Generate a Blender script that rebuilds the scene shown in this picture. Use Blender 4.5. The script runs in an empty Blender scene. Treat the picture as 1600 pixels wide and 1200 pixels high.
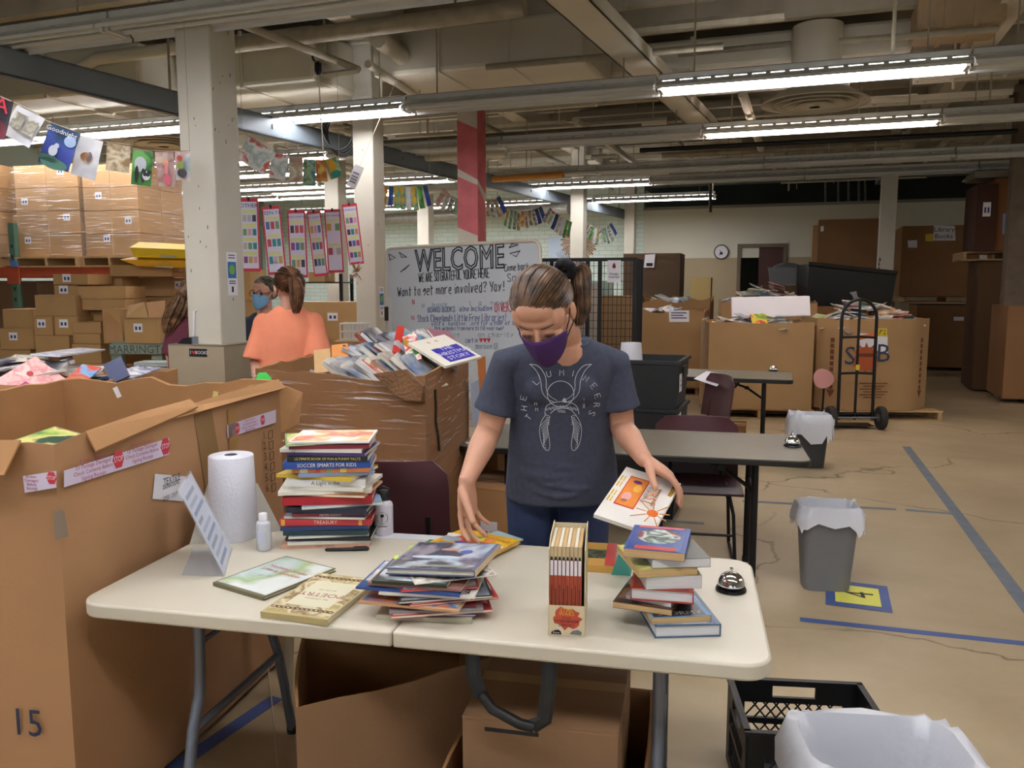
import bpy, bmesh, math, random
from mathutils import Vector, Matrix, Euler, Quaternion
from mathutils.bvhtree import BVHTree
PI=math.pi; R=math.radians
SC=bpy.context.scene; COL=SC.collection
# ---------------------------------------------------------------- camera, world, exposure
FPX=1290.; HZ=445.; CZ=1.6
PT=math.atan((600-HZ)/FPX)
cd=bpy.data.cameras.new('camera'); cam=bpy.data.objects.new('camera',cd); COL.objects.link(cam)
cam.location=(0,0,CZ); cam.rotation_euler=(PI/2-PT,0,0)
cd.sensor_width=36; cd.lens=36*FPX/1600; cd.clip_start=.05; cd.clip_end=200
SC.camera=cam
W=bpy.data.worlds.new('world'); SC.world=W; W.use_nodes=True
W.node_tree.nodes['Background'].inputs[0].default_value=(.80,.90,1,1)
W.node_tree.nodes['Background'].inputs[1].default_value=.9     # soft fill light, let in by openings added behind the viewer
TUBE_POWER=27.0
SC.view_settings.view_transform='Standard'; SC.view_settings.look='None'
SC.view_settings.exposure=0.44; SC.view_settings.gamma=1; SC.view_settings.use_curve_mapping=False
cy=SC.cycles; cy.max_bounces=7; cy.diffuse_bounces=3; cy.glossy_bounces=3; cy.transmission_bounces=4; cy.transparent_max_bounces=10; cy.caustics_reflective=False; cy.caustics_refractive=False; cy.use_adaptive_sampling=True; cy.adaptive_threshold=.028
# ---------------------------------------------------------------- where things stand
cP,sP=math.cos(PT),math.sin(PT)
def ray(x,y):
    a=(x-800)/FPX; b=(600-y)/FPX
    return Vector((a,cP+b*sP,-sP+b*cP))
def P(x,y,z):                      # a floor-plan point found from the photograph on the level z
    r=ray(x,y); return Vector((0,0,CZ))+r*((z-CZ)/r.z)
def D(x,y,Y):                      # the same at a known distance Y
    r=ray(x,y); return Vector((0,0,CZ))+r*(Y/r.y)
YAW=R(19.5); UX=Vector((math.sin(YAW),math.cos(YAW),0)); VX=Vector((math.cos(YAW),-math.sin(YAW),0))
def RM(u,v,z=0): return UX*u+VX*v+Vector((0,0,z))   # room axes: u down the hall, v across it
def uv(p): return p.dot(UX),p.dot(VX)
rnd=random.Random(7)
# ---------------------------------------------------------------- materials
def lin(c):
    if isinstance(c,str):
        c=c.lstrip('#'); c=[int(c[i:i+2],16)/255 for i in (0,2,4)]
    return tuple((v/12.92 if v<=.04045 else ((v+.055)/1.055)**2.4) for v in c[:3])+(1,)
MATS={}
def N(t,typ,**k):
    n=t.nodes.new(typ)
    for a,b in k.items(): setattr(n,a,b)
    return n
def mat(name,col,rough=.6,metal=0,var=.0,vs=6.,bump=0,bs=40.,emit=0,trans=0,alpha=1,rand=0,stretch=None,coat=0,spec=None,ior=None):
    if name in MATS: return MATS[name]
    m=bpy.data.materials.new(name); m.use_nodes=True; t=m.node_tree; b=t.nodes['Principled BSDF']; MATS[name]=m
    c=lin(col); b.inputs['Base Color'].default_value=c; b.inputs['Roughness'].default_value=rough; b.inputs['Metallic'].default_value=metal
    m.diffuse_color=c
    L=t.links.new
    if var or bump or rand:
        tc=N(t,'ShaderNodeTexCoord'); mp=N(t,'ShaderNodeMapping'); L(tc.outputs['Object'],mp.inputs[0])
        if stretch: mp.inputs['Scale'].default_value=stretch
    src=None
    if var:
        nz=N(t,'ShaderNodeTexNoise'); nz.inputs['Scale'].default_value=vs; nz.inputs['Detail'].default_value=5
        L(mp.outputs[0],nz.inputs['Vector'])
        mr=N(t,'ShaderNodeMapRange'); mr.inputs[1].default_value=.3; mr.inputs[2].default_value=.7
        mr.inputs[3].default_value=1-var; mr.inputs[4].default_value=1+var; L(nz.outputs[0],mr.inputs[0]); src=mr.outputs[0]
    if rand:
        oi=N(t,'ShaderNodeObjectInfo'); mr2=N(t,'ShaderNodeMapRange'); mr2.inputs[3].default_value=1-rand; mr2.inputs[4].default_value=1+rand
        L(oi.outputs['Random'],mr2.inputs[0])
        if src:
            mu=N(t,'ShaderNodeMath',operation='MULTIPLY'); L(src,mu.inputs[0]); L(mr2.outputs[0],mu.inputs[1]); src=mu.outputs[0]
        else: src=mr2.outputs[0]
    if src:
        vm=N(t,'ShaderNodeVectorMath',operation='SCALE'); vm.inputs[0].default_value=c[:3]; L(src,vm.inputs['Scale']); L(vm.outputs[0],b.inputs['Base Color'])
    if bump:
        n2=N(t,'ShaderNodeTexNoise'); n2.inputs['Scale'].default_value=bs; n2.inputs['Detail'].default_value=3; L(mp.outputs[0],n2.inputs['Vector'])
        bp=N(t,'ShaderNodeBump'); bp.inputs['Strength'].default_value=bump; bp.inputs['Distance'].default_value=.01; L(n2.outputs[0],bp.inputs['Height']); L(bp.outputs[0],b.inputs['Normal'])
    if emit:
        b.inputs['Emission Color'].default_value=c; b.inputs['Emission Strength'].default_value=emit
    if trans: b.inputs['Transmission Weight'].default_value=trans
    if alpha<1: b.inputs['Alpha'].default_value=alpha
    if coat: b.inputs['Coat Weight'].default_value=coat; b.inputs['Coat Roughness'].default_value=.12
    if spec is not None: b.inputs['Specular IOR Level'].default_value=spec
    if ior: b.inputs['IOR'].default_value=ior
    return m
def artmat(name,cols,scale=9.,rough=.35,seed=0.,detail=2.,byobj=False,kind='noise'):
    """printed cover: blotches of several inks; byobj shifts the print from copy to copy"""
    if name in MATS: return MATS[name]
    m=bpy.data.materials.new(name); m.use_nodes=True; t=m.node_tree; b=t.nodes['Principled BSDF']; MATS[name]=m; L=t.links.new
    tc=N(t,'ShaderNodeTexCoord'); mp=N(t,'ShaderNodeMapping'); mp.inputs['Location'].default_value=(seed,seed*1.7,seed*.3); L(tc.outputs['Object'],mp.inputs[0])
    v=mp.outputs[0]
    if byobj:
        oi=N(t,'ShaderNodeObjectInfo'); sc=N(t,'ShaderNodeMath',operation='MULTIPLY'); sc.inputs[1].default_value=37; L(oi.outputs['Random'],sc.inputs[0])
        ad=N(t,'ShaderNodeVectorMath',operation='ADD'); L(v,ad.inputs[0]); L(sc.outputs[0],ad.inputs[1]); v=ad.outputs[0]
    if kind=='noise':
        nz=N(t,'ShaderNodeTexNoise'); nz.inputs['Scale'].default_value=scale; nz.inputs['Detail'].default_value=detail; nz.inputs['Distortion'].default_value=.15 if byobj else .25; L(v,nz.inputs['Vector']); f=nz.outputs[0]
    else:
        nz=N(t,'ShaderNodeTexVoronoi'); nz.inputs['Scale'].default_value=scale; L(v,nz.inputs['Vector'])
        sp=N(t,'ShaderNodeSeparateColor'); L(nz.outputs['Color'],sp.inputs[0]); f=sp.outputs[0]
    rp=N(t,'ShaderNodeValToRGB'); rp.color_ramp.interpolation='CONSTANT' if kind!='noise' else 'LINEAR'
    e=rp.color_ramp.elements; n=len(cols); lo,hi=(.3,.72) if kind=='noise' else (0,1)
    e[0].position=lo; e[0].color=lin(cols[0]); e[1].position=lo+(hi-lo)/n*(n-1); e[1].color=lin(cols[-1])
    for i in range(1,n-1):
        k=e.new(lo+(hi-lo)*i/n); k.color=lin(cols[i])
    if byobj:
        m1=N(t,'ShaderNodeMath',operation='MULTIPLY_ADD'); m1.inputs[1].default_value=.42; m1.inputs[2].default_value=.29; L(oi.outputs['Random'],m1.inputs[0])
        m2=N(t,'ShaderNodeMix',data_type='FLOAT'); m2.inputs['Factor'].default_value=.38; L(m1.outputs[0],m2.inputs['A']); L(f,m2.inputs['B']); f=m2.outputs['Result']
    L(f,rp.inputs[0]); L(rp.outputs[0],b.inputs['Base Color']); b.inputs['Roughness'].default_value=rough
    m.diffuse_color=lin(cols[0])
    return m
def hairmat(name,dark,light):
    m=mat(name,dark,rough=.42)
    t=m.node_tree; b=t.nodes['Principled BSDF']; L=t.links.new
    tc=N(t,'ShaderNodeTexCoord'); nz=N(t,'ShaderNodeTexNoise'); nz.inputs['Scale'].default_value=26; nz.inputs['Detail'].default_value=4; L(tc.outputs['Object'],nz.inputs['Vector'])
    rp=N(t,'ShaderNodeValToRGB'); e=rp.color_ramp.elements; e[0].position=.36; e[0].color=lin(dark); e[1].position=.68; e[1].color=lin(light)
    L(nz.outputs[0],rp.inputs[0]); L(rp.outputs[0],b.inputs['Base Color']); return m
# ---------------------------------------------------------------- mesh building
class MB:
    def __init__(s): s.v=[]; s.f=[]; s.m=[]
    def add(s,vs,fs,mi=0,M=None):
        o=len(s.v)
        s.v+= [tuple(M@Vector(p)) if M is not None else tuple(p) for p in vs]
        s.f+= [tuple(i+o for i in f) for f in fs]; s.m+=[mi]*len(fs); return s
    def bx(s,x0,x1,y0,y1,z0,z1,mi=0,M=None):
        return s.add([(x0,y0,z0),(x1,y0,z0),(x1,y1,z0),(x0,y1,z0),(x0,y0,z1),(x1,y0,z1),(x1,y1,z1),(x0,y1,z1)],
            [(3,2,1,0),(4,5,6,7),(0,1,5,4),(1,2,6,5),(2,3,7,6),(3,0,4,7)],mi,M)
    def box(s,c,d,mi=0,M=None):
        return s.bx(c[0]-d[0]/2,c[0]+d[0]/2,c[1]-d[1]/2,c[1]+d[1]/2,c[2]-d[2]/2,c[2]+d[2]/2,mi,M)
    def quad(s,a,b,c,d,mi=0): return s.add([a,b,c,d],[(0,1,2,3)],mi)
    def prism(s,poly,z0,z1,mi=0,M=None):
        n=len(poly)
        vs=[(x,y,z0) for x,y in poly]+[(x,y,z1) for x,y in poly]
        fs=[tuple(range(n-1,-1,-1)),tuple(range(n,2*n))]+[(i,(i+1)%n,n+(i+1)%n,n+i) for i in range(n)]
        return s.add(vs,fs,mi,M)
    def rings(s,rs,mi=0,cap=True,M=None,closed=False):
        n=len(rs[0]); vs=[p for r in rs for p in r]; fs=[]; k=len(rs)
        for j in range(k if closed else k-1):
            a=j*n; b=((j+1)%k)*n
            for i in range(n): fs.append((a+i,a+(i+1)%n,b+(i+1)%n,b+i))
        if cap and not closed: fs+= [tuple(range(n-1,-1,-1)),tuple(range((k-1)*n,k*n))]
        return s.add(vs,fs,mi,M)
    def lathe(s,prof,n=20,mi=0,M=None,cap=True):
        return s.rings([[(r*math.cos(2*PI*i/n),r*math.sin(2*PI*i/n),z) for i in range(n)] for r,z in prof],mi,cap,M)
    def tube(s,pts,r,n=8,mi=0,closed=False,flat=1.0,up=None):
        pts=[Vector(p) for p in pts]; k=len(pts); rr=r if isinstance(r,(list,tuple)) else [r]*k
        rs=[]; u=None
        for i in range(k):
            a=pts[(i-1)%k] if (i>0 or closed) else pts[i]; b=pts[(i+1)%k] if (i<k-1 or closed) else pts[i]
            t=(b-a); t=t.normalized() if t.length>1e-9 else Vector((0,0,1))
            if u is None:
                u=Vector(up) if up else (Vector((0,0,1)) if abs(t.z)<.9 else Vector((0,1,0)))
            u=u-t*u.dot(t)
            u=u.normalized() if u.length>1e-6 else t.orthogonal().normalized()
            w=t.cross(u)
            rs.append([pts[i]+(u*math.sin(2*PI*q/n)*flat+w*math.cos(2*PI*q/n))*rr[i] for q in range(n)])
        return s.rings(rs,mi,True,None,closed)
    def limb(s,pts,rad,n=14,mi=0,flat=1.0,up=None):   # a tapering tube with round ends
        pts=[Vector(p) for p in pts]; rad=list(rad); a=(pts[0]-pts[1]).normalized(); b=(pts[-1]-pts[-2]).normalized()
        pp=[pts[0]+a*rad[0]*q for q in (.95,.7,.35)]+pts+[pts[-1]+b*rad[-1]*q for q in (.35,.7,.95)]
        rr=[rad[0]*q for q in (.3,.71,.94)]+rad+[rad[-1]*q for q in (.94,.71,.3)]
        return s.tube(pp,rr,n,mi,False,flat,up)
    def ell(s,c,r,M3=None,n=18,mi=0):
        vs=[]; k=n//2
        rs=[]
        for j in range(k+1):
            th=PI*j/k; z=math.cos(th); q=max(math.sin(th),.02)
            rs.append([(M3@Vector((q*math.cos(2*PI*i/n)*r[0],q*math.sin(2*PI*i/n)*r[1],z*r[2])) if M3 else Vector((q*math.cos(2*PI*i/n)*r[0],q*math.sin(2*PI*i/n)*r[1],z*r[2])))+Vector(c) for i in range(n)])
        return s.rings(rs[::-1],mi)
    def mesh(s,name,mats):
        me=bpy.data.meshes.new(name); me.from_pydata(s.v,[],s.f)
        for m in (mats if isinstance(mats,(list,tuple)) else [mats]): me.materials.append(m)
        if len(set(s.m))>1: me.polygons.foreach_set('material_index',s.m)
        return me
    def build(s,name,mats,parent=None,smooth=None,bevel=0,**k):
        me=s.mesh(name,mats)
        if smooth is not None:
            me.polygons.foreach_set('use_smooth',[True]*len(me.polygons)); me.set_sharp_from_angle(angle=R(smooth))
        o=link(name,me,parent)
        if bevel:
            md=o.modifiers.new('bevel','BEVEL'); md.width=bevel; md.segments=2; md.limit_method='ANGLE'; md.angle_limit=R(40)
        put(o,**k); return o
def put(o,label=None,cat=None,group=None,kind=None,loc=None,rz=None,rot=None,M=None):
    if label: o['label']=label
    if cat: o['category']=cat
    if group: o['group']=group
    if kind: o['kind']=kind
    if M is not None: o.matrix_local=M
    if loc is not None: o.location=loc
    if rot is not None: o.rotation_euler=rot
    if rz is not None: o.rotation_euler[2]=rz
    return o
def link(name,data,parent=None):
    o=bpy.data.objects.new(name,data); COL.objects.link(o)
    if parent: o.parent=parent
    return o
def thing(name,label,cat,loc=(0,0,0),rz=0,group=None,rot=None,parent=None):
    o=link(name,None,parent); o.empty_display_size=.1; put(o,label,cat,group,loc=loc,rz=rz)
    if rot: o.rotation_euler=rot
    return o
def copy_tree(o,parent=None,top=True,**k):
    c=o.copy(); COL.objects.link(c); c.parent=parent
    for ch in o.children: copy_tree(ch,c,False)
    if top: put(c,**k)
    return c
TEXTS=[]
def text(s,size,m,parent,loc,rot=(0,0,0),name='lettering',sx=1.,align='CENTER',outline=0,shear=0,M=None):
    cu=bpy.data.curves.new(name,'FONT'); cu.body=s; cu.size=size; cu.align_x=align; cu.align_y='CENTER'; cu.resolution_u=2; cu.shear=shear
    cu.materials.append(m)
    if outline: cu.fill_mode='NONE'; cu.bevel_depth=outline; cu.bevel_resolution=0
    o=link(name,cu,parent); o.location=loc; o.rotation_euler=rot; o.scale=(sx,1,1)
    if M is not None: o.matrix_local=M
    TEXTS.append(o); return o
def flush_text():
    dg=bpy.context.evaluated_depsgraph_get()
    for o in TEXTS:
        me=bpy.data.meshes.new_from_object(o.evaluated_get(dg)); n=o.name; nm=link('t',me,o.parent)
        nm.matrix_local=o.matrix_local.copy()
        for k in o.keys():
            if k in ('label','category','group'): nm[k]=o[k]
        cu=o.data; bpy.data.objects.remove(o); bpy.data.curves.remove(cu); nm.name=n; me.name=n
    TEXTS.clear()
# stroke letters for handwriting: points on a 0-4 by 0-6 grid
SF={'A':'0026 2640 1232','B':'00062635342303 233241301000','C':'4536160501103041','D':'0006263544423000','E':'46060040 0333','F':'000646 0333','G':'45361605011030414323','H':'0006 4046 0343','I':'2026','J':'4641301001','K':'0006 4603 1440','L':'060040','M':'0006234640','N':'00064046','O':'100105163645413010','P':'00062635342303','Q':'100105163645413010 3140','R':'00062635342303 2340','S':'45361605143241301001','T':'2026 0646','U':'060110304146','V':'062046','W':'0610243046','X':'0046 0640','Y':'0623 4620','Z':'06460040','a':'341403011031 3430','b':'0600 031434323110','c':'341403011030','d':'3630 341403011031','e':'0232341403011030','f':'36251510 0424','g':'34140302132334 343110','h':'0600 03243330','i':'1410 1516','k':'0600 3402 1230','l':'1610','m':'0400 03142320 23344340','n':'0400 03243330','o':'10010314343130','r':'0400 032434','s':'34140323322110','t':'161020 0434','u':'0401103134 3430','v':'041034','w':'0410233044','y':'0412 3400','p':'0400 031434323101','x':'0034 0430','0':'100105163645413010','1':'1526 2620','4':'30360242','5':'46060343413000','!':'2622 2120','?':'05163645342322 2120','/':'0046','.':'1011', "'": '1516',')':'061312','"':'0506 2526',':':'1112 1415','-':'0333'}
def strokes(ch):
    out=[]
    for part in SF.get(ch,'').split():
        out.append([(int(part[i]),int(part[i+1])) for i in range(0,len(part)-1,2)])
    return out
def handwrite(s,x,y,h,fn,mb,r,width,jit=.12,mi=0,seed=1):
    """write s as pen strokes; fn maps (x,y) to a point on the surface"""
    rr=random.Random(seed); cx=x; wt=lambda ch:(.5 if ch in " il'.!" else (1.3 if ch in 'MWmw' else 1.)); cw=width/sum(wt(c) for c in s)
    for ch in s:
        for st in strokes(ch):
            pts=[fn(cx+(a/4*.72*wt(ch)+rr.uniform(-jit,jit)*.1)*cw,y+(b/6+rr.uniform(-jit,jit)*.1)*h) for a,b in st]
            if len(pts)>1: mb.tube(pts,r,4,mi)
        cx+=cw*wt(ch)
    return cx
def resolve(o,voxel,smooth=6,keep=True):
    """fuse the pieces of a mesh into one skin"""
    md=o.modifiers.new('r','REMESH'); md.mode='VOXEL'; md.voxel_size=voxel; md.use_smooth_shade=True
    if smooth:
        ms=o.modifiers.new('s','SMOOTH'); ms.factor=.5; ms.iterations=smooth
    dg=bpy.context.evaluated_depsgraph_get(); me=bpy.data.meshes.new_from_object(o.evaluated_get(dg))
    old=o.data; mm=[m for m in old.materials]; o.modifiers.clear(); o.data=me; me.name=o.name
    if not me.materials:
        for m in mm: me.materials.append(m)
    me.polygons.foreach_set('use_smooth',[True]*len(me.polygons)); bpy.data.meshes.remove(old)
    return o
# common materials
CARD=mat('cardboard','#b98a5c',.82,var=.09,vs=3,bump=.12,bs=60,rand=.10)
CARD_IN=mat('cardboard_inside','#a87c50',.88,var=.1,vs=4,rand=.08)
CARD_DK=mat('cardboard_brown','#8f6238',.85,var=.12,vs=2.5,bump=.1,bs=50,rand=.08)
KRAFT=mat('packing_tape','#a8824f',.3,var=.06)
PAPER=mat('paper_white','#eceaf0',.7); INK=mat('ink_black','#17171c',.6); PRINT=mat('print_blue','#2a3a78',.6)
WHITE=mat('white_paint','#d9d6cb',.55,var=.05,vs=2,bump=.1,bs=12)
STEEL=mat('steel_grey','#7d8288',.35,.6); BLACKM=mat('black_metal','#141416',.4,.3); CHROME=mat('chrome','#e6e6ea',.08,1)
BLACKP=mat('black_plastic','#17181a',.45,bump=.15,bs=200)
PALLET=mat('pallet_wood','#b8976a',.85,var=.2,vs=8,stretch=(1,12,12),rand=.15)
PAGES=mat('page_edges','#e2dccb',.8,var=.08,vs=160,stretch=(.05,.05,1)); PAGES_T=mat('page_edges_tan','#c9a878',.85,var=.1,vs=160,stretch=(.05,.05,1))
# ================================================================ the hall
def floor_mat():
    m=mat('concrete_floor','#a08b6c',.55); t=m.node_tree; b=t.nodes['Principled BSDF']; L=t.links.new
    tc=N(t,'ShaderNodeTexCoord'); n1=N(t,'ShaderNodeTexNoise'); n1.inputs['Scale'].default_value=.55; n1.inputs['Detail'].default_value=8; n1.inputs['Roughness'].default_value=.65; L(tc.outputs['Object'],n1.inputs['Vector'])
    rp=N(t,'ShaderNodeValToRGB'); e=rp.color_ramp.elements; e[0].position=.3; e[0].color=lin('#a18d6d'); e[1].position=.72; e[1].color=lin('#c6b392'); L(n1.outputs[0],rp.inputs[0])
    n2=N(t,'ShaderNodeTexNoise'); n2.inputs['Scale'].default_value=1.7; n2.inputs['Detail'].default_value=6; L(tc.outputs['Object'],n2.inputs['Vector'])
    mx=N(t,'ShaderNodeVectorMath',operation='MULTIPLY_ADD'); mx.inputs[1].default_value=(.55,.55,.55); L(n2.outputs['Color'],mx.inputs[0]); L(tc.outputs['Object'],mx.inputs[2])
    vo=N(t,'ShaderNodeTexVoronoi',feature='DISTANCE_TO_EDGE'); vo.inputs['Scale'].default_value=.42; L(mx.outputs[0],vo.inputs['Vector'])
    mr=N(t,'ShaderNodeMapRange'); mr.inputs[1].default_value=.001; mr.inputs[2].default_value=.006; L(vo.outputs['Distance'],mr.inputs[0])
    n3=N(t,'ShaderNodeTexNoise'); n3.inputs['Scale'].default_value=.6; L(tc.outputs['Object'],n3.inputs['Vector'])
    gt=N(t,'ShaderNodeMapRange'); gt.inputs[1].default_value=.46; gt.inputs[2].default_value=.54; L(n3.outputs[0],gt.inputs[0])
    mxx=N(t,'ShaderNodeMath',operation='MAXIMUM'); L(mr.outputs[0],mxx.inputs[0]); L(gt.outputs[0],mxx.inputs[1])
    mi=N(t,'ShaderNodeMix',data_type='RGBA'); mi.inputs['A'].default_value=lin('#7a664c'); L(mxx.outputs[0],mi.inputs['Factor']); L(rp.outputs[0],mi.inputs['B']); L(mi.outputs['Result'],b.inputs['Base Color'])
    n4=N(t,'ShaderNodeTexNoise'); n4.inputs['Scale'].default_value=2; n4.inputs['Detail'].default_value=6; L(tc.outputs['Object'],n4.inputs['Vector'])
    r4=N(t,'ShaderNodeMapRange'); r4.inputs[3].default_value=.32; r4.inputs[4].default_value=.62; L(n4.outputs[0],r4.inputs[0]); L(r4.outputs[0],b.inputs['Roughness'])
    return m
def brick_mat(name,c1,c2,rz=0):
    m=mat(name,c1,.7); t=m.node_tree; b=t.nodes['Principled BSDF']; L=t.links.new
    tc=N(t,'ShaderNodeTexCoord'); mp=N(t,'ShaderNodeMapping'); mp.inputs['Rotation'].default_value=(PI/2,0,rz); L(tc.outputs['Object'],mp.inputs[0])
    br=N(t,'ShaderNodeTexBrick'); br.inputs['Scale'].default_value=1; br.inputs['Brick Width'].default_value=.3; br.inputs['Row Height'].default_value=.1; br.inputs['Mortar Size'].default_value=.004
    br.inputs['Color1'].default_value=lin(c1); br.inputs['Color2'].default_value=lin(c2); br.inputs['Mortar'].default_value=lin('#a3b0a7'); L(mp.outputs[0],br.inputs['Vector'])
    L(br.outputs['Color'],b.inputs['Base Color'])
    bp=N(t,'ShaderNodeBump'); bp.inputs['Strength'].default_value=.4; bp.inputs['Distance'].default_value=.01; bp.invert=True; L(br.outputs['Fac'],bp.inputs['Height']); L(bp.outputs[0],b.inputs['Normal'])
    return m
RU0,RU1,RV0,RV1,DECK=-7.,19.3,-14.,10.,4.45
MINT=brick_mat('mint_painted_block','#d8e6dd','#cfdfd5'); DRY=mat('white_drywall','#d6d3c2',.7,var=.04,vs=1); TANW=mat('tan_wall_paint','#a8987a',.7,var=.06,vs=1); DARKW=mat('void_shade','#4b4a42',.9,var=.2,vs=1)
RMAT=Matrix.Rotation(-YAW,4,'Z')     # local x runs across the hall, local y down it
def rb(name,m,u0,u1,v0,v1,z0,z1,**k):
    o=MB().bx(v0,v1,u0,u1,z0,z1).build(name,m,None,**k); o.rotation_euler=(0,0,-YAW); return o
S=dict(kind='structure')
rb('floor',floor_mat(),RU0-.3,RU1+6,RV0-.3,RV1+.3,-.15,0,**S)
VD=-3.6
rb('wall_back',MINT,RU1,RU1+.25,RV0,VD,0,DECK,**S)
wr=rb('wall_far_right',DRY,RU1-.04,RU1+.12,VD,RV1,2.2,3.3,**S)
def vback(px,u=RU1): # across-hall position where the sight line of column px meets the plane u
    r=ray(px,445); a=r.dot(UX); b=r.dot(VX); return b/a*u
d0,d1=vback(1151),vback(1228)
rb('wall_far_right_dado',TANW,RU1-.05,RU1+.12,VD,d0,0,2.2,**S); rb('wall_far_right_dado',TANW,RU1-.05,RU1+.12,d1,RV1,0,2.2,**S)
rb('trim_1',mat('ledge_grey','#8d8b7c',.6),RU1-.08,RU1+.2,VD,RV1,3.3,3.36,**S)
rb('wall_plenum',DARKW,RU1+3.5,RU1+3.7,VD-3,RV1+2,0,DECK,**S)  # dark wall colour stands in for the unlit void above the far wall
rb('wall_left',brick_mat('mint_block_side','#d8e6dd','#cfdfd5',PI/2),RU0,RU1,RV0-.25,RV0,0,DECK,**S)
rb('wall_right',DRY,RU0,RU1+4,RV1,RV1+.25,0,DECK,**S)
# unseen wall behind the viewer, with three openings added to let in fill
wb=MB()
for a,b in ((RV0,-9),(-5,-2),(2,4.5),(8.5,RV1)): wb.bx(a,b,RU0-.25,RU0,0,3.6)
wb.bx(RV0,RV1,RU0-.25,RU0,3.6,DECK); wb.build('wall_behind',DRY,None,rz=-YAW,**S)
# door in the far wall: frame, open dark half, red-brown leaf
do=thing('door_1',None,None); do['kind']='structure'; do.rotation_euler=(0,0,-YAW)
zt=2.5
f=MB(); f.bx(d0,d0+.08,RU1-.09,RU1+.1,0,zt); f.bx(d1-.08,d1,RU1-.09,RU1+.1,0,zt); f.bx(d0+.08,d1-.08,RU1-.09,RU1+.1,zt-.08,zt); f.build('door_frame',mat('door_frame_tan','#6f6350',.6),do)
dm=(d0*.56+d1*.44)
MB().bx(dm,d1-.08,RU1-.05,RU1,0.01,zt-.08).build('door_leaf',mat('door_leaf_oxblood','#47231d',.5),do)
MB().bx(dm+.06,dm+.1,RU1-.12,RU1-.05,1.0,1.05).build('door_handle',STEEL,do)
rb('wall_beyond_door',DARKW,RU1+2,RU1+2.1,d0-2,d1+2,0,3,**S)  # same dark colour gives the doorway its darkness
# clock
ck=thing('wall_clock','round white-faced wall clock left of the dark doorway','clock',RM(RU1-.05,vback(1126),2.33),-YAW)
ck.rotation_euler=(PI/2,0,-YAW)
MB().lathe([(.165,0),(.165,.03),(.15,.045),(.14,.03)],28).build('rim',mat('clock_rim','#55544e',.4),ck,30); MB().lathe([(.14,.031),(.001,.032)],28).build('dial',PAPER,ck)
for a,l in ((.7,.07),(2.6,.1)): MB().box((0,l/2-.01,.036),(.012,l,.004)).build('hand',INK,ck,rot=(0,0,a))
MB().ell((0,-.03,.036),(.04,.03,.002)).build('dial_print',INK,ck)
# ---------------------------------------------------------------- ceiling
CEILM=mat('deck_paint','#a39c8a',.8,var=.18,vs=1.5); CP=mat('duct_paint','#cfc9b6',.5,var=.05,vs=2); CONDUIT=mat('conduit_paint','#a59c86',.55,var=.15,vs=8); DIRT=mat('dusty_pipe','#6f6757',.7,var=.2,vs=6)
ce=rb('ceiling',CEILM,RU0,RU1+4,RV0,RV1,DECK,DECK+.2,**S)
jm=MB().bx(RV0,RV1,-.06,.06,-.28,0).mesh('joist',[mat('joist_paint','#b3ab98',.8,var=.2,vs=2)])
for i in range(26):
    j=link('joist',jm,ce); j.location=(0,1.2+i*.85,DECK); 
gm=MB().bx(-.12,.12,RU0,RU1+3,-.42,0).mesh('girder',[mat('girder_paint','#c4bca9',.8,var=.12,vs=2)])
for v in (-9.5,-4.1,1.6,6.8):
    g=link('girder',gm,ce); g.location=(v,0,DECK-.02)
# ---------------------------------------------------------------- light fixtures: rows of two-tube strips on rods
FIX=mat('fixture_enamel','#d3d4d0',.35,var=.05); FIXD=mat('fixture_dust','#6d6a61',.7,var=.15,vs=20)
TUBE_OFF=mat('tube_off','#d8dbd8',.3); TUBE_ON=mat('tube_lit','#f6f4f8',.3,emit=TUBE_POWER); TUBE_W=mat('tube_lit_warm','#ffe9dc',.3,emit=TUBE_POWER)
FL=2.42
def strip(mb,y0,z0,y1,z1,x0,x1,t=.004):
    mb.add([(x0,y0,z0),(x1,y0,z0),(x1,y1,z1),(x0,y1,z1),(x0,y0,z0+t),(x1,y0,z0+t),(x1,y1,z1+t),(x0,y1,z1+t)],[(0,1,2,3),(7,6,5,4),(0,4,5,1),(1,5,6,2),(2,6,7,3),(3,7,4,0)])
fm={}
mb=MB(); mb.bx(0,FL,-.05,.05,.05,.12); fm['housing']=mb.mesh('housing',[FIX])
for s in (-1,1):
    mb=MB(); strip(mb,s*.05,.075,s*.075,.062,0,FL); strip(mb,s*.1,.045,s*.17,.0,0,FL); 
    mb.bx(0,FL,s*.17-.003,s*.17+.003,-.02,.004)
    for i in range(17): strip(mb,s*.075,.062,s*.1,.045,i*.15,i*.15+.04)
    fm['reflector_wing' if s<0 else 'reflector_wing.001']=mb.mesh('reflector_wing',[FIX])
mb=MB(); mb.bx(0,FL,-.053,.053,.121,.124); fm['dust_cap']=mb.mesh('dust_cap',[FIXD])
rodm=MB().tube([(0,0,.12),(0,0,1.12)],.007,6).mesh('hanger_rod',[CONDUIT]); holdm=MB().bx(0,.03,-.09,.09,-.02,.05).mesh('lamp_holder',[FIX])
tb={}
for k,m in (('off',TUBE_OFF),('on',TUBE_ON),('warm',TUBE_W)):
    tb[k]=MB().tube([(.03,0,0),(FL-.03,0,0)],.019,8).mesh('tube',[m])
def place(p):
    c=p+VX*1.2; x=800+FPX*c.x/max(c.y,.1)
    for lim,w in ((-150,'outside the left edge'),(130,'at the left edge'),(330,'left of the nearest pillar'),(480,'just right of the nearest pillar'),(650,'by the second white pillar'),(800,'by the red-striped pillar'),(960,'above the masked woman'),(1120,'right of the picture centre'),(1300,'above the hand truck'),(1480,'in the right quarter'),(1640,'at the right edge')):
        if x<lim: return w
    return 'outside the right edge'
USED={}
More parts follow.
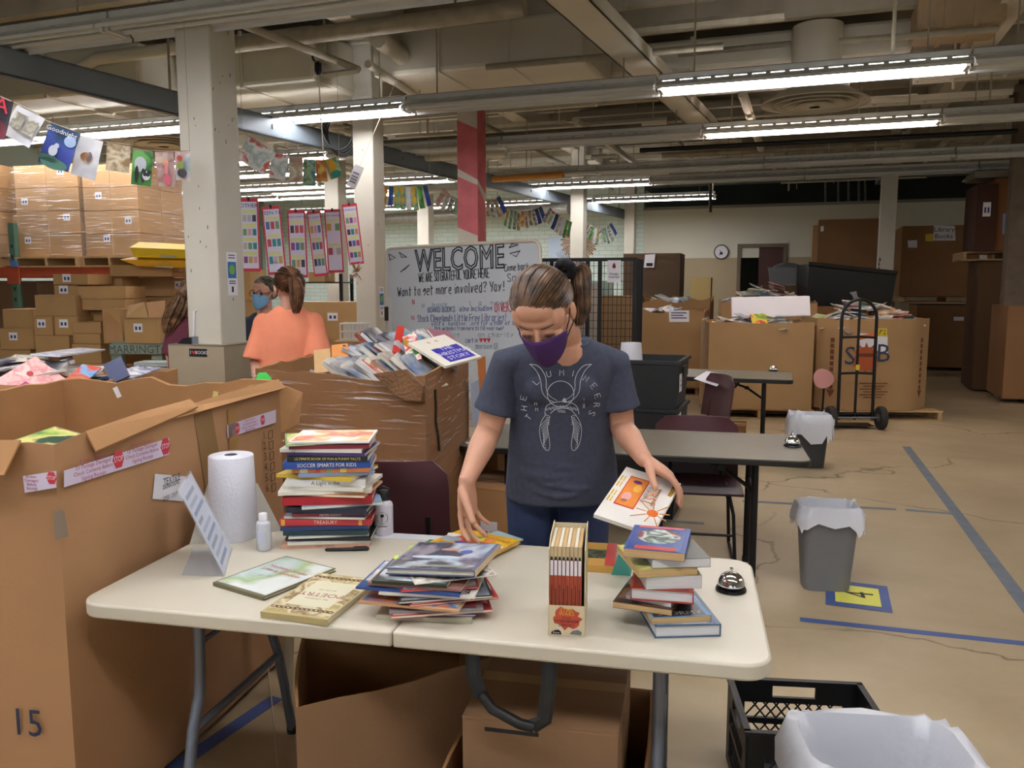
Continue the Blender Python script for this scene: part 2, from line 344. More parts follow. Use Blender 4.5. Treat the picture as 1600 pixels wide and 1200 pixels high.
def fixture(p,state,label,group):
    if label.startswith(('lit fl','unlit fl')):
        label=label.replace('fluorescent ','')+', '+place(p)
    o=thing('fluorescent_fixture',label,'light fixture',p,-YAW,group)
    for n,me in fm.items(): link(n,me,o)
    for me,xs in ((rodm,(.3,FL-.3)),(holdm,(0,FL-.03))):
        for x in xs: q=link(me.name,me,o); q.location=(x,0,0)
    for y in (-.055,.055):
        t=link('tube',tb[state],o); t.location=(0,y,.012)
ZF=3.3
def row(px,py,lo,hi,lit,name,rowlabel):
    p0=P(px,py,ZF)
    for i in range(lo,hi+1):
        p=p0+VX*(i*2.44); st=lit.get(i,'off')
        c=p+VX*1.22
        lb=lit.get((i,'l')) or (('lit' if st!='off' else 'unlit')+' fluorescent strip fixture '+rowlabel)
        fixture(p,st,lb,('lit' if st!='off' else 'unlit')+' strips '+rowlabel)
row(1030,141,-5,1,{0:'on',(0,'l'):'brightest lit strip light at upper right of the nearest lit row',-2:'on',(-2,'l'):'lit strip light hanging behind the second white pillar',-3:'on',(-3,'l'):'lit strip light above the hanging picture pages at upper left',-4:'on'},'r1','in the nearest lit row')
row(1100,211,-6,1,{0:'warm',(0,'l'):'warm white lit strip light just below the round diffuser',-3:'on',-4:'on',-5:'on'},'r2','in the second row')
e=P(705,281,ZF)-VX*2.42; r3u,r3v=uv(e)
def row_at(e,lo,hi,lit,rowlabel):
    for i in range(lo,hi+1):
        st=lit.get(i,'off'); lb=lit.get((i,'l')) or (('lit' if st!='off' else 'unlit')+' fluorescent strip fixture '+rowlabel)
        fixture(e+VX*(i*2.44),st,lb,('lit' if st!='off' else 'unlit')+' strips '+rowlabel)
row_at(e,-2,4,{0:'on',-1:'on',-2:'on'},'in the third row')
row(805,295,-3,3,{0:'on',(0,'l'):'small far lit strip light left of the grey far pillar',-2:'on',-3:'on'},'r4','in the farthest row')
row(180,50,-2,1,{},'r0','in the dark top row')
# unseen lit fixtures added over and behind the viewer to light the foreground
u0,v0_=uv(P(180,50,ZF))
for du,st in ((-2.0,{-2:'on',-1:'on',0:'on'}),(-4.3,{-2:'on',-1:'on',0:'on',1:'on'}),(-8.2,{-1:'on'})):
    for i in (-2,-1,0,1):
        if st.get(i): fixture(RM(u0+du,-3.6+i*2.44+2.4,ZF),'on','added lit strip fixture overhead, outside the picture','added strips over the viewer')
# unseen lit fixtures added at far right to brighten that side, the ones over the rack on the left are lit
for uu,vv in ((6,4.6),(8.3,6.9),(10.5,7.6),(3.6,3.6),(12.8,7.6)): fixture(RM(uu,vv,ZF),'on','added lit strip fixture overhead, outside the right edge','added strips right of the view')
for k in range(4): fixture(RM(16.9,-11.5+k*2.44,ZF),'on','lit fluorescent strip fixture in the last row','strips before the mint wall')
for du in (11.5,13.8): fixture(RM(u0+du-5,-9.5,ZF),'on','lit fluorescent strip fixture over the storage rack','strips over the rack')
# ---------------------------------------------------------------- ducts, pipes and conduits
def pipe(a,b,r,m,label,name='ceiling_pipe',cat='pipe',group=None,n=10,mid=None):
    pts=[a]+(mid or [])+[b]; return MB().tube(pts,r,n).build(name,m,None,40,label=label,cat=cat,group=group)
# slate grey steel beam
b0,b1=P(-90,94,3.1),P(1000,347,3.1); d=(b1-b0).normalized(); w=Vector((0,0,1)).cross(d)
bm=thing('steel_beam','long slate-grey steel channel beam crossing from upper left into the distance','beam')
mb=MB(); Mb=Matrix((( d.x,w.x,0,b0.x),(d.y,w.y,0,b0.y),(0,0,1,3.1),(0,0,0,1))); Lb=(b1-b0).length
mb.bx(0,Lb,-.01,.01,0,.2,0,Mb); mb.bx(0,Lb,-.01,.07,.185,.2,0,Mb); mb.bx(0,Lb,-.01,.07,0,.015,0,Mb); mb.build('channel',mat('slate_beam','#7f8a93',.5,var=.08,vs=2),bm)
for t in (.12,.3,.5,.72,.9):
    MB().tube([b0+d*Lb*t+Vector((0,0,.15)),b0+d*Lb*t+Vector((0,0,1.3))],.012,6).build('hanger_rod',CONDUIT,bm)
for t in (.2,.35,.6): MB().box((Lb*t,-.015,.1),(.012,.012,.05),0,Mb).build('splice_plate',STEEL,bm)
def duct(name,label,px,py,z0,z1,pxa,pxb,depth,m=CP,bev=.04,back=0):
    p=P(px,py,z0); u,v=uv(p); u+=back
    va=vback(pxa,u); vb=vback(pxb,u)
    o=MB().bx(va,vb,u,u+depth,z0,z1).build(name,m,None,None,bev,label=label,cat='duct'); o.rotation_euler=(0,0,-YAW)
    for k in range(1,3):
        q=va+(vb-va)*k/3; s=MB().bx(q-.02,q+.02,u-.012,u+depth+.012,z0-.012,z1+.012).build('duct_seam',m,o)
    return o
duct('air_duct','white square air duct between the second and striped pillars',740,106,3.72,4.165,588,905,1.3)
duct('air_duct','long white air duct above the round diffuser, upper right',1150,82,3.85,4.165,925,1405,.9,back=.5)
duct('air_duct','white air duct half hidden behind the nearest pillar top',330,140,3.62,4.15,190,500,1.1)
duct('air_duct','low white duct over the storage rack at far left',90,150,3.55,4.0,-160,235,.9)
duct('air_duct','tan duct stub at the upper right corner',1430,48,3.85,4.165,1410,1545,.6,mat('duct_tan','#a58c68',.6,var=.1))
duct('air_duct','grey duct past the tall pillar under the deck',980,205,3.75,4.1,900,1180,.6,mat('duct_grey','#8f8a7c',.6,var=.1))
def diffuser(px,py,z,r,label):
    c=P(px,py,z); o=thing('ceiling_diffuser',label,'diffuser',c)
    for k,(ra,rb_,za,zb) in enumerate(((r,.62*r,0,.12),(.78*r,.46*r,-.01,.1),(.58*r,.3*r,-.02,.08),(.38*r,.12*r,-.03,.06))):
        MB().lathe([(ra,za),(ra,za+.012),(rb_,zb+.012),(rb_,zb)],40,cap=False).build('ring',mat('diffuser_paint','#c9c2b0',.5),o,40)
    MB().lathe([(.1*r,-.03),(.001,-.03)],20).build('centre_cap',CP,o)
    MB().lathe([(.6*r,.11),(.46*r,.13),(.46*r,.75),(.001,.75)],32,cap=False).build('drop_pipe',CP,o,40)
diffuser(1273,163,3.4,.52,'large round ceiling diffuser under a white drop pipe, upper right')
diffuser(256,226,3.4,.62,'round ceiling diffuser half hidden by the nearest white pillar')
# diagonal white strut
b0,b1=P(838,-10,3.6),P(1085,205,3.6); d=(b1-b0).normalized(); w=Vector((0,0,1)).cross(d)*-1
st=thing('ceiling_channel','white painted channel slanting down from the top centre','beam')
Mb=Matrix(((d.x,w.x,0,b0.x),(d.y,w.y,0,b0.y),(0,0,1,3.6),(0,0,0,1))); Lb=(b1-b0).length
mb=MB(); mb.bx(0,Lb,0,.3,.0,.012,0,Mb); mb.bx(0,Lb,0,.012,0,.12,0,Mb); mb.bx(0,Lb,.288,.3,0,.12,0,Mb); mb.build('channel',CP,st)
for t in (.3,.75): MB().tube([b0+d*Lb*t,b0+d*Lb*t+Vector((0,0,.9))],.012,6).build('hanger_rod',CONDUIT,st)
pipe(P(355,72,3.95),P(820,12,3.95),.075,CONDUIT,'thick tan pipe crossing in front of the second pillar')
pipe(P(300,8,3.8),P(560,108,3.8),.035,CONDUIT,'thin tan pipe slanting down towards the second pillar')
pipe(P(590,60,3.9),P(705,145,3.9),.09,CP,'fat white pipe running away beside the second pillar')
pipe(P(575,100,3.7),P(650,150,3.7),.04,CP,'white pipe under the fat white pipe')
pipe(P(105,118,3.75),P(300,72,3.9),.06,CP,'bent white pipe at upper left above the grey beam',mid=[P(150,92,3.85)])
pipe(P(215,72,4.0),P(215,140,3.55),.03,BLACKM,'black vertical pipe above the grey beam')
pipe(P(760,105,3.7),P(1130,72,3.7),.03,CONDUIT,'tan pipe passing under the square white duct')
pipe(P(1060,85,3.8),P(1235,68,3.8),.025,DIRT,'dusty pipe along the long white duct')
pipe(P(1310,65,3.8),P(1560,45,3.8),.03,CONDUIT,'tan pipe right of the white drop pipe')
pipe(P(770,280,3.2),P(880,273,3.2),.05,mat('orange_pipe','#c98a3e',.5),'short orange pipe beyond the red-striped pillar')
pipe(P(640,247,3.3),P(790,238,3.3),.06,CP,'white pipe below the second row of strips by the striped pillar')
pipe(P(560,345,3.0),P(890,326,3.0),.12,mat('foil_wrap','#8e8c84',.35,.4,var=.15,vs=12,bump=.5,bs=14),'foil wrapped duct far away under the garlands','insulated_duct','duct')
pipe(P(1160,215,3.6),P(1390,208,3.6),.07,DIRT,'dusty pipe behind the warm strip light')
pipe(P(1000,235,3.3),P(1590,205,3.3),.03,BLACKM,'black conduit beneath the second row at right')
pipe(P(1110,330,3.0),P(1110,280,3.5),.03,BLACKM,'black standpipe against the dark wall at right',n=8); 
for i,(x,y0,y1,z) in enumerate(((1290,262,322,3.4),(1310,262,322,3.4),(1326,264,322,3.4),(1342,264,320,3.4),(1352,265,320,3.4))):
    Y=21.; a=D(x,y0,Y); b=D(x,y1,Y); pipe(a,b,.03,CONDUIT,'pale vertical pipe in the dark space over the far wall',group='pipes over the far wall',n=6)
def seen(p):
    q=p-Vector((0,0,CZ)); d=q.y*cP-q.z*sP
    return d>1 and -40<800+FPX*q.x/d<1640 and -30<600-FPX*(q.y*sP+q.z*cP)/d<330
def zone(p):
    x=800+FPX*p.x/max(p.y,.1); return ('near' if p.y<9 else ('midway' if p.y<12.5 else 'far off'))+' over the '+('left edge' if x<260 else ('left' if x<530 else ('centre' if x<800 else ('centre right' if x<1060 else ('right' if x<1330 else 'right edge')))))
cnt=0
for i in range(400):
    u=rnd.uniform(7.2,18.5); v=rnd.uniform(-9,8); z=rnd.uniform(3.5,4.15); l=rnd.uniform(1.,5); a=RM(u,v,z); al=rnd.random()<.5
    b=RM(u,min(v+l,9.5),z) if al else RM(min(u+l,19),v,z)
    if not (seen(a) and seen(b)) or cnt>=54: continue
    cnt+=1; r_=rnd.choice((.012,.018,.025,.035,.05)); m_=rnd.choice((CONDUIT,CONDUIT,CP,CP,DIRT))
    pipe(a,b,r_,m_,('thin ' if r_<.03 else 'stout ')+('white' if m_ is CP else ('tan' if m_ is CONDUIT else 'dusty brown'))+' conduit running '+('across' if al else 'along')+' the hall '+zone((a+b)/2),'ceiling_conduit','conduit','conduits under the deck',n=7)
cnt=0
for i in range(500):
    u=rnd.uniform(7.2,18.5); v=rnd.uniform(-9,8); z=rnd.uniform(3.38,3.85); a=RM(u,v,z)
    if not seen(a) or cnt>=70: continue
    cnt+=1; m_=rnd.choice((CONDUIT,CP)); pipe(a,RM(u,v,DECK),rnd.choice((.007,.01,.016)),m_,('white' if m_ is CP else 'tan')+' rod hanging from the ceiling deck '+zone(a),'hanger_rod','rod','loose hanger rods',n=5)
for i in range(9):   # flat cable trays and blocking between the joists
    u=rnd.uniform(8.5,17); v=rnd.uniform(-5,6); a=RM(u,v,rnd.uniform(3.7,4.05))
    o=thing('cable_tray','narrow pale cable tray under the deck '+zone(a),'cable tray',a,-YAW,'cable trays')
    for s_ in (-.1,.1): MB().bx(-.9,.9,s_-.012,s_+.012,0,.07).build('side_rail',CP,o)
    for k in range(7): MB().bx(-.85+k*.28,-.82+k*.28,-.1,.1,.01,.03).build('rung',CP,o)
    for x in (-.7,.7): MB().tube([(x,0,.02),(x,0,DECK-a.z)],.008,5).build('hanger_rod',CONDUIT,o)
# coil of cable, pulley
c=P(530,200,3.3); o=thing('cable_coil','black cable coil hung left of the second pillar','cable',c)
for k in range(4): MB().tube([(.17*math.cos(a)+.01*k,.03*k-.05,.24*math.sin(a)-.02*k) for a in [2*PI*i/22 for i in range(22)]],.009,6,closed=True).build('loop',BLACKM,o)
c=P(497,104,3.7); o=thing('pulley_hook','black pulley and hook with a cord over the lit strip','hook',c)
MB().lathe([(.02,-.08),(.035,-.05),(.035,.03),(.015,.05)],12).build('block',BLACKM,o); MB().tube([(.05*math.cos(a),0,.09+.05*math.sin(a)) for a in [-.5+2*PI*i/14*.8 for i in range(14)]],.012,6).build('hook',BLACKM,o); MB().tube([(0,0,-.05),(.03,0,-.9)],.006,5).build('cord',CP,o)
pipe(P(480,121,3.7),P(560,110,3.7),.03,CP,'short white bar next to the pulley hook',n=4)
# ---------------------------------------------------------------- pillars
COLM=mat('pillar_white','#cfcabb',.6,var=.05,vs=3,bump=.25,bs=9)
CHIP=mat('pillar_chip','#6b6354',.8)
def pillar(name,label,px,py,Y,w,m=COLM,z1=DECK,chips=0,z0=0):
    p=D(px,py,Y); o=thing(name,label,'pillar',(p.x,p.y,0),-YAW); o['kind']='structure'
    MB().bx(-w/2,w/2,-w/2,w/2,z0,z1).build('shaft',m,o,None,.012)
    MB().bx(-w/2-.05,w/2+.05,-w/2-.05,w/2+.05,z1-.3,z1-.2).build('cap_plate',m,o)
    r=random.Random(px)
    for i in range(chips):
        z=r.uniform(1.2,3.3); q=r.uniform(-w*.45,w*.45); h=r.uniform(.008,.035); ww=r.uniform(.003,.007)
        if r.random()<.5: MB().prism([(q,z),(q+ww,z+h*.3),(q+ww*.6,z+h),(q-ww*.3,z+h*.6)],0,.002).build('paint_chip',CHIP,o,M=Matrix.Translation((0,-w/2-.0005,0))@Matrix.Rotation(PI/2,4,'X'))
        else: MB().prism([(q,z),(q+ww,z+h*.3),(q+ww*.6,z+h),(q-ww*.3,z+h*.6)],0,.002).build('paint_chip',CHIP,o,M=Matrix.Translation((w/2+.0005,0,0))@Matrix.Rotation(PI/2,4,'Z')@Matrix.Rotation(PI/2,4,'X'))
    return o
PA=pillar('pillar','nearest white square pillar, its base wrapped in cardboard',331,300,5.9,.28,chips=22)
PB=pillar('pillar','plain white pillar between the posters and the whiteboard',577,300,9.3,.25,chips=8)
pillar('pillar','tall grey-white pillar in front of the paper sunburst',904,330,15.5,.25)
pillar('pillar','cream pillar against the far wall right of the sunburst',985,340,18.9,.23)
PR=pillar('pillar','pillar with peeling white paint behind the black bin',1388,320,13.6,.24,chips=10)
p=pillar('pillar','cream pillar behind the hanging posters',525,330,12.6,.24)
pillar('pillar','slim pale pillar left of the red-striped pillar',665,350,16.,.24)
pillar('pillar','dark wrapped post at the right edge of the picture',1594,300,11.5,.26,mat('post_brown','#6d5f50',.8,var=.2,vs=5))
# peeled bare wood on the right pillar
for i in range(7):
    z=2.15+i*.07; q=-.12+rnd.uniform(0,.02)
    MB().prism([(q,0),(q+rnd.uniform(.02,.05),.02),(q+rnd.uniform(.01,.04),.06),(q,.075)],0,.003).build('peeled_patch',CHIP,PR,M=Matrix.Translation((0,-.1205,z-.6))@Matrix.Rotation(PI/2,4,'X'))
# red-striped pillar: each painted band is a panel on the shaft
pc=D(737,300,10.2); pw=.26
C_=thing('pillar','pillar painted with red and white slanting stripes','pillar',(pc.x,pc.y,0),-YAW); C_['kind']='structure'
MB().bx(-pw/2,pw/2,-pw/2,pw/2,0,DECK).build('shaft',COLM,C_,None,.008)
RED=mat('pillar_red','#c8666b',.6,var=.14,vs=6)
def zz(y): return CZ+(HZ-y)*10.2/FPX*1.0
for (l0,r0),(l1,r1) in (((199,214),(270,288)),((282,296),(358,371)),((430,445),(520,535))):
    MB().prism([(-pw/2,zz(l1)),(pw/2,zz(r1)),(pw/2,zz(r0)),(-pw/2,zz(l0))],0,.003).build('red_stripe',RED,C_,M=Matrix.Translation((0,-pw/2,0))@Matrix.Rotation(PI/2,4,'X'))
for (l0,r0),(l1,r1) in (((176,166),(288,306)),((296,322),(445,470))):
    MB().prism([(-pw/2,zz(l1)),(pw/2,zz(r1)),(pw/2,zz(r0)),(-pw/2,zz(l0))],0,.003).build('red_stripe',RED,C_,M=Matrix.Translation((pw/2,0,0))@Matrix.Rotation(PI/2,4,'Z')@Matrix.Rotation(PI/2,4,'X'))
# ---------------------------------------------------------------- floor tape and number marker
TAPE=mat('blue_tape','#4a5f96',.6,var=.12,vs=10); TAPEG=mat('worn_grey_tape','#6f7680',.7,var=.15,vs=8)
def tape(a,b,w,m,label):
    a=P(*a,0); b=P(*b,0); d=(b-a); l=d.length; a0=math.atan2(d.y,d.x)
    return MB().bx(0,l,-w/2,w/2,0.0005,.0018).build('floor_tape',m,None,label=label,cat='tape',loc=a,rz=a0)
tape((1416,698),(1640,995),.075,TAPEG,'long worn blue-grey tape line slanting across the floor at right')
tape((1250,968),(1640,1010),.05,TAPE,'blue tape line in front of the number marker')
tape((1160,783),(1400,796),.05,TAPEG,'faded tape line behind the grey wastebasket'); tape((1415,797),(1492,803),.05,TAPEG,'short faded tape piece meeting the long slanting line')
tape((255,1212),(432,1090),.06,TAPE,'blue tape strip on the floor under the white table')
tape((1010,812),(1100,818),.05,TAPEG,'faded tape line below the black table')
q=[P(1290,945,0),P(1395,958,0),P(1386,917,0),P(1290,905,0)]
mk=thing('floor_marker','yellow floor sign reading 4 framed by blue tape','sign',sum(q,Vector())/4); ce_=mk.location.copy()
cn=[v-ce_ for v in q]
MB().prism([(v.x*.78,v.y*.78) for v in cn],.0012,.0022).build('yellow_sheet',mat('yellow_sheet','#e3df62',.6),mk)
for i in range(4):
    a,b=cn[i],cn[(i+1)%4]; MB().prism([(a.x,a.y),(b.x,b.y),(b.x*.7,b.y*.7),(a.x*.7,a.y*.7)],.0022,.003).build('tape_strip',TAPE,mk)
text('4',.20,INK,mk,(.02,.0,.0032),(0,0,R(75)),sx=.9)
# ================================================================ helpers for boxes and books
UP=Vector((0,0,1))
class Face:
    """an upright face of a box from plan point a to b; finds points on it and lays stickers or print on it"""
    def __init__(s,root,a,b,off=.001):
        s.root=root; s.a=Vector((a[0],a[1],0)); d=Vector((b[0]-a[0],b[1]-a[1],0)); s.L=d.length; s.x=d.normalized(); s.n=s.x.cross(UP); s.off=off
    def sh(s,px,py):
        r=ray(px,py); o=Vector((0,0,CZ)); t=(s.a-o).dot(s.n)/r.dot(s.n); p=o+r*t; return (p-s.a).dot(s.x),p.z
    def M(s,x=0,z=0,rot=0,off=None):
        o=s.a+s.x*x+UP*z+s.n*(s.off if off is None else off)
        m=s.root.matrix_basis.inverted()@Matrix(((s.x.x,0,s.n.x,o.x),(s.x.y,0,s.n.y,o.y),(0,1,0,o.z),(0,0,0,1))); return m@Matrix.Rotation(rot,4,'Z')
    def patch(s,quad,m,name='sticker',px=True,t=.0008,off=None,**k):
        q=[s.sh(*p) for p in quad] if px else quad
        if sum(q[i][0]*q[(i+1)%len(q)][1]-q[(i+1)%len(q)][0]*q[i][1] for i in range(len(q)))<0: q=q[::-1]
        return MB().prism(q,0,t).build(name,m,s.root,M=s.M(off=off),**k)
    def txt(s,st,px,py,size,m=None,rot=0,sx=1,name='lettering',off=None,px_=True,**k):
        x,z=s.sh(px,py) if px_ else (px,py)
        return text(st,size,m or INK,s.root,(0,0,0),name=name,sx=sx,M=s.M(x,z,rot,(s.off+.0012) if off is None else off)@Matrix.Diagonal((sx,1,1,1)),**k)
def jag(rr,n,a):
    return [rr.uniform(-a,a) for _ in range(n)]
def open_box(name,label,cn,z0,z1,cat='box',th=.012,amp=.012,seg=9,m=None,seed=1,dip=None,group=None,floorz=.3,zc=None):
    """open-topped cardboard bin: cn plan corners counter-clockwise; rim uneven"""
    cn=[Vector((c[0],c[1],0)) for c in cn]; c0=sum(cn,Vector())/len(cn); root=thing(name,label,cat,(c0.x,c0.y,z0),0,group)
    rr=random.Random(seed); out=[]; 
    for i in range(len(cn)):
        a,b=cn[i],cn[(i+1)%len(cn)]; za,zb=(zc[i],zc[(i+1)%len(cn)]) if zc else (z1,z1)
        for k in range(seg):
            t=k/seg; q=a.lerp(b,t); dz=rr.uniform(-amp,amp)+(dip(i,t) if dip else 0)
            bow=math.sin(PI*t)*.012; nrm=(b-a).normalized().cross(UP)
            out.append((q+nrm*bow,za+(zb-za)*t+dz))
    n=len(out); mb=MB(); inn=[]
    for q,z in out:
        d=(c0-q); inn.append(q+d.normalized()*th*1.3)
    lo=root.location
    def pt(q,z): return (q.x-lo.x,q.y-lo.y,z-z0)
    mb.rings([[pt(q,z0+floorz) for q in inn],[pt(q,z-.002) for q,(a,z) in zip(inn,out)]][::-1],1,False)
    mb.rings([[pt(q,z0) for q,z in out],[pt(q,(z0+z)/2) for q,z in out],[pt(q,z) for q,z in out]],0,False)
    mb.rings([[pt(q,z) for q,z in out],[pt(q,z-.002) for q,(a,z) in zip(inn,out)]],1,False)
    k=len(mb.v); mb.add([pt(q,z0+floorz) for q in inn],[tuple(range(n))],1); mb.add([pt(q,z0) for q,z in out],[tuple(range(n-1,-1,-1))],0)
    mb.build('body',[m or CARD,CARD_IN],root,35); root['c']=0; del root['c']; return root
def wb_(root,mb,name,mats,smooth=None,bevel=0,**k):   # a part modelled in hall coordinates
    return mb.build(name,mats,root,smooth,bevel,loc=-root.location,**k)
def carton(label,c,dims,rz,z0=0,m=None,tape=True,sticker=None,group=None,name='carton',tilt=(0,0),stk=(0,0)):
    """closed shipping carton; c plan centre; dims x,y,z; flaps meet along x on top"""
    L_,W_,H_=dims; o=thing(name,label,'box',(c[0],c[1],z0),rz,group); o.rotation_euler=(tilt[0],tilt[1],rz)
    MB().bx(-L_/2,L_/2,-W_/2,W_/2,0,H_-.006).build('body',m or CARD,o,None,.004)
    for s in (-1,1): MB().bx(-L_/2,L_/2,min(s*.002,s*W_/2),max(s*.002,s*W_/2),H_-.006,H_).build('flap',m or CARD,o)
    if tape:
        mb=MB(); mb.bx(-L_/2-.001,L_/2+.001,-.025,.025,H_,H_+.0008); mb.bx(-L_/2-.0012,-L_/2,-.025,.025,H_-.07,H_+.0008); mb.bx(L_/2,L_/2+.0012,-.025,.025,H_-.07,H_+.0008); mb.build('tape',KRAFT,o)
    if sticker:
        sw,sh=sticker; MB().bx(stk[0]-sw/2,stk[0]+sw/2,-W_/2-.0015,-W_/2,H_*.62+stk[1]-sh/2,H_*.62+stk[1]+sh/2).build('sticker',PAPER,o)
        for q in (-.2,.22): MB().bx(stk[0]+q*sw-sw*.12,stk[0]+q*sw+sw*.12,-W_/2-.0022,-W_/2-.0015,H_*.62+stk[1]-sh*.25,H_*.62+stk[1]+sh*.15).build('sticker_print',PRINT,o)
    return o
FILM=None
def film_mat():
    m=bpy.data.materials.new('stretch_film'); m.use_nodes=True; t=m.node_tree; t.nodes.remove(t.nodes['Principled BSDF']); L=t.links.new; out=t.nodes['Material Output']
    tc=N(t,'ShaderNodeTexCoord'); mp=N(t,'ShaderNodeMapping'); mp.inputs['Rotation'].default_value=(R(6),R(11),0); mp.inputs['Scale'].default_value=(2.2,2.2,46); L(tc.outputs['Object'],mp.inputs[0])
    nz=N(t,'ShaderNodeTexNoise'); nz.inputs['Scale'].default_value=1.5; nz.inputs['Detail'].default_value=4; nz.inputs['Distortion'].default_value=.5; L(mp.outputs[0],nz.inputs['Vector'])
    mr=N(t,'ShaderNodeMapRange'); mr.inputs[1].default_value=.56; mr.inputs[2].default_value=.74; mr.inputs[3].default_value=.025; mr.inputs[4].default_value=.6; L(nz.outputs[0],mr.inputs[0])
    bp=N(t,'ShaderNodeBump'); bp.inputs['Strength'].default_value=1.; bp.inputs['Distance'].default_value=.03; L(nz.outputs[0],bp.inputs['Height'])
    g=N(t,'ShaderNodeBsdfGlossy'); g.inputs['Roughness'].default_value=.22; L(bp.outputs[0],g.inputs['Normal']); tr=N(t,'ShaderNodeBsdfTransparent'); mx=N(t,'ShaderNodeMixShader')
    L(mr.outputs[0],mx.inputs[0]); L(tr.outputs[0],mx.inputs[1]); L(g.outputs[0],mx.inputs[2]); L(mx.outputs[0],out.inputs['Surface']); MATS['stretch_film']=m
    return m
FILM=film_mat()
def film(root,cn,z0,z1,off=.012,seg=8,name='stretch_film'):
    c0=sum((Vector((c[0],c[1],0)) for c in cn),Vector())/len(cn); rs=[]; rr=random.Random(len(cn)+int(z1*100)); k=10
    for j in range(k+1):
        ring=[]
        for i in range(len(cn)):
            a=Vector((cn[i][0],cn[i][1],0)); b=Vector((cn[(i+1)%len(cn)][0],cn[(i+1)%len(cn)][1],0))
            for t in range(seg):
                q=a.lerp(b,t/seg); d=(q-c0).normalized(); q=q+d*(off+.012+rr.uniform(0,.008)); ring.append((q.x-root.location.x,q.y-root.location.y,z0+(z1-z0)*j/k-root.location.z))
        rs.append(ring)
    return MB().rings(rs,0,False).build(name,FILM,root,60)
BOARD=MB().bx(-.61,.61,-.05,.05,0,.018).mesh('deck_board',[PALLET]); STR=MB().bx(-.02,.02,-.5,.5,.018,.107).mesh('stringer',[PALLET])
def pallet(label,c,rz,z0=0,s=(1,1),group=None):
    o=thing('pallet',label,'pallet',(c[0],c[1],z0),rz,group); o.scale=(s[0],s[1],1)
    for z,ys in ((0,(-.44,0,.44)),(.107,(-.45,-.27,-.09,.09,.27,.45))):
        for y in ys: q=link('deck_board',BOARD,o); q.location=(0,y,z)
    for x in (-.58,0,.58): q=link('stringer',STR,o); q.location=(x,0,0)
    return o
# ---------------------------------------------------------------- books
def cvm(c,r=.35): return c if not isinstance(c,str) else mat('cover_'+c.strip('#'),c,r,var=.06,vs=14)
def book(label,L_,W_,t,cov,pos,rz=0,spine=True,title=None,tc=None,ts=.5,art=None,pages=None,rot=None,group=None,hard=True,name='book',top=None,b=None,band=None):
    """lies flat, spine on the local -y side"""
    o=thing(name,label,'book',pos,rz+(0 if spine else PI),group)
    if rot: o.rotation_euler=(rot[0],rot[1],o.rotation_euler[2])
    b=b or (.0028 if hard else .0012); i=.004 if hard else .0005
    prof=[(-W_/2,0),(W_/2,0),(W_/2,b),(-W_/2+b,b),(-W_/2+b,t-b),(W_/2,t-b),(W_/2,t),(-W_/2,t)]
    mb=MB(); n=len(prof); vs=[(x,y,z) for x in (-L_/2,L_/2) for y,z in prof]
    fs=[(0,7,4,3),(3,2,1,0),(4,7,6,5),(8,11,12,15),(11,8,9,10),(12,13,14,15)]+[(k,(k+1)%n,n+(k+1)%n,n+k) for k in range(n)]
    mb.add(vs,fs).build('cover',cvm(cov),o)
    MB().bx(-L_/2+i,L_/2-i,-W_/2+b,W_/2-i,b,t-b).build('page_block',pages or PAGES,o)
    if art: MB().bx(-L_/2+.006,L_/2-.006,-W_/2+.012,W_/2-.006,t,t+.0004).build('cover_art',art,o)
    if title: text(title,min(t*.72,.02)*ts/.5*1.0,cvm(tc or '#f0ece0'),o,(0,-W_/2-.0006,t/2),(PI/2,0,0),sx=.9)
    if band:
        for x0,x1,c in band: MB().bx(-L_/2+L_*x0,-L_/2+L_*x1,-W_/2-.0004,-W_/2,.0,t).build('spine_band',cvm(c),o)
    if top:
        for s,sz,x,y,rr_,c in top: text(s,sz,cvm(c),o,(x,y,t+.0009),(0,0,rr_))
    return o
ARTS=[artmat('art_%d'%i,c,sc,.3,i*3.1,3) for i,(c,sc) in enumerate([(['#e9e4da','#d14a3a','#f0b050','#f4f0ea'],9),(['#2f4a86','#89a6c9','#e8e4d8','#35507a'],8),(['#3f6b3a','#a7c45a','#e9d98a','#2d4b37'],9),(['#c92f35','#f0d5a0','#ffffff','#7a1f2a'],8),(['#e8b93a','#f3ecd0','#3d7bb0','#d9772e'],10),(['#5a3b7a','#d9c6e0','#7fb0c9','#2b2440'],8),(['#d9cfc0','#8f7a62','#f1ede4','#4a4238'],12),(['#3a3e46','#7a8494','#c9ced6','#1c1f26'],7)])]
HEAP=[artmat('heap_%d'%i,c,sc,.32,i*5.3,2,True) for i,(c,sc) in enumerate([(['#d9d4c8','#b84a3c','#e9e3d4','#6d86a8','#d8d0bd'],5),(['#2f4f7f','#8fb4d2','#e4dfd2','#3e5a80','#c7c2b4'],5),(['#3f7a4a','#b9cf7a','#ece7d6','#7a5a3c','#d9d2be'],5),(['#b9402f','#e8a24a','#f0e8d6','#8a2f2a','#d9c9a8'],5),(['#d9b23c','#efe8cf','#4b8a9a','#c8582f','#e6dfca'],6),(['#6b6a72','#b9b7bd','#e8e6e2','#3f3d48','#9a97a0'],5),(['#7a4f86','#d9b9d0','#efe9e6','#4a3f6b','#b9a0b4'],5),(['#e9e7e2','#cfcabf','#f2f0ea','#b8b2a4','#ded9cc'],5)])]
HB={}
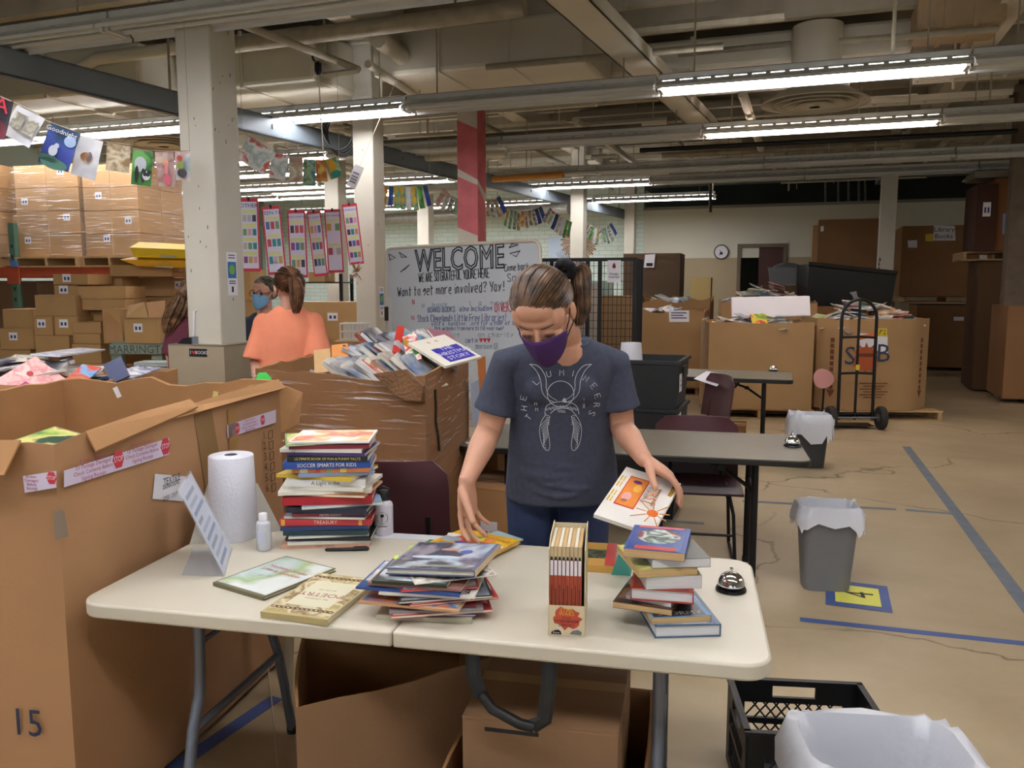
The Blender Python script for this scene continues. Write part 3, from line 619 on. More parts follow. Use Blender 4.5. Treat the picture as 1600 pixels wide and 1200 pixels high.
def heap_book(L_,W_,t,mi):
    k=(L_,W_,t,mi)
    if k not in HB:
        mb=MB(); b=.0022; prof=[(-W_/2,0),(W_/2,0),(W_/2,b),(-W_/2+b,b),(-W_/2+b,t-b),(W_/2,t-b),(W_/2,t),(-W_/2,t)]; n=8
        mb.add([(x,y,z) for x in (-L_/2,L_/2) for y,z in prof],[(0,7,4,3),(3,2,1,0),(4,7,6,5),(8,11,12,15),(11,8,9,10),(12,13,14,15)]+[(q,(q+1)%n,n+(q+1)%n,n+q) for q in range(n)],0)
        mb.bx(-L_/2+.003,L_/2-.003,-W_/2+b,W_/2-.003,b+.0003,t-b-.0003,1); HB[k]=mb.mesh('book',[HEAP[mi],PAGES])
    return HB[k]
SIZES=[(.28,.22,.010),(.25,.20,.012),(.23,.16,.022),(.30,.24,.009),(.21,.14,.018),(.26,.26,.008)]
def heap(cn,z0,zc,n,label,group,seed,lean=None,spread=1.,amount=.5,sizes=SIZES,edge=.3):
    rr=random.Random(seed); cn=[Vector((c[0],c[1],0)) for c in cn]; c0=sum(cn,Vector())/len(cn); k=len(cn); out=[]
    for i in range(n):
        j=rr.randrange(k); a,b=cn[j],cn[(j+1)%k]; t=math.sqrt(rr.random())*(1-edge)*spread
        q=c0+(a.lerp(b,rr.random())-c0)*t; z=z0+(zc-z0)*max(0,1-(t/(1-edge))**1.6)*rr.uniform(.8,1.05)
        s=rr.choice(sizes); o=link('book',heap_book(*s,rr.randrange(8)))
        if lean: rx,ry,rz=lean[0]+rr.uniform(-.3,.3),lean[1]+rr.uniform(-.35,.35),lean[2]+rr.uniform(-.5,.5)
        else: rx,ry,rz=rr.gauss(0,amount*.55),rr.gauss(0,amount*.55),rr.uniform(0,6.28)
        put(o,label,'book',group,loc=(q.x,q.y,z),rot=(rx,ry,rz)); out.append(o)
    return out
# ================================================================ white folding table
TYAW=R(12.2); TFL=Vector((-1.195,2.165,0))
def folding_table(name,label,org,yaw,L_,W_,top,edge,legm,th=.042,rad=.07,split=True,legs='bent',ends=(.27,None)):
    o=thing(name,label,'table',org,-yaw)
    def rpoly(x0,x1,y0,y1,cs):
        pts=[]
        for (cx,cy,a0,on) in ((x0,y0,PI,cs[0]),(x1,y0,1.5*PI,cs[1]),(x1,y1,0,cs[2]),(x0,y1,.5*PI,cs[3])):
            if not on: pts.append((cx,cy)); continue
            ox=cx+(rad if cx==x0 else -rad); oy=cy+(rad if cy==y0 else -rad)
            pts+=[(ox+rad*math.cos(a0+i*PI/12),oy+rad*math.sin(a0+i*PI/12)) for i in range(7)]
        return pts
    for (x0,x1,cs) in (((0,L_/2-.0012,(1,0,0,1)),(L_/2+.0012,L_,(0,1,1,0))) if split else ((0,L_,(1,1,1,1)),)):
        if split: MB().prism(rpoly(x0,x1,0,W_,cs),.74-th,.74).build('table_top',top,o,40,.007)
        else:
            MB().prism(rpoly(x0,x1,0,W_,cs),.74-th,.737).build('edge_band',edge,o,40,.004); p=rpoly(x0+.006,x1-.006,.006,W_-.006,cs); MB().prism(p,.7371,.74).build('table_top',top,o)
    for ex,s in ((.26,-1),(L_-.26,1)):
        for sy in (-1,1):
            y=W_/2+sy*.2
            if legs=='bent': MB().tube([(ex,y,.70),(ex,y+sy*.005,.5),(ex,y+sy*.015,.42),(ex,y+sy*.05,.34),(ex,y+sy*.13,.02)],.0165,12).build('leg',legm,o,60)
            else: MB().tube([(ex,y+sy*.06,.70),(ex,y+sy*.08,.02)],.018,12).build('leg',legm,o,60)
            MB().lathe([(.021,0),(.021,.03),(.017,.035)],12).build('foot_cap',BLACKP,o,loc=(ex,y+sy*(.135 if legs=='bent' else .08),0))
        if legs=='bent':
            MB().tube([(ex,W_/2-.2,.57),(ex,W_/2+.2,.57)],.009,8).build('crossbar',legm,o); MB().tube([(ex,W_/2-.24,.33),(ex,W_/2+.24,.33)],.013,8).build('crossbar',legm,o)
        else: MB().tube([(ex,W_/2-.26,.5),(ex,W_/2+.26,.5)],.012,8).build('crossbar',legm,o)
        MB().tube([(ex,W_/2,.5 if legs!='bent' else .57),(ex-s*.16,W_/2,.61),(ex-s*.42,W_/2,.69)],.011,8).build('brace',legm,o); MB().box((ex-s*.16,W_/2,.61),(.04,.03,.03)).build('brace_joint',legm,o)
        MB().tube([(ex,W_/2-.28,.695),(ex,W_/2+.28,.695)],.012,8).build('top_rail',legm,o)
    return o
WTOP=mat('white_table_plastic','#cfc8b6',.38,var=.03,vs=2,bump=.05,bs=260)
wt=folding_table('folding_table','large white plastic folding table in front, covered with books',TFL,TYAW,1.83,.755,WTOP,WTOP,mat('table_leg_grey','#6f7480',.35,.4))
# carrying strap hanging under the front edge
mb=MB(); mb.tube([(1.115,.03,.70),(1.12,.02,.64),(1.14,.015,.585)],.019,6,flat=.25,up=(0,1,0)); mb.build('handle_strap',BLACKP,wt); MB().tube([(1.14,.015,.595),(1.17,.012,.56),(1.24,.01,.53),(1.275,.012,.525)],.014,10).build('handle_grip',BLACKP,wt,60); MB().tube([(1.27,.012,.525),(1.30,.015,.545),(1.31,.02,.63),(1.31,.03,.70)],.019,6,flat=.25,up=(0,1,0)).build('handle_strap',BLACKP,wt)
def TT(px,py): return P(px,py,.7405)
# ---------------------------------------------------------------- near cardboard bin with the STOP tape
A=Vector((-1.235,2.19,0)); B=Vector((-.97,3.42,0)); C_b=Vector((-1.93,3.52,0)); D_b=Vector((-2.16,2.36,0))
def dip1(i,t):
    if i==0: return .01*math.sin(t*9)
    if i==1: return -.05*math.exp(-((t-.46)/.05)**2)+.01*math.sin(t*14)
    return 0
CARD_N=mat('cardboard_near','#b0855e',.8,var=.08,vs=2.2,bump=.1,bs=70)
gb=open_box('cardboard_bin','big tan cardboard bin stencilled 15, with STOP sealing tape',[A,B,C_b,D_b],.02,1.185,'box',.014,.007,12,CARD_N,3,dip1,None,.62,zc=[1.175,1.20,1.20,1.17])
fr=Face(gb,A,B,.014); fl_=Face(gb,D_b,A,.014)
LAV=mat('seal_tape','#d9cfe6',.45); STOPR=mat('stop_red','#d03a4e',.5); PINK=mat('tape_print','#b0406e',.5)
fr.patch([(93,735),(258,684),(258,710),(93,761)],LAV,'seal_tape'); fl_.patch([(42,742),(94,734),(94,760),(45,768)],LAV,'seal_tape')
def stop_on(face,px,py,r):
    x,z=face.sh(px,py); MB().prism([(r*.85*math.cos(k*PI/3),r*math.sin(k*PI/3)) for k in range(6)],0,.0006).build('stop_hexagon',STOPR,gb,M=face.M(x,z,0,.0152)); text('STOP',r*.8,PAPER,gb,(0,0,0),M=face.M(x,z,0,.0162)@Matrix.Diagonal((.72,1,1,1)))
stop_on(fl_,87,745,.019); stop_on(fr,178,717,.03); stop_on(fr,252,697,.03)
TX='If Seal is Broken\nOr Package Damaged\nCheck Contents Before\nSigning Receipt'
for px,py in ((139,729),(216,704)):
    fr.txt(TX,px,py,.0165,PINK,R(-1),name='tape_lettering',off=.0155)
fl_.txt('Broken\nDamaged\nBefore\nReceipt',56,752,.011,PINK,name='tape_lettering',off=.0155)
fr.patch([(349,664),(426,640),(426,660),(350,684)],LAV,'seal_tape'); stop_on(fr,365,669,.022); stop_on(fr,405,656,.022); fr.txt(TX,385,663,.012,PINK,name='tape_lettering',off=.0155)
fr.patch([(236,740),(285,744),(280,783),(232,779)],PAPER,'donation_label'); fr.txt('TEXTILE',262,749,.034,INK,sx=.72,off=.016); fr.txt('DONATIONS',261,757,.021,INK,sx=.72,off=.016); fr.txt('5255 - 7/17',259,776,.022,INK,shear=.2,sx=.75,off=.016)
fr.patch([(297,648),(325,640),(345,758),(318,780)],mat('clear_tape_brown','#93744e',.25),'packing_tape',t=.0006,off=.0142)
fr.patch([(350,640),(364,636),(370,760),(355,770)],KRAFT,'packing_tape',t=.0006,off=.0142)
for i in range(6):
    y=680+i*16.5; xx=408+i*1.0; fr.txt('%d.'%(i+1),xx,y,.045,INK,name='checklist_number'); x,z=fr.sh(417+i*1.0,y-1)
    mb=MB(); s=.016
    for a,b in (((-s,-s),(s,-s)),((s,-s),(s,s)),((s,s),(-s,s)),((-s,s),(-s,-s))): mb.tube([(a[0],a[1],0),(b[0],b[1],0)],.0012,4)
    mb.build('check_box',INK,gb,M=fr.M(x,z,0,.016))
fl_.txt('15',48,1127,.115,mat('stencil_ink','#2f3550',.8),sx=.95)
fl_.patch([(90,797),(106,795),(113,835),(92,842)],mat('grey_tape','#8a7a6a',.35),'tape_scrap')
# folded-out flaps and torn edges along the rim
def slab(root,pts,th,m,name,down=None,**k):
    v=[Vector(p) for p in pts]; n=(v[1]-v[0]).cross(v[2]-v[0]).normalized()*th
    return wb_(root,MB().rings([[p for p in v],[p+n for p in v]],0),name,m,**k)
slab(gb,[A+Vector((-.99,.12,1.165)),A+Vector((-.09,.0,1.185)),A+Vector((-.11,-.05,1.10)),A+Vector((-.98,.06,1.09))],.006,CARD,'flap')
e=fr.x; up=UP
for s0,s1,h0,h1 in ((.12,.62,.055,.02),(.5,1.24,.02,.03)):
    p0=A+e*s0+up*(1.183)+fr.n*.018; p1=A+e*s1+up*1.203+fr.n*.02
    slab(gb,[p0-up*h0+fr.n*.012,p1-up*h1+fr.n*.012,p1+up*.004-fr.n*.02,(p0+p1)/2+up*.008-fr.n*.02,p0-fr.n*.02],.007,CARD,'torn_edge')
slab(gb,[B+up*1.19,B+Vector((.09,.02,1.15)),B+Vector((.07,.03,1.02)),B+Vector((.0,.0,.98))],.006,CARD,'torn_corner')
def inner_sticker(px,py,m_,sz=(.02,.045),rot=.3):
    r=ray(px,py); t=(3.38)/r.y; p=Vector((0,0,CZ))+r*t
    MB().bx(-sz[0]/2,sz[0]/2,-.001,.001,-sz[1]/2,sz[1]/2).build('price_sticker',m_,gb,loc=p-gb.location,rot=(0,rot,R(-5)))
inner_sticker(183,613,PAPER,rot=-.4); inner_sticker(336,620,mat('price_yellow','#d8cf7a',.6),rot=.2)
# book lying inside
bp_=D(75,668,2.62); book('worn green picture book lying inside the big near bin',.29,.22,.012,'#6f7a52',(bp_.x-.05,2.74,1.055),R(-25),art=ARTS[2],rot=(.16,.12))
for i,(dx,dy,a) in enumerate(((-.25,.2,.4),(.1,.35,1.2),(-.35,.5,2),(.15,.1,-.3),(-.1,.55,.1),(-.5,.25,.9))):
    c=(A+B+C_b+D_b)/4; o=link('book',heap_book(*SIZES[i%6],i%8)); put(o,'picture book deep inside the big near bin','book','books deep in the near bin',loc=(c.x+dx+.1,c.y+dy-.25,.66+.012*i),rot=(.02,.03,a))
# prop under the inside book
o=link('book',heap_book(.30,.24,.009,2)); put(o,'picture book propped upright in the near corner of the bin','book',loc=(bp_.x+.02,2.68,.9),rot=(R(78),0,R(-20)))
# ---------------------------------------------------------------- second bin full of books, far left
q2=[(-1.98,3.66),(-1.80,4.42),(-2.95,4.62),(-3.1,3.85)]
g2=open_box('cardboard_bin','cardboard bin heaped with picture books behind the near bin',q2,.14,1.15,'box',.014,.01,8,CARD,8,floorz=.7)
pallet('pallet under the book bin at far left',(-2.45,4.13),R(-12),0)
heap(q2,1.02,1.22,34,'picture book in the heap of the far left bin','books in the far left bin',21,amount=.35)
def cardbook(label,px4,Y4,m,t=.008,parts=(),name='book',thick_dir=1,group=None):
    """a book seen cover-on: four picture corners with their distances"""
    v=[D(x,y,Yv) for (x,y),Yv in zip(px4,Y4)]; c=sum(v,Vector())/4; ex=(v[1]-v[0]+v[2]-v[3]).normalized(); ey=(v[3]-v[0]+v[2]-v[1]); ey=(ey-ex*ey.dot(ex)).normalized(); n=ex.cross(ey)
    L_=((v[1]-v[0]).length+(v[2]-v[3]).length)/2; W_=((v[3]-v[0]).length+(v[2]-v[1]).length)/2
    o=thing(name,label,'book',c); o['group']=group or ''
    if not group: del o['group']
    o.matrix_local=Matrix(((ex.x,ey.x,n.x,c.x),(ex.y,ey.y,n.y,c.y),(ex.z,ey.z,n.z,c.z),(0,0,0,1)))
    prof=[(-W_/2,-t),(W_/2,-t),(W_/2,-t+.0015),(-W_/2+.0015,-t+.0015),(-W_/2+.0015,-.0015),(W_/2,-.0015),(W_/2,0),(-W_/2,0)]; k=8
    MB().add([(x,y,z) for x in (-L_/2,L_/2) for y,z in prof],[(0,7,4,3),(3,2,1,0),(4,7,6,5),(8,11,12,15),(11,8,9,10),(12,13,14,15)]+[(i,(i+1)%k,k+(i+1)%k,k+i) for i in range(k)]).build('cover',m,o)
    MB().bx(-L_/2+.003,L_/2-.003,-W_/2+.0016,W_/2-.003,-t+.0016,-.0016).build('page_block',PAGES,o)
    for (kind,a) in parts:
        if kind=='rect': x0,x1,y0,y1,mm=a; MB().bx(x0*L_,x1*L_,y0*W_,y1*W_,0,.0006).build('cover_art',mm,o)
        if kind=='ell': x,y,rx,ry,mm=a; MB().prism([(x*L_+rx*L_*math.cos(i*PI/8),y*W_+ry*L_*math.sin(i*PI/8)) for i in range(16)],0,.0009).build('cover_art',mm,o)
        if kind=='txt': s,x,y,sz,mm=a; text(s,sz*W_,mm,o,(x*L_,y*W_,.0012))
    return o
PKB=artmat('art_pink',['#e8a9a6','#f0bdb8','#d98f90','#f3cdc6'],14,.3)
cardbook('pink picture book with a magenta panel leaning in the far left bin',[(-15,610),(55,655)[:0] or (45,640),(104,600),(52,548)],[3.75,3.75,3.95,3.98],PKB,.008,[('rect',(-.1,.45,-.45,-.02,mat('magenta','#b8327c',.4))),('ell',(-.2,.15,.07,.07,mat('cover_#b0262e','#b0262e',.4))),('rect',(.3,.42,-.35,-.1,PAPER)),('ell',(-.02,-.35,.08,.06,cvm('#e8b03a'))),('ell',(.1,-.12,.04,.03,cvm('#e8d24a')))])
cardbook('blue and red picture book tilted in the far left bin',[(105,598),(150,602),(138,574),(122,568)],[3.9,3.9,4.05,4.05],artmat('art_bluered',['#3f86c4','#7fb4dd','#d9503c','#c98a66'],9,.3),.008)
cardbook('dark navy book standing open-edged in the far left bin',[(162,596),(188,594),(200,551),(176,572)],[3.9,3.95,4.0,4.0],cvm('#3a4266'),.01)
cardbook('pale blue glossy book lying on top of the far left bin',[(88,555),(135,556),(128,545),(86,541)],[4.1,4.1,4.5,4.5],artmat('art_pale',['#a9b8dd','#e9ecf6','#c6cfe6','#f4f6fb'],8,.15),.008)
cardbook('long blue glossy book at the right side of the far left bin',[(186,592),(222,586),(238,578),(196,566)],[4.0,4.0,4.3,4.3],artmat('art_blueg',['#4d7cc0','#cfe0f2','#3a5fa0','#e6eef8'],9,.12),.008)
# ---------------------------------------------------------------- shrink-wrapped bin full of books, centre left
q3=[(-.385,3.63),(-.25,4.72),(-1.09,4.84),(-1.25,4.0)]
def dip3(i,t):
    if i==3: return -.03*math.exp(-((t-.75)/.12)**2)-.012
    if i==0: return .02*t
    return .005
g3=open_box('cardboard_bin','stretch-wrapped brown cardboard bin overflowing with books beside the whiteboard',q3,.14,1.2,'box',.014,.008,10,CARD_DK,5,dip3,floorz=.7)
pallet('pallet under the stretch-wrapped book bin',(-.73,4.3),R(-15),0,(.85,1.0))
film(g3,q3,.3,1.19)
f3=Face(g3,(-1.25,4.0),(-.385,3.63),.016); f3r=Face(g3,(-.385,3.63),(-.25,4.72),.016)
# torn flap hanging on the front, crack at the corner
TORN=mat('torn_kraft','#7d5a3c',.95,var=.25,vs=9,bump=.8,bs=60)
f3.patch([(590,583),(640,576),(668,602),(664,625),(640,624),(618,610)],TORN,'torn_patch',t=.02,off=.02)
x,z=f3r.sh(680,640)
mb=MB(); mb.tube([(0,.1,0),(.01,.02,0),(.0,-.05,0),(.05,-.12,0),(.07,-.2,0)],.006,5); mb.build('tear',mat('tear_dark','#2a1c12',.9),g3,M=f3r.M(x-.05,z,0,.014))
f3r.patch([(727,600),(748,588),(748,655),(730,668)],mat('packing_list','#b7bfd6',.5),'packing_list',t=.002,off=.03)
f3r.patch([(738,562),(750,556),(752,600),(741,612)],mat('orange_tag','#d97a2e',.6),'orange_tag',t=.003,off=.03)
heap(q3,1.06,1.18,18,'thin picture book in the heap of the stretch-wrapped bin','books in the stretch-wrapped bin',33,amount=.4)
rr=random.Random(5)
for j,(pa0,pb0,Y,zz,nn_) in enumerate(((540,668,3.98,1.175,15),(565,690,4.22,1.225,15),(590,695,4.46,1.275,12))):
    for i in range(nn_):   # slanting rows of slim books seen edge-on
        px=pa0+(pb0-pa0)*(i+rr.uniform(-.2,.2))/nn_; X=(px-800)/FPX*Y; sz=rr.choice(((.28,.22,.016),(.25,.20,.020),(.23,.17,.024),(.30,.22,.013)))
        o=link('book',heap_book(*sz,rr.choice((0,1,5,5,6,7,2,3)))); put(o,'slim picture book leaning in the %s slanted row of the wrapped bin'%('front','middle','back')[j],'book','leaning books in the wrapped bin',loc=(X,Y,zz-.02+.02*i/nn_),rot=(R(-2)+rr.uniform(-.1,.12),R(36)+rr.uniform(-.16,.12),R(-8)+rr.uniform(-.2,.2)))
cardbook('white book with blue panel lettered The Christmas Story, front of the wrapped bin',[(660,570),(728,560),(718,520),(672,538)],[3.86,4.05,4.3,4.12],mat('cover_cream','#ece6d6',.35),.012,[('rect',(-.28,.42,-.42,.1,mat('xmas_blue','#3a36a8',.4))),('txt',('THE\nCHRISTMAS\nSTORY',.07,-.14,.17,PAPER)),('txt',('*  *',.0,.3,.2,cvm('#c9503c')))])
cardbook('rose pink hardcover leaning at the back of the wrapped bin',[(690,540),(726,548),(700,516),(667,514)],[4.2,4.25,4.5,4.45],mat('rose_cover','#a8707e',.4,var=.15),.014)
cardbook('green and red picture book standing in the wrapped bin',[(640,566),(668,558),(640,520),(626,530)],[4.0,4.0,4.2,4.2],artmat('art_grinch',['#e9e4da','#7fb52e','#c9302f','#f4f0ea','#4e8a2a'],11,.3),.01)
cardbook('red spined book leaning left of the green one in the wrapped bin',[(622,548),(634,552),(622,508),(612,512)],[4.1,4.1,4.3,4.3],cvm('#c23a30'),.012)
cardbook('glossy wide picture book lying flat at the left of the wrapped heap',[(528,558),(598,554),(592,536),(530,544)],[4.2,4.2,4.5,4.5],artmat('art_glossy',['#9fb3bd','#dfe5e4','#6a7a86','#b9b2a6'],7,.12),.012)
for i,(a,c) in enumerate((((484,570),'#c9a06a'),((512,562),'#d98a3e'),((524,568),'#8fa4b0'))):
    x,y=a; cardbook(('tan','orange','grey')[i]+' thin book poking up at the left end of the wrapped bin',[(x,y+10),(x+26,y+12),(x+38,y-28),(x+14,y-20)],[4.1,4.1,4.15,4.15],cvm(c),.008)
g=D(411,598,3.45); MB().prism([(-.03,-.02),(.02,-.03),(.035,.0),(.01,.03),(-.02,.02)],0,.008).build('green_scrap',mat('green_scrap','#36b548',.4),None,label='bright green scrap on the torn far corner of the near bin',cat='scrap',loc=(g.x,g.y,1.21),rot=(.7,.2,.4))
# ================================================================ things on the white table
TH=.7405
# acrylic sign holder, leaning away to the left
b0=TT(350,901); b1=TT(362,858); lean=Vector((-.125,.0,.262))
sg=thing('sign_holder','clear acrylic sign holder with a printed sheet, at the left of the white table','sign holder',(b0+b1)/2)
ACR=mat('acrylic','#dfe6f0',.08,alpha=.25,spec=.8); SHEET=mat('printed_sheet','#dfe4f2',.4)
ed=(b1-b0).normalized(); nn=ed.cross(lean.normalized()).normalized()
def para(o,c0,e1,e2,th,m,name):
    n=e1.cross(e2).normalized()*th; v=[c0,c0+e1,c0+e1+e2,c0+e2]; return wb_(o,MB().rings([v,[p+n for p in v]]),name,m)
w_=(b1-b0)
para(sg,b0,w_,lean,.003,ACR,'acrylic_front'); para(sg,b0+w_*.04+lean*.02+nn*.0012,w_*.92,lean*.96,.0006,SHEET,'printed_sheet')
para(sg,b0+Vector((-.13,.01,0)),Vector((.13,-.01,0)),w_,.0025,ACR,'acrylic_base')
for i in range(9):
    t=.08+.095*i; wd=(.6,.75,.5,.7,.65,.3,.72,.55,.6)[i]; para(sg,b0+w_*.12+lean*t+nn*.0022,w_*wd,lean*.045,.0005,mat('sheet_print_%d'%(i%3),('#8a9cc4','#b5bfd8','#9aa3b8')[i%3],.5),'sheet_print')
# paper towels with a loose white board behind
pr=TT(366,838); o=thing('paper_towel_roll','standing white paper towel roll beside the near bin','paper towel',pr,0)
mb=MB(); n=36; mb.lathe([(.079,0),(.080,.005),(.078,.15),(.074,.283),(.071,.286),(.022,.286)],n,cap=False); mb.build('paper',mat('paper_towel','#e3e4ee',.85,bump=.35,bs=90),o,50)
MB().lathe([(.022,0),(.022,.286),(.019,.287),(.019,.01)],20,cap=False).build('cardboard_core',mat('core','#6b6570',.8),o,60)
v=[TT(296,851),TT(440,829),D(402,756,2.85),D(331,735,2.8)]; o=thing('white_card','plain white card leaning behind the paper towel roll','card',(v[0]+v[1])/2); wb_(o,MB().rings([v,[p+Vector((.0,.004,0)) for p in v]]),'sheet',mat('white_card','#c9c4b8',.7))
# hand sanitiser
o=thing('sanitiser_bottle','small clear sanitiser bottle with white cap left of the tall book stack','bottle',TT(413,858))
MB().lathe([(.001,0),(.023,.001),(.024,.006),(.024,.085),(.021,.094),(.012,.099)],20,cap=False).build('bottle',mat('clear_bottle','#dfe2ea',.15,alpha=.75),o,45); MB().lathe([(.0145,.097),(.0145,.118),(.012,.121),(.001,.122)],18).build('cap',PAPER,o,40); MB().bx(-.012,.012,-.0247,-.0242,.025,.065).build('bottle_label',mat('sani_label','#c4c9dc',.4),o)
o=thing('pen','black felt pen in front of the tall book stack','pen',TT(542,861),R(4))
MB().tube([(-.07,0,.006),(-.065,0,.006),(.02,0,.006)],[.003,.0058,.006],10).build('barrel',BLACKP,o,40); MB().tube([(.02,0,.0068),(.068,0,.0068),(.072,0,.0068)],[.0068,.0068,.003],10).build('pen_cap',INK,o,40); MB().bx(.025,.065,-.001,.001,.0135,.0155).build('clip',INK,o)
# steel water bottle with black lid
o=thing('water_bottle','white steel water bottle with black lid at the back edge of the table','bottle',TT(600,834))
MB().lathe([(.001,0),(.031,.001),(.033,.006),(.033,.1),(.03,.112),(.019,.12),(.019,.126),(.001,.127)],24,cap=False).build('flask',mat('white_flask','#d9d6e2',.3),o,40); MB().lathe([(.021,.122),(.022,.15),(.019,.154),(.001,.155)],20).build('lid',BLACKP,o,40)
MB().tube([(-.022,0,.135),(-.02,0,.16),(0,0,.168),(.02,0,.16),(.022,0,.135)],.004,6).build('lid_loop',BLACKP,o)
MB().tube([(.018*math.cos(a),-.0335+abs(math.cos(a))*.005,.065+.02*math.sin(a)) for a in [2*PI*i/24 for i in range(24)]],.0008,4,closed=True).build('round_emblem',INK,o); MB().tube([(0,-.0338,.052),(0,-.0338,.068)],.001,4).build('emblem_stem',INK,o); MB().ell((0,-.0335,.073),(.007,.001,.006),n=10).build('emblem_crown',INK,o); MB().bx(-.016,.016,-.0335,-.033,.0335,.0375).build('small_print',mat('faint_print','#8a8892',.6),o)
v=[TT(570,840),TT(705,846),TT(700,838),TT(572,831)]; o=thing('paper_sheet','glossy white paper sheet along the back edge of the table','paper',(v[0]+v[2])/2); wb_(o,MB().rings([v,[p+UP*.0012 for p in v]]),'sheet',mat('gloss_sheet','#eef0f6',.12))
# ---- tall stack of children's books
sp=TT(505,856)+Vector((.0,.11,0)); z=TH
S1=[ # colour, length, thickness, dx, rz, spine?, title, title colour, label
('#d8a98e',.29,.011,-.01,3,1,'CHRIS PEARCE','#8a4a3a','peach spined book at the bottom of the tall stack'),
('#e3ded6',.27,.009,.0,6,0,None,None,'white edged paperback second from the bottom of the tall stack'),
('#25262b',.28,.010,.005,1,1,None,None,'black spined paperback third from the bottom of the tall stack'),
('#c9d0d4',.26,.007,-.005,8,0,None,None,'thin grey-white booklet low in the tall stack'),
('#1f3a40',.275,.014,-.005,2,1,None,None,'dark teal hardcover low in the tall stack'),
('#2b3c6b',.285,.012,-.012,4,1,None,None,'navy book just under the red Treasury'),
('#c8383c',.30,.019,-.006,2,1,'TREASURY','#f2d9c4','red book lettered Treasury in the tall stack'),
('#7f93a8',.27,.008,.0,-3,0,None,None,'blue-grey paperback resting on the red Treasury'),
('#7a2431',.25,.010,.01,3,1,'HEATED ANDREW','#e6cfcf','wine red slim book with white lettering in the tall stack'),
('#22263a',.27,.017,.012,-5,1,None,None,'near-black hardcover under the bright red book'),
('#8fb4cf',.26,.009,.03,14,0,None,None,'sky blue paperback poking out right of the tall stack'),
('#b3202c',.29,.024,.0,4,1,None,None,'thick bright red hardcover halfway up the tall stack'),
('#d98f55',.28,.007,.006,-7,0,None,None,'thin orange edged magazine above the bright red book'),
('#e8e4da',.30,.011,-.012,7,0,None,None,'cream magazine halfway up the tall stack'),
('#efece4',.27,.010,.01,-8,0,None,None,'white paperback under the poetry book of the tall stack'),
('#e4e2de',.26,.020,.0,1,1,'A Light in the','#33343a','white spined book lettered A Light in the'),
('#d8b83a',.27,.010,-.012,-14,1,None,None,'yellow spined picture book skewed in the tall stack'),
('#8d9dc0',.24,.011,.02,9,1,None,None,'lavender blue book above the yellow spined one'),
('#d07a3e',.25,.012,.015,3,1,None,None,'orange striped spine in the upper tall stack'),
('#2a4f9e',.28,.021,.0,5,1,'SOCCER SMARTS FOR KIDS','#f0e6d0','blue book lettered Soccer Smarts for Kids'),
('#20241f',.26,.015,.01,1,1,'ULTIMATE BOOK OF FUN & FUNNY FACTS','#d8c86a','black book lettered Ultimate Book of Fun'),
('#4a3570',.26,.010,.012,-4,1,None,None,'purple book in the upper tall stack'),
('#e9e8e2',.27,.010,-.006,-3,0,None,None,'white paperback with lime print near the top of the tall stack'),
('#8f2a3a',.26,.012,.01,4,1,None,None,'wine red book just under the top of the tall stack'),
('#6f9a52',.26,.005,-.02,16,0,None,None,'green booklet peeking out left under the topmost magazine'),
('#f0edea',.26,.006,.015,2,1,None,None,'topmost white magazine with red and orange print on the tall stack'),
]
rr=random.Random(4)
for i,(c,l,t,dx,a,sf,ti,tcx,lb) in enumerate(S1):
    t*=1.10
    o=book(lb,l,.215,t,c,(sp.x+dx+.01,sp.y+rr.uniform(-.006,.006),z),R(a),bool(sf),ti,tcx,.52 if ti and len(ti)>15 else .6,ARTS[0] if i==len(S1)-1 else (ARTS[2] if 'green' in lb else None),hard='hard' in lb or t>.02,
        band=[(.1,.2,'#e3d6b0'),(.3,.36,'#c9503c'),(.45,.5,'#7fa05a'),(.62,.7,'#e8c45a')] if 'striped' in lb else ([(.02,.06,'#e9b04a'),(.86,.9,'#e9b04a')] if 'Treasury' in lb and 'lettered' in lb else None)); z+=t+.0006
# ---- two picture books lying at the front left
def flat_book(label,px4,t,cov,art,tops,zb=TH,hard=True,spine_i=0,pages=None,group=None):
    v=[P(x,y,zb+t) for x,y in px4]; c=sum(v,Vector())/4; ex=(v[1]-v[0]+v[2]-v[3]); a=math.atan2(ex.y,ex.x)
    L_=ex.length/2; W_=((v[3]-v[0]).length+(v[2]-v[1]).length)/2
    return book(label,L_,W_,t,cov,(c.x,c.y,zb),a,True,art=art,hard=hard,top=tops,pages=pages,group=group),L_,W_
SHADOW_ART=artmat('art_meadow',['#cfdcd8','#b9ccc6','#a9c08c','#e0e6e2'],5,.18,2.,2)
flat_book('pale green picture book Nothing Sticks Like a Shadow lying flat',[(338,910),(412,934),(524,887),(442,868)],.011,'#6f6a4e',SHADOW_ART,[('Nothing Sticks\nLike a Shadow',.028,.0,.035,PI+R(0)-PI,'#b04a5c'),('* *',.04,-.02,-.03,.2,'#8a6a7a')])
OLDM=artmat('art_oldposy',['#c9bd90','#a8945e','#dcd3ae','#8a6a42','#cfc9a4'],14,.5,1.)
o,L_,W_=flat_book('worn cream Poetry anthology with ornate border lying flat',[(415,958),(516,967),(588,906),(490,893)],.017,'#b8a878',OLDM,[('POETRY',.036,0,-.005,PI,'#8f3238'),('for Children',.014,0,-.035,PI,'#6a5a3c'),('BOOK OF',.012,0,.03,PI,'#6a5a3c')])
MB().bx(-L_*.33,L_*.33,-W_*.28,W_*.3,.0175,.0177).build('title_panel',mat('old_panel','#d8d4b8',.5),o)
for i in range(26):     # chain border of links
    t=i/26; x=-L_*.42+L_*.84*(i%13)/12; y=(-W_*.36 if i<13 else W_*.4)
    MB().tube([(x+.009*math.cos(q),y+.006*math.sin(q),.0178) for q in [2*PI*k/8 for k in range(8)]],.0012,4,closed=True).build('border_link',mat('border_brown','#6f4a34',.6),o)
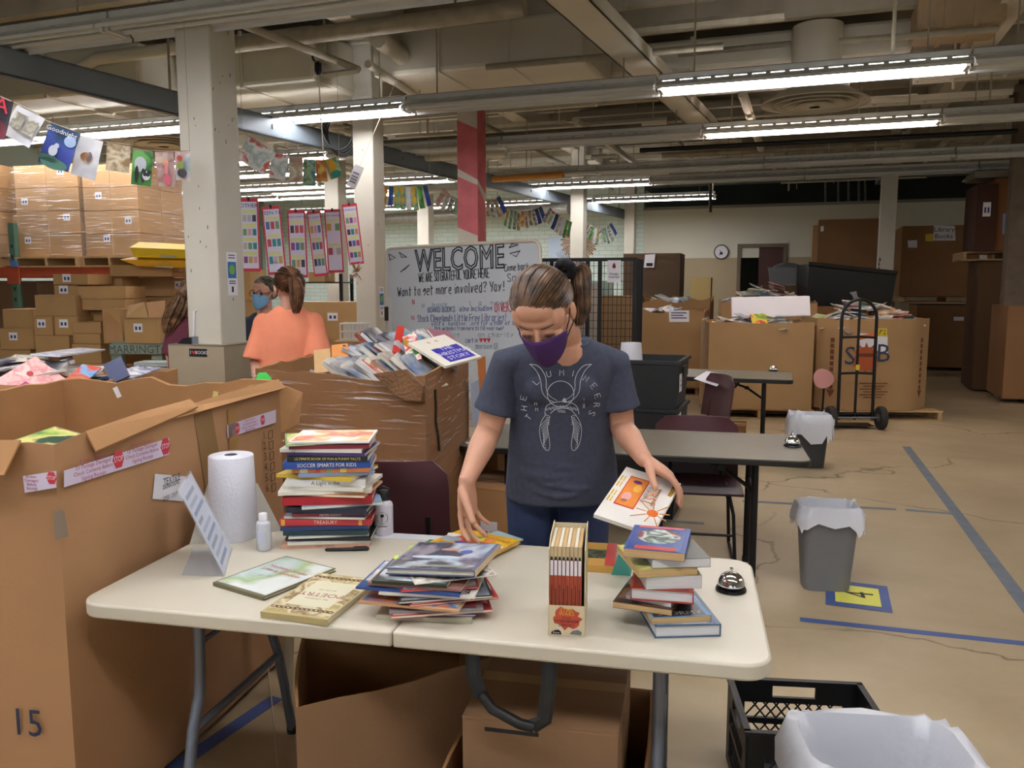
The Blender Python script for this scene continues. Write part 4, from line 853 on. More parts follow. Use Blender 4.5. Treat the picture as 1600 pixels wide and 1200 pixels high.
# ---- middle pile
pc_=TT(668,972)+Vector((0,.10,0)); z=TH
S2=[('#b9b49c',.25,.20,.014,.0,-2,1,None,'cream bound book at the bottom of the middle pile'),
('#4a3f86',.21,.19,.006,.02,3,0,1,'purple and blue booklet low in the middle pile'),
('#b83a34',.26,.21,.009,.02,14,0,3,'red covered book low in the middle pile'),
('#8f8a8c',.24,.20,.009,.015,9,1,None,'grey hardcover low in the middle pile'),
('#7a2f38',.22,.19,.008,.01,6,1,None,'maroon paperback low in the middle pile'),
('#c99a72',.27,.22,.007,-.025,-9,1,4,'tan picture book sticking out left of the middle pile'),
('#c23f36',.23,.21,.006,.045,18,0,3,'bright red cover sticking out right of the middle pile'),
('#26272b',.24,.21,.008,.03,14,0,7,'black scribbled cover in the middle pile'),
('#d8d3cb',.23,.19,.006,.01,-4,1,6,'pale booklet under the Snowy Day book'),
('#e9e6dc',.25,.20,.008,.01,-3,1,'snow','white book with upside down title Snowy Day in the middle pile'),
('#33508f',.28,.21,.007,-.03,-8,1,1,'blue edged picture book jutting left in the middle pile'),
('#c9302f',.20,.19,.004,.02,12,0,4,'thin red and yellow booklet in the middle pile'),
('#9a6f66',.25,.20,.008,-.015,-7,1,None,'brown-pink picture book in the upper middle pile'),
('#2f3a2c',.20,.20,.009,-.03,-6,1,7,'dark green hardcover second from the top of the middle pile'),
('#d9d6ce',.22,.16,.003,.05,22,0,6,'white leaflet fanned out to the right of the middle pile')]
for i,(c,l,w,t,dx,a,sf,art,lb) in enumerate(S2):
    t*=.86; o=book(lb,l,w,t,c,(pc_.x+dx,pc_.y+rr.uniform(-.008,.008),z),R(a-4),bool(sf),art=None if art in (None,'snow') else ARTS[art],hard=t>.0085); z+=t+.0006
    if art=='snow': text("Kitty's Snowy Day",.03,INK,o,(.0,-.075,t+.0008),(0,0,PI))
PAINT=artmat('art_storm',['#474a56','#6f7486','#b9c6d6','#59514e','#39405c','#8f8790'],6,.22,4.,3)
o=book('large hardcover with a stormy blue-grey painted cover topping the middle pile',.255,.245,.017,'#5a6480',(pc_.x+.035,pc_.y+.05,z+.004),R(76),True,art=PAINT,rot=(R(-3),R(2)),hard=True)
MB().bx(-.127,.127,-.1232,-.1222,.0,.017).build('pale_spine',mat('spine_tan','#cdb58e',.5),o); MB().bx(-.105,-.09,-.09,.08,.0175,.018).build('title_band',cvm('#8f948c'),o)
for k,(x,y,rx,ry,c) in enumerate(((.055,.0,.012,.03,'#b98a80'),(.035,-.05,.02,.018,'#3f5aa0'),(-.02,.02,.014,.07,'#b9c8d8'))): MB().prism([(x+rx*math.cos(q),y+ry*math.sin(q)) for q in [2*PI*i/10 for i in range(10)]],.0175,.0181).build('painted_figure',cvm(c),o)
q=[(612,884),(640,862),(668,868),(640,890)]; v=[P(x,y,z-.02) for x,y in q]; o=thing('paper_scrap','lime green tissue paper sticking out left of the middle pile','paper',(v[0]+v[2])/2)
mb=MB(); g=[[v[0].lerp(v[1],s).lerp(v[3].lerp(v[2],s),t)+UP*(.014*math.sin(s*7+t*3)+.008) for s in [i/6 for i in range(7)]] for t in [j/4 for j in range(5)]]
mb.add([p for r_ in g for p in r_],[(j*7+i,j*7+i+1,j*7+i+8,j*7+i+7) for j in range(4) for i in range(6)]); o2=wb_(o,mb,'tissue',mat('lime_tissue','#c3d860',.6),60); md=o2.modifiers.new('s','SOLIDIFY'); md.thickness=.001
# ---- yellow picture book with a green one under it, at the back edge
YEL=artmat('art_yellow',['#e8b21e','#e9b424','#d99a22','#efc23a'],4,.25)
o,_,_=flat_book('flat green book half hidden under the yellow picture book',[(628,872),(700,884),(740,852),(665,842)],.01,'#2f8a50',None,None)
o,L_,W_=flat_book('bright yellow picture book with a crowd of animals, under the reaching hand',[(634,854),(741,864),(822,853),(742,825)],.012,'#e5ae1c',YEL,[('DOODLE',.028,.05,.075,R(-4),'#7a3a14')],TH+.0105)
for x,y,rx,ry,c in ((-.08,0,.035,.03,'#9aa6b4'),(-.04,.02,.04,.032,'#b33a32'),(-.01,-.02,.04,.02,'#3f4f9a'),(.03,.01,.045,.022,'#9a5232'),(.02,-.04,.04,.02,'#3f8a46'),(.06,-.03,.03,.02,'#c9c6be'),(-.06,-.05,.03,.018,'#6a7078'),(-.03,.055,.035,.018,'#5aa05a'),(.0,.05,.022,.016,'#e8d23a'),(.085,.01,.03,.025,'#c8d6c4'),(-.1,.04,.025,.02,'#e8e4dc'),(.04,.05,.02,.018,'#d9703a')):
    MB().prism([(x+rx*math.cos(q)*(1+.2*math.sin(3*q)),y+ry*math.sin(q)*(1+.15*math.cos(2*q))) for q in [2*PI*i/14 for i in range(14)]],.0125,.0128+.0002*abs(x)*10).build('painted_animal',cvm(c),o)
flat_book('pale blue thin book edge right of the yellow picture book',[(760,836),(800,848),(815,842),(776,828)],.006,'#9fc0cc',None,None)
# ---- boxed set of slim storybooks
sb=TT(885,994); SR=R(-7)
cs=thing('book_slipcase','cream slipcase lettered Star Wars holding eight slim storybooks','slipcase',(sb.x,sb.y+.0,TH),SR)
CRM=mat('slipcase_cream','#d8c8a4',.5,var=.05); W2=.044; DP=.19; HT=.232
MB().bx(-W2,W2,0,DP,0,.002).build('bottom_panel',CRM,cs); MB().bx(-W2,W2,DP-.002,DP,.002,HT).build('back_panel',CRM,cs)
for s in (-1,1): MB().prism([(0,.002),(DP-.002,.002),(DP-.002,HT+.006),(.055,HT+.006),(0,HT-.012)] ,-.001,.001).build('side_panel',CRM,cs,M=Matrix.Translation((s*W2,0,0))@Matrix.Rotation(PI/2,4,'Z')@Matrix.Rotation(PI/2,4,'X'))
MB().bx(-W2,W2,0,.002,.002,.078).build('front_panel',CRM,cs)
mb=MB(); rr2=random.Random(2)
mb.prism([((.034+.006*rr2.uniform(-1,1))*math.cos(q),.046+(.026+.006*rr2.uniform(-1,1))*math.sin(q)) for q in [2*PI*i/22 for i in range(22)]],0,.0004); mb.build('ink_splash',mat('splash_red','#c4503a',.5),cs,M=Matrix.Translation((0,-.0003,0))@Matrix.Rotation(PI/2,4,'X'))
for s_,y,sz,c in (('STAR',.066,.014,'#e8a83a'),('WARS',.057,.014,'#e8a83a'),('SAGA',.047,.009,'#5a1f1a'),('STORYBOOK',.038,.0105,'#3a1512'),('LIBRARY',.028,.0105,'#3a1512')): text(s_,sz,cvm(c),cs,(0,-.0012,y),(PI/2,0,0))
MB().prism([(-.038,.004),(-.012,.004),(-.014,.012),(-.02,.016),(-.03,.014),(-.037,.01)],0,.0004).build('panel_art',INK,cs,M=Matrix.Translation((0,-.0003,0))@Matrix.Rotation(PI/2,4,'X')); text('Disney',.006,PAPER,cs,(-.025,-.0012,.0085),(PI/2,0,0))
MB().prism([(.008,.006),(.036,.004),(.038,.012),(.028,.018),(.014,.014)],0,.0004).build('panel_art',STEEL,cs,M=Matrix.Translation((0,-.0003,0))@Matrix.Rotation(PI/2,4,'X'))
Ms=cs.matrix_basis.copy(); ordn=['first','second','third','fourth','fifth','sixth','seventh','eighth']
SRED=mat('story_spine','#a2452f',.45,var=.05); TANB=mat('story_top','#c9b48c',.6); cs_m=Matrix.Translation((sb.x,sb.y,TH))@Matrix.Rotation(SR,4,'Z')
for i in range(8):
    x=-W2+.002+.0098*i; o=thing('storybook',ordn[i]+' slim red-spined storybook from the left in the slipcase','book',cs_m@Vector((x+.0045,.004,.003)),SR,'storybooks in the slipcase')
    h=.222; MB().bx(-.0045,.0045,0,.0012,0,h).build('spine',SRED,o)
    for s in (-1,1): MB().bx(min(s*.0045,s*.0036),max(s*.0045,s*.0036),.0012,.178,0,h).build('cover_board',TANB,o)
    MB().bx(-.0035,.0035,.0013,.174,.002,h-.003).build('page_block',PAGES_T if i%2 else PAGES,o)
    MB().bx(-.0044,.0044,-.0005,0,h-.032,h).build('spine_band',TANB,o); MB().bx(-.0036,.0036,-.0008,-.0001,h-.072,h-.034).build('spine_label',PAPER,o); MB().prism([(-.003,0),(.003,.001),(.002,.008),(-.001,.01),(-.003,.006)],0,.0004).build('spine_figure',INK,o,M=Matrix.Translation((0,-.0006,h-.034))@Matrix.Rotation(PI/2,4,'X'))
    MB().bx(-.0012,.0012,-.0004,0,.03+.006*(i%3),.125-.008*(i%2)).build('spine_print',mat('spine_print','#4a1c14',.6),o)
# ---- book with red spine, teal folder behind the thick stack
o,L_,W_=flat_book('tan book with red spine and small dark picture behind the slipcase',[(900,882),(958,884),(966,850),(905,846)],.022,'#c99a4e',None,None); MB().bx(-.05,.03,-.045,.04,.0222,.0226).build('cover_picture',artmat('art_tank',['#3f4a3a','#6a7050','#20262a','#8a8a5a'],20,.3),o); MB().bx(L_/2-.03,L_/2,-W_/2,W_/2,.0222,.0226).build('red_band',cvm('#c2342e'),o)
v=[TT(955,898),TT(985,900),D(1000,830,2.33),D(972,852,2.3)]; o=thing('folder','teal folder leaning behind the thick book stack','folder',(v[0]+v[1])/2); wb_(o,MB().rings([v,[p+Vector((0,.003,0)) for p in v]]),'folder_sheet',mat('teal_card','#4fb0a8',.5))
# ---- stack of thick novels on the right
def novel(lb,px,zb,w,h,t,cov,a,pages,art=None,tops=None,dy=0,hard=False,spine_right=True):
    p=TT(px,996); c=(p.x,p.y+h/2+dy,zb)
    return book(lb,h,w,t,cov,c,R(a)+(PI/2 if spine_right else -PI/2),True,pages=pages,art=art,hard=hard,top=tops,b=.003 if hard else .001)
z=TH; WP=mat('page_white','#d9d8da',.8,var=.06,vs=160,stretch=(.05,.05,1))
for lb,px,w,h,t,cov,a,pg,art,tops,dy,hd in [
('blue hardcover in a plastic jacket at the bottom of the thick stack',1070,.165,.225,.032,'#4a6484',4,WP,ARTS[1],None,0,True),
('paperback lettered Stormy with black and light blue cover',1058,.15,.2,.017,'#5f93bc',7,PAGES_T,mat('stormy_black','#1c1f26',.3),[('STORMY',.03,-.08,.0,-PI/2,'#b9b4a0')],.008,False),
('brown paperback turned askew in the thick stack',1030,.15,.2,.016,'#4f3322',-22,PAGES_T,artmat('art_brown',['#3a2418','#6a452c','#8a6242','#241710'],10,.35),None,.03,False),
('grey-white slim book under the red hardcover',1046,.12,.18,.012,'#8a8488',-30,WP,None,None,.04,False),
('red hardcover with white pages in the thick stack',1050,.155,.215,.032,'#a83a2e',-12,WP,mat('red_gloss','#8f2a22',.15),None,.025,True),
('thick white-paged paperback above the red hardcover',1052,.14,.19,.034,'#b9b09a',3,WP,None,None,.03,False),
('yellow covered paperback with tan pages in the thick stack',1036,.15,.2,.019,'#c9bd5e',8,PAGES_T,artmat('art_yb',['#c9bd5e','#3a3628','#e0d68a','#d8cf80'],12,.3),None,.025,False),
('white-paged paperback near the top of the thick stack',1062,.145,.19,.023,'#4a5046',4,WP,None,None,.03,False),
('top paperback of the thick stack, ship picture in red and blue frame',1040,.15,.21,.022,'#2f4a8f',-16,PAGES_T,mat('frame_blue','#34508f',.2),None,.02,False)]:
    o=novel(lb,px,z,w,h,t,cov,a,pg,art,tops,dy,hd); z+=t+.0006
MB().prism([(.105*.6+.0*0+ (.062)*math.cos(q)-.05,.055*math.sin(q)) for q in [2*PI*i/20 for i in range(20)]],.0225,.0229).build('cover_picture',artmat('art_ship',['#e6e8e4','#8fa8a0','#3a4a42','#c8d2ca','#7a3a34'],16,.2),o); MB().bx(-.1,-.072,-.05,.05,.0225,.0229).build('title_band',cvm('#b8302c'),o); MB().bx(.085,.1,-.06,.06,.0225,.0229).build('title_band',cvm('#c2443c'),o)
ZST=z
# ---- service bells
def bell(label,p,z,s=1.):
    o=thing('service_bell',label,'bell',(p.x,p.y,z)); o.scale=(s,s,s)
    MB().lathe([(.001,0),(.0435,0),(.0435,.004),(.041,.009),(.033,.012),(.03,.016),(.001,.016)],28).build('base',mat('bell_black','#0d0d0f',.2),o,30)
    MB().lathe([(.0375,.017),(.0385,.019),(.0375,.022),(.035,.032),(.029,.042),(.02,.049),(.009,.053),(.001,.0535)],28,cap=False).build('dome',CHROME,o,60); MB().lathe([(.0375,.017),(.001,.0165)],28).build('dome_rim',CHROME,o)
    MB().lathe([(.003,.052),(.003,.06),(.0055,.062),(.0055,.065),(.001,.067)],12).build('plunger',CHROME,o,40)
    return o
bell('chrome service bell on the right corner of the white table',TT(1142,922),TH)
# ================================================================ people
SKIN=mat('skin','#c9957a',.5,var=.06,vs=9,bump=.08,bs=180); SKIN2=mat('skin_pink','#c99680',.5,var=.05,vs=9)
def V(*a): return Vector(a)
def axes(F,up=UP,roll=0):
    F=F.normalized(); U=(up-F*F.dot(up)).normalized(); Rr=F.cross(U)
    if roll:
        q=Quaternion(F,roll); U=q@U; Rr=q@Rr
    return Rr,F,U
def m3(Rr,F,U): return Matrix(((Rr.x,F.x,U.x),(Rr.y,F.y,U.y),(Rr.z,F.z,U.z)))
def head(mb,c,ax,s,lids=True):
    Rr,F,U=ax; M=m3(*ax)
    def e(f,r_,u,rad): mb.ell(c+(F*f+Rr*r_+U*u)*s,[q*s for q in rad],M,20)
    e(-.012,0,.022,(.073,.091,.086)); e(.02,0,-.03,(.060,.070,.080)); e(.056,0,-.098,(.030,.028,.022)); e(.03,0,-.085,(.048,.05,.03))
    e(.066,0,.020,(.050,.018,.016)); e(.054,0,.052,(.054,.028,.036)); e(.036,-.044,.02,(.03,.036,.042)); e(.036,.044,.02,(.03,.036,.042))
    for sg in (-1,1):
        e(.058,sg*.034,-.032,(.027,.026,.026)); e(.0755,sg*.031,-.004,(.0155,.0095,.0095)); e(-.010,sg*.078,-.012,(.009,.020,.033)); e(-.014,sg*.083,-.010,(.006,.014,.026)); e(.094,sg*.010,-.037,(.008,.009,.007))
    mb.limb([c+(F*.084+U*.004)*s,c+(F*.1-U*.02)*s,c+(F*.106-U*.033)*s],[.007*s,.0095*s,.0115*s],10)
def hand(mb,W_,f,sd,n,curl=(.3,.35,.4,.45),thumb=(.75,.2),s=1.,splay=.06,tbend=.3):
    f=f.normalized(); n=(n-f*n.dot(f)).normalized(); q=f.cross(n); sd=q if q.dot(sd)>0 else -q
    rs=[]
    for t,hw,ht in ((-.015,.0245,.019),(0,.026,.019),(.03,.036,.018),(.06,.041,.0165),(.085,.040,.0125),(.095,.036,.009)):
        c=W_+f*t*s; rs.append([c+(sd*math.cos(a)*hw+n*math.sin(a)*ht)*s for a in [2*PI*i/16 for i in range(16)]])
    mb.rings(rs if f.cross(sd).dot(n)<0 else [r[::-1] for r in rs])
    for k,(off,base,ln,rd) in enumerate(((.030,.086,.074,.0086),(.010,.090,.082,.0088),(-.011,.087,.076,.0085),(-.030,.078,.060,.0076))):
        p=W_+(f*(base-.012)+sd*off)*s; d=(f+sd*splay*(1.5-k)).normalized(); pts=[p]; c=curl[k]; rad=[rd*1.02*s]
        for j,(fr_,bd) in enumerate(((.18,0),(.37,.7),(.26,1.),(.19,.8))):
            ang=c*bd; d=(d*math.cos(ang)-n*math.sin(ang)); dd=d.normalized(); nn_=n; n_loc=(nn_-dd*nn_.dot(dd)).normalized() if abs(nn_.dot(dd))<.99 else nn_
            d=dd; p=p+d*ln*fr_*1.25*s; pts.append(p); rad.append(rd*(1-.06*j)*s)
        mb.limb(pts,rad,10)
    p=W_+(f*.022+sd*.026-n*.004)*s; d=(f*(1-thumb[0]*.6)+sd*thumb[0]-n*thumb[1]).normalized(); pts=[p]; rad=[.0145*s]
    for j,(ln,rd) in enumerate(((.042,.0125),(.034,.0108),(.026,.0094))):
        p=p+d*ln*s; pts.append(p); rad.append(rd*s); d=(d+f*tbend-n*tbend*.3).normalized()
    mb.limb(pts,rad,10)
def hair_cap(mb,c,ax,s,front=.40,side=-.12,back=-.62,k=1.045,n=40):
    Rr,F,U=ax; M=m3(*ax); rad=Vector((.0765,.0945,.0885))*s*k; cc=c+(F*-.013+U*.022)*s
    def thr(y): return back+(side-back)*(y+1) if y<0 else side+(front-side)*min(1,y/.8)
    rows=n//2; idx={}; vs=[]; fs=[]
    def vid(i,j):
        i%=n
        if (i,j) not in idx:
            th=PI*j/rows; d=Vector((math.sin(th)*math.cos(2*PI*i/n),math.sin(th)*math.sin(2*PI*i/n),math.cos(th)))
            idx[(i,j)]=len(vs); vs.append(cc+M@Vector((d.x*rad.x,d.y*rad.y,d.z*rad.z)))
        return idx[(i,j)]
    for j in range(rows):
        for i in range(n):
            th=PI*(j+.5)/rows; a=2*PI*(i+.5)/n; d=Vector((math.sin(th)*math.cos(a),math.sin(th)*math.sin(a),math.cos(th)))
            if d.z>thr(d.y): fs.append((vid(i,j),vid(i,j+1),vid(i+1,j+1),vid(i+1,j)))
    mb.add(vs,fs); return cc,M,rad,thr
def locks(mb,cap,target,n,rng,r=.004,lift=.03,az=(0,2*PI)):
    cc,M,rad,thr=cap; T=target.normalized()
    for i in range(n):
        a=az[0]+(az[1]-az[0])*(i+rng.random()*.8)/n; y=math.sin(a); x=math.cos(a); z=thr(y)+rng.uniform(.02,.12); z=min(z,.9); h=math.sqrt(max(0,1-z*z)); d=Vector((x*h,y*h,z)).normalized()
        pts=[]; ang=d.angle(T); l=rng.uniform(0,lift)
        for k in range(9):
            t=k/8; q=d.slerp(T,t) if ang>.05 else T; q=q*(1+l*math.sin(PI*t)+.03); pts.append(cc+M@Vector((q.x*rad.x,q.y*rad.y,q.z*rad.z)))
        mb.tube(pts,[r*.5]+[r*1.3]*7+[r],6,flat=.6)
def tail(mb,pts,n,rng,w,r=.005):
    pts=[Vector(p) for p in pts]; m=len(pts)
    for i in range(n):
        a=rng.uniform(0,2*PI); q=math.sqrt(rng.random()); off=Vector((math.cos(a)*q,math.sin(a)*q*.7,math.sin(a*2)*q*.3)); ln=rng.uniform(.8,1.03)
        line=[p+off*w*math.sin(PI*min(.95,.12+.8*j/(m-1)))**.7+Vector((rng.uniform(-1,1),rng.uniform(-1,1),0))*.003 for j,p in enumerate(pts)]
        if ln<.97: line=line[:-1]+[line[-2].lerp(line[-1],(ln-.75)*4)]
        # smooth subdivision
        for _ in range(2):
            out=[line[0]]
            for p,q2 in zip(line[:-1],line[1:]): out+=[p*.75+q2*.25,p*.25+q2*.75]
            line=out+[line[-1]]
        mb.tube(line,[r*(1-.6*(j/(len(line)-1))**3) for j in range(len(line))],5)
def mask(root,c,ax,s,m,strapm,ear=True):
    Rr,F,U=ax; g=[]; na,nb=17,9
    for j in range(nb):
        b=j/(nb-1); row_=[]
        for i in range(na):
            a=-1+2*i/(na-1); up=-.012-.020*abs(a)**1.6+.008*(1-abs(a)); lo=-.118+.05*a*a; u=up+(lo-up)*b
            f=.018+.078*math.cos(a*1.25)*(1-.10*b*b)+.026*(1-abs(a))**1.5*math.sin(PI*(.25+.6*b)); x=.071*math.sin(a*1.25)*(1-.12*b)
            row_.append(c+(Rr*x+F*f+U*u)*s)
        g.append(row_)
    mb=MB(); mb.add([p for r_ in g for p in r_],[(j*na+i,j*na+i+1,(j+1)*na+i+1,(j+1)*na+i) for j in range(nb-1) for i in range(na-1)])
    o=wb_(root,mb,'face_mask',m,60); md=o.modifiers.new('t','SOLIDIFY'); md.thickness=.003; md.offset=1
    for e,sg in ((na-1,1),(0,-1)):
        sg2=1 if g[0][e].dot(Rr)>c.dot(Rr) else -1; er=c+(Rr*sg2*.080-F*.004+U*.012)*s; er2=c+(Rr*sg2*.078-F*.02-U*.03)*s
        wb_(root,MB().tube([g[0][e],c+(Rr*sg2*.078+F*.03-U*.01)*s,er,er2,c+(Rr*sg2*.075+F*.0-U*.05)*s,g[-1][e]],.002,5),'mask_strap',strapm)
    return g
def shirt_bvh(o):
    me=o.data; mw=Matrix.Translation(o.location+o.parent.location); return BVHTree.FromPolygons([mw@v.co for v in me.vertices],[tuple(p.vertices) for p in me.polygons])
def ering(c,hw,hd,n=28,yaw=0,sq=.85):
    out=[]
    for i in range(n):
        a=2*PI*i/n; x=math.copysign(abs(math.cos(a))**sq,math.cos(a))*hw; y=math.copysign(abs(math.sin(a))**sq,math.sin(a))*hd
        out.append(c+Vector((x*math.cos(yaw)-y*math.sin(yaw),x*math.sin(yaw)+y*math.cos(yaw),0)))
    return out
def legs(root,pel,m,feet,hipw=.09,shoe=None,z0=.05,rh=.098):
    mb=MB(); mb.rings([ering(pel+V(0,0,.11),.155,.105),ering(pel+V(0,0,.05),.175,.118),ering(pel+V(0,0,-.03),.185,.125),ering(pel+V(0,.0,-.09),.16,.11)])
    for sg,ft in zip((-1,1),feet):
        hp=pel+V(sg*hipw,0,-.04); kn=hp.lerp(Vector(ft)+V(0,0,.08),.5)+V(0,-.03,0); mb.limb([hp,hp.lerp(kn,.5),kn,kn.lerp(Vector(ft)+V(0,0,.08),.4)+V(0,.01,0),Vector(ft)+V(0,0,.09)],[rh,rh*.86,.062,.06,.05],14)
    o=wb_(root,mb,'trousers',m); resolve(o,.011,4)
    for ft in feet:
        sh=MB(); f=Vector(ft); sh.limb([f+V(0,.06,.04),f+V(0,-.03,.042),f+V(0,-.13,.03)],[.038,.042,.036],12,flat=.85); wb_(root,sh,'shoe',shoe or BLACKP,60)
# ---------------------------------------------------------------- the woman at the table
wx,wy=.16,2.86
wo=thing('person','woman in navy printed T-shirt and purple mask sorting books at the white table','person',(wx,wy,0))
hc=D(848,486,2.50); HS=1.10; hax=axes(V(-.20,-.70,-.69),roll=R(5)); hR,hF,hU=hax
nb=D(884,536,2.70)
Rs,Re,Rw=D(792,572,2.74),D(764,672,2.74),D(729,752,2.52)
Ls,Le,Lw=D(958,572,2.77),D(972,668,2.78),D(1006,717,2.50)
mb=MB()
pel=V(wx+.005,wy+.02,.93); chest=D(876,590,2.76)
mb.limb([pel,pel.lerp(chest,.5),chest,nb-V(0,0,.03)],[.12,.105,.10,.07],18)
mb.limb([nb-V(0,-.01,.03),nb+V(-.005,-.03,.03),hc-hU*.06-hF*.03],[.058,.052,.052],16)
head(mb,hc,hax,HS)
mb.limb([nb+V(-.05,.02,-.04),Rs],[.05,.055],12); mb.limb([nb+V(.05,.02,-.04),Ls],[.05,.055],12)
mb.limb([Rs,Rs.lerp(Re,.5),Re,Re.lerp(Rw,.35),Re.lerp(Rw,.8),Rw],[.054,.05,.043,.044,.031,.0265],16)
mb.limb([Ls,Ls.lerp(Le,.5),Le,Le.lerp(Lw,.35),Le.lerp(Lw,.8),Lw],[.054,.05,.043,.042,.030,.026],16)
hand(mb,Rw,V(.04,-.10,-.98),V(-.6,-.8,0),V(-.80,.58,.0),(.40,.50,.58,.64),(.42,.72),1.12,.13,.30)
hand(mb,Lw,V(.80,-.22,-.50),V(-.3,-.6,-.7),V(.50,-.05,.86),(.55,.62,.66,.7),(.95,.30),1.08,.04,.05)
for sg in (-1,1): mb.limb([pel+V(sg*.09,0,-.04),pel+V(sg*.09,-.02,-.45),pel+V(sg*.09,.02,-.84)],[.08,.055,.04],12)
bo=wb_(wo,mb,'body',SKIN); resolve(bo,.0040,4)
# jeans
legs(wo,pel,mat('denim','#2c3a5e',.8,var=.14,vs=14,bump=.25,bs=240),[(wx-.1,wy+.04,0),(wx+.11,wy+.0,0)],.092)
mb=MB(); jy=wy+.02-.128
mb.tube([V(wx-.002,jy-.004,.99),V(wx,jy-.012,.93),V(wx+.004,jy+.004,.86)],.0016,4); wb_(wo,mb,'fly_seam',mat('seam_thread','#8a8f9c',.7))
# T-shirt
TEE=mat('navy_tee','#3b4052',.85,var=.14,vs=60,bump=.12,bs=160)
mb=MB()
def sring(px,py,hwpx,Y,hd,sq=.9): c=D(px,py,Y); return ering(c,hwpx/FPX*Y,hd,30,0,sq)
mb.rings([sring(878,778,88,2.85,.138),sring(878,755,90,2.85,.14),sring(878,720,87,2.84,.135),sring(876,680,82,2.82,.128),sring(875,645,78,2.80,.125),sring(876,612,80,2.78,.13),sring(876,582,84,2.76,.122),sring(876,558,82,2.745,.10),sring(878,541,66,2.735,.085),sring(881,528,42,2.73,.07)])
for sg in (-1,1): mb.ell(D(876+sg*32,606,2.69),(.058,.062,.06))
sl=(Re-Rs).normalized(); mb.limb([nb+V(-.07,.02,-.035),Rs+V(-.004,0,.004),Rs.lerp(Re,.35),Rs.lerp(Re,.5)],[.05,.06,.064,.066],18); mb.tube([Rs.lerp(Re,.35),Rs.lerp(Re,.72)],[.058,.073],20)
mb.limb([nb+V(.07,.02,-.035),Ls+V(.004,0,.004),Ls.lerp(Le,.35),Ls.lerp(Le,.48)],[.05,.06,.064,.066],18); mb.tube([Ls.lerp(Le,.35),Ls.lerp(Le,.68)],[.058,.074],20)
# folds along the waist
rr=random.Random(11)
for i in range(10):
    y=690+i*8.5; x0=rr.uniform(800,850); x1=x0+rr.uniform(50,110); pts=[]
    for k in range(6):
        t=k/5; x=x0+(x1-x0)*t; a=max(-1,min(1,(x-877)/88)); pts.append(D(x,y+10*math.sin(PI*t)*(1 if i%2 else .6),2.84-.137*math.sqrt(1-a*a)*.98))
    mb.tube(pts,[.002,.007,.009,.009,.007,.002],8)
te=wb_(wo,mb,'t_shirt',TEE); resolve(te,.0065,5)
bv=shirt_bvh(te)
def on_shirt(px,py,off=.0012):
    o=Vector((0,0,CZ)); h,n,i,d=bv.ray_cast(o,ray(px,py).normalized())
    if h is None: h,n,i,d=bv.find_nearest(D(px,py,2.7))
    return h-wo.location-ray(px,py).normalized()*off
# neckband
npts=[]
for i in range(20):
    a=2*PI*i/20; npts.append(bv.find_nearest(nb+V(.074*math.cos(a)+.002,.064*math.sin(a),.004+.012*math.sin(a)))[0]-wo.location)
MB().tube(npts,.0055,8,closed=True).build('neckband',TEE,wo,60)
SHP=mat('shirt_print','#c9ccd4',.8)
def zs(x,y): return on_shirt(530+x/2.963,380+y/2.963)
def smooth_line(p,k=2):
    for _ in range(k):
        o=[p[0]]
        for a,b in zip(p[:-1],p[1:]): o+=[(a[0]*.75+b[0]*.25,a[1]*.75+b[1]*.25),(a[0]*.25+b[0]*.75,a[1]*.25+b[1]*.75)]
        p=o+[p[-1]]
    return p
PR_=MB()
def ln(p,r=.0011,sm=2): PR_.tube([zs(*q) for q in smooth_line(p,sm)],r,4)
for sg in (1,-1):
    X=lambda x: x if sg==1 else 2050-x
    ln([(X(882),560),(X(915),590),(X(935),640),(X(936),685),(X(960),722),(X(1000),738)]); ln([(X(882),560),(X(925),566),(X(960),620),(X(957),680),(X(975),710),(X(1008),728)])
    ol=[(X(958),790),(X(932),830),(X(926),880),(X(940),940),(X(962),964),(X(977),950),(X(972),900),(X(962),850),(X(976),800)]; ln(ol)
    for k in range(9): ln([(X(966),806+k*11),(X(950-k*1.2),826+k*14),(X(932+k*3.4),846+k*13)],.0008,1)
    for k in range(5): ln([(X(956+k*4),800+k*9),(X(966),796+k*10),(X(974),803+k*9)],.0008,1)
ln([(1025+62*math.cos(a),698+60*math.sin(a)) for a in [2*PI*i/30 for i in range(31)]],.0011,0)
ln([(952,792),(955,755),(985,738),(1030,732),(1080,738),(1105,760),(1110,792)]); ln([(978,788),(1000,768),(1035,763),(1072,768),(1090,790)])
for k in range(9):
    x=962+k*17; ln([(x-8,765-abs(4-k)*-3-10),(x,775-10+abs(4-k)*3),(x+8,765-10+abs(4-k)*3)],.0008,1); ln([(x-7,750+abs(4-k)*3),(x,758+abs(4-k)*3),(x+7,750+abs(4-k)*3)],.0008,1)
for a,b in (((1010,772),(1045,776)),((1012,780),(1048,783))): ln([a,b],.001,0)
for k in range(6): ln([(1034+k*3,716+abs(3-k)*3),(1036+k*3,738-abs(3-k))],.0012,0)
for ch,x,y,a in (('T',876,806,-50),('H',856,764,-80),('E',853,716,-75),('L',911,641,-48),('U',970,605,-12),('M',1030,600,0),('I',1083,603,12),('N',1142,627,30),('E',1178,662,50),('E',1196,708,72),('R',1192,750,95),('S',1170,787,115),('M',910,745,0),('M',914,769,0),('I',1133,733,0),('X',1133,756,0)):
    sz=27 if y<742 or abs(a)>40 else 16; ca,sa=math.cos(R(a)),math.sin(R(a))
    for st in strokes(ch):
        PR_.tube([zs(x+((u-2)*sz/6*ca-(-(v-3))*sz/6*sa),y+((u-2)*sz/6*sa+(-(v-3))*sz/6*ca)) for u,v in st],.0011,4)
PR_.build('shirt_print',SHP,wo,kind='stuff',label='pale horned sun disk and winged cap print with letters')
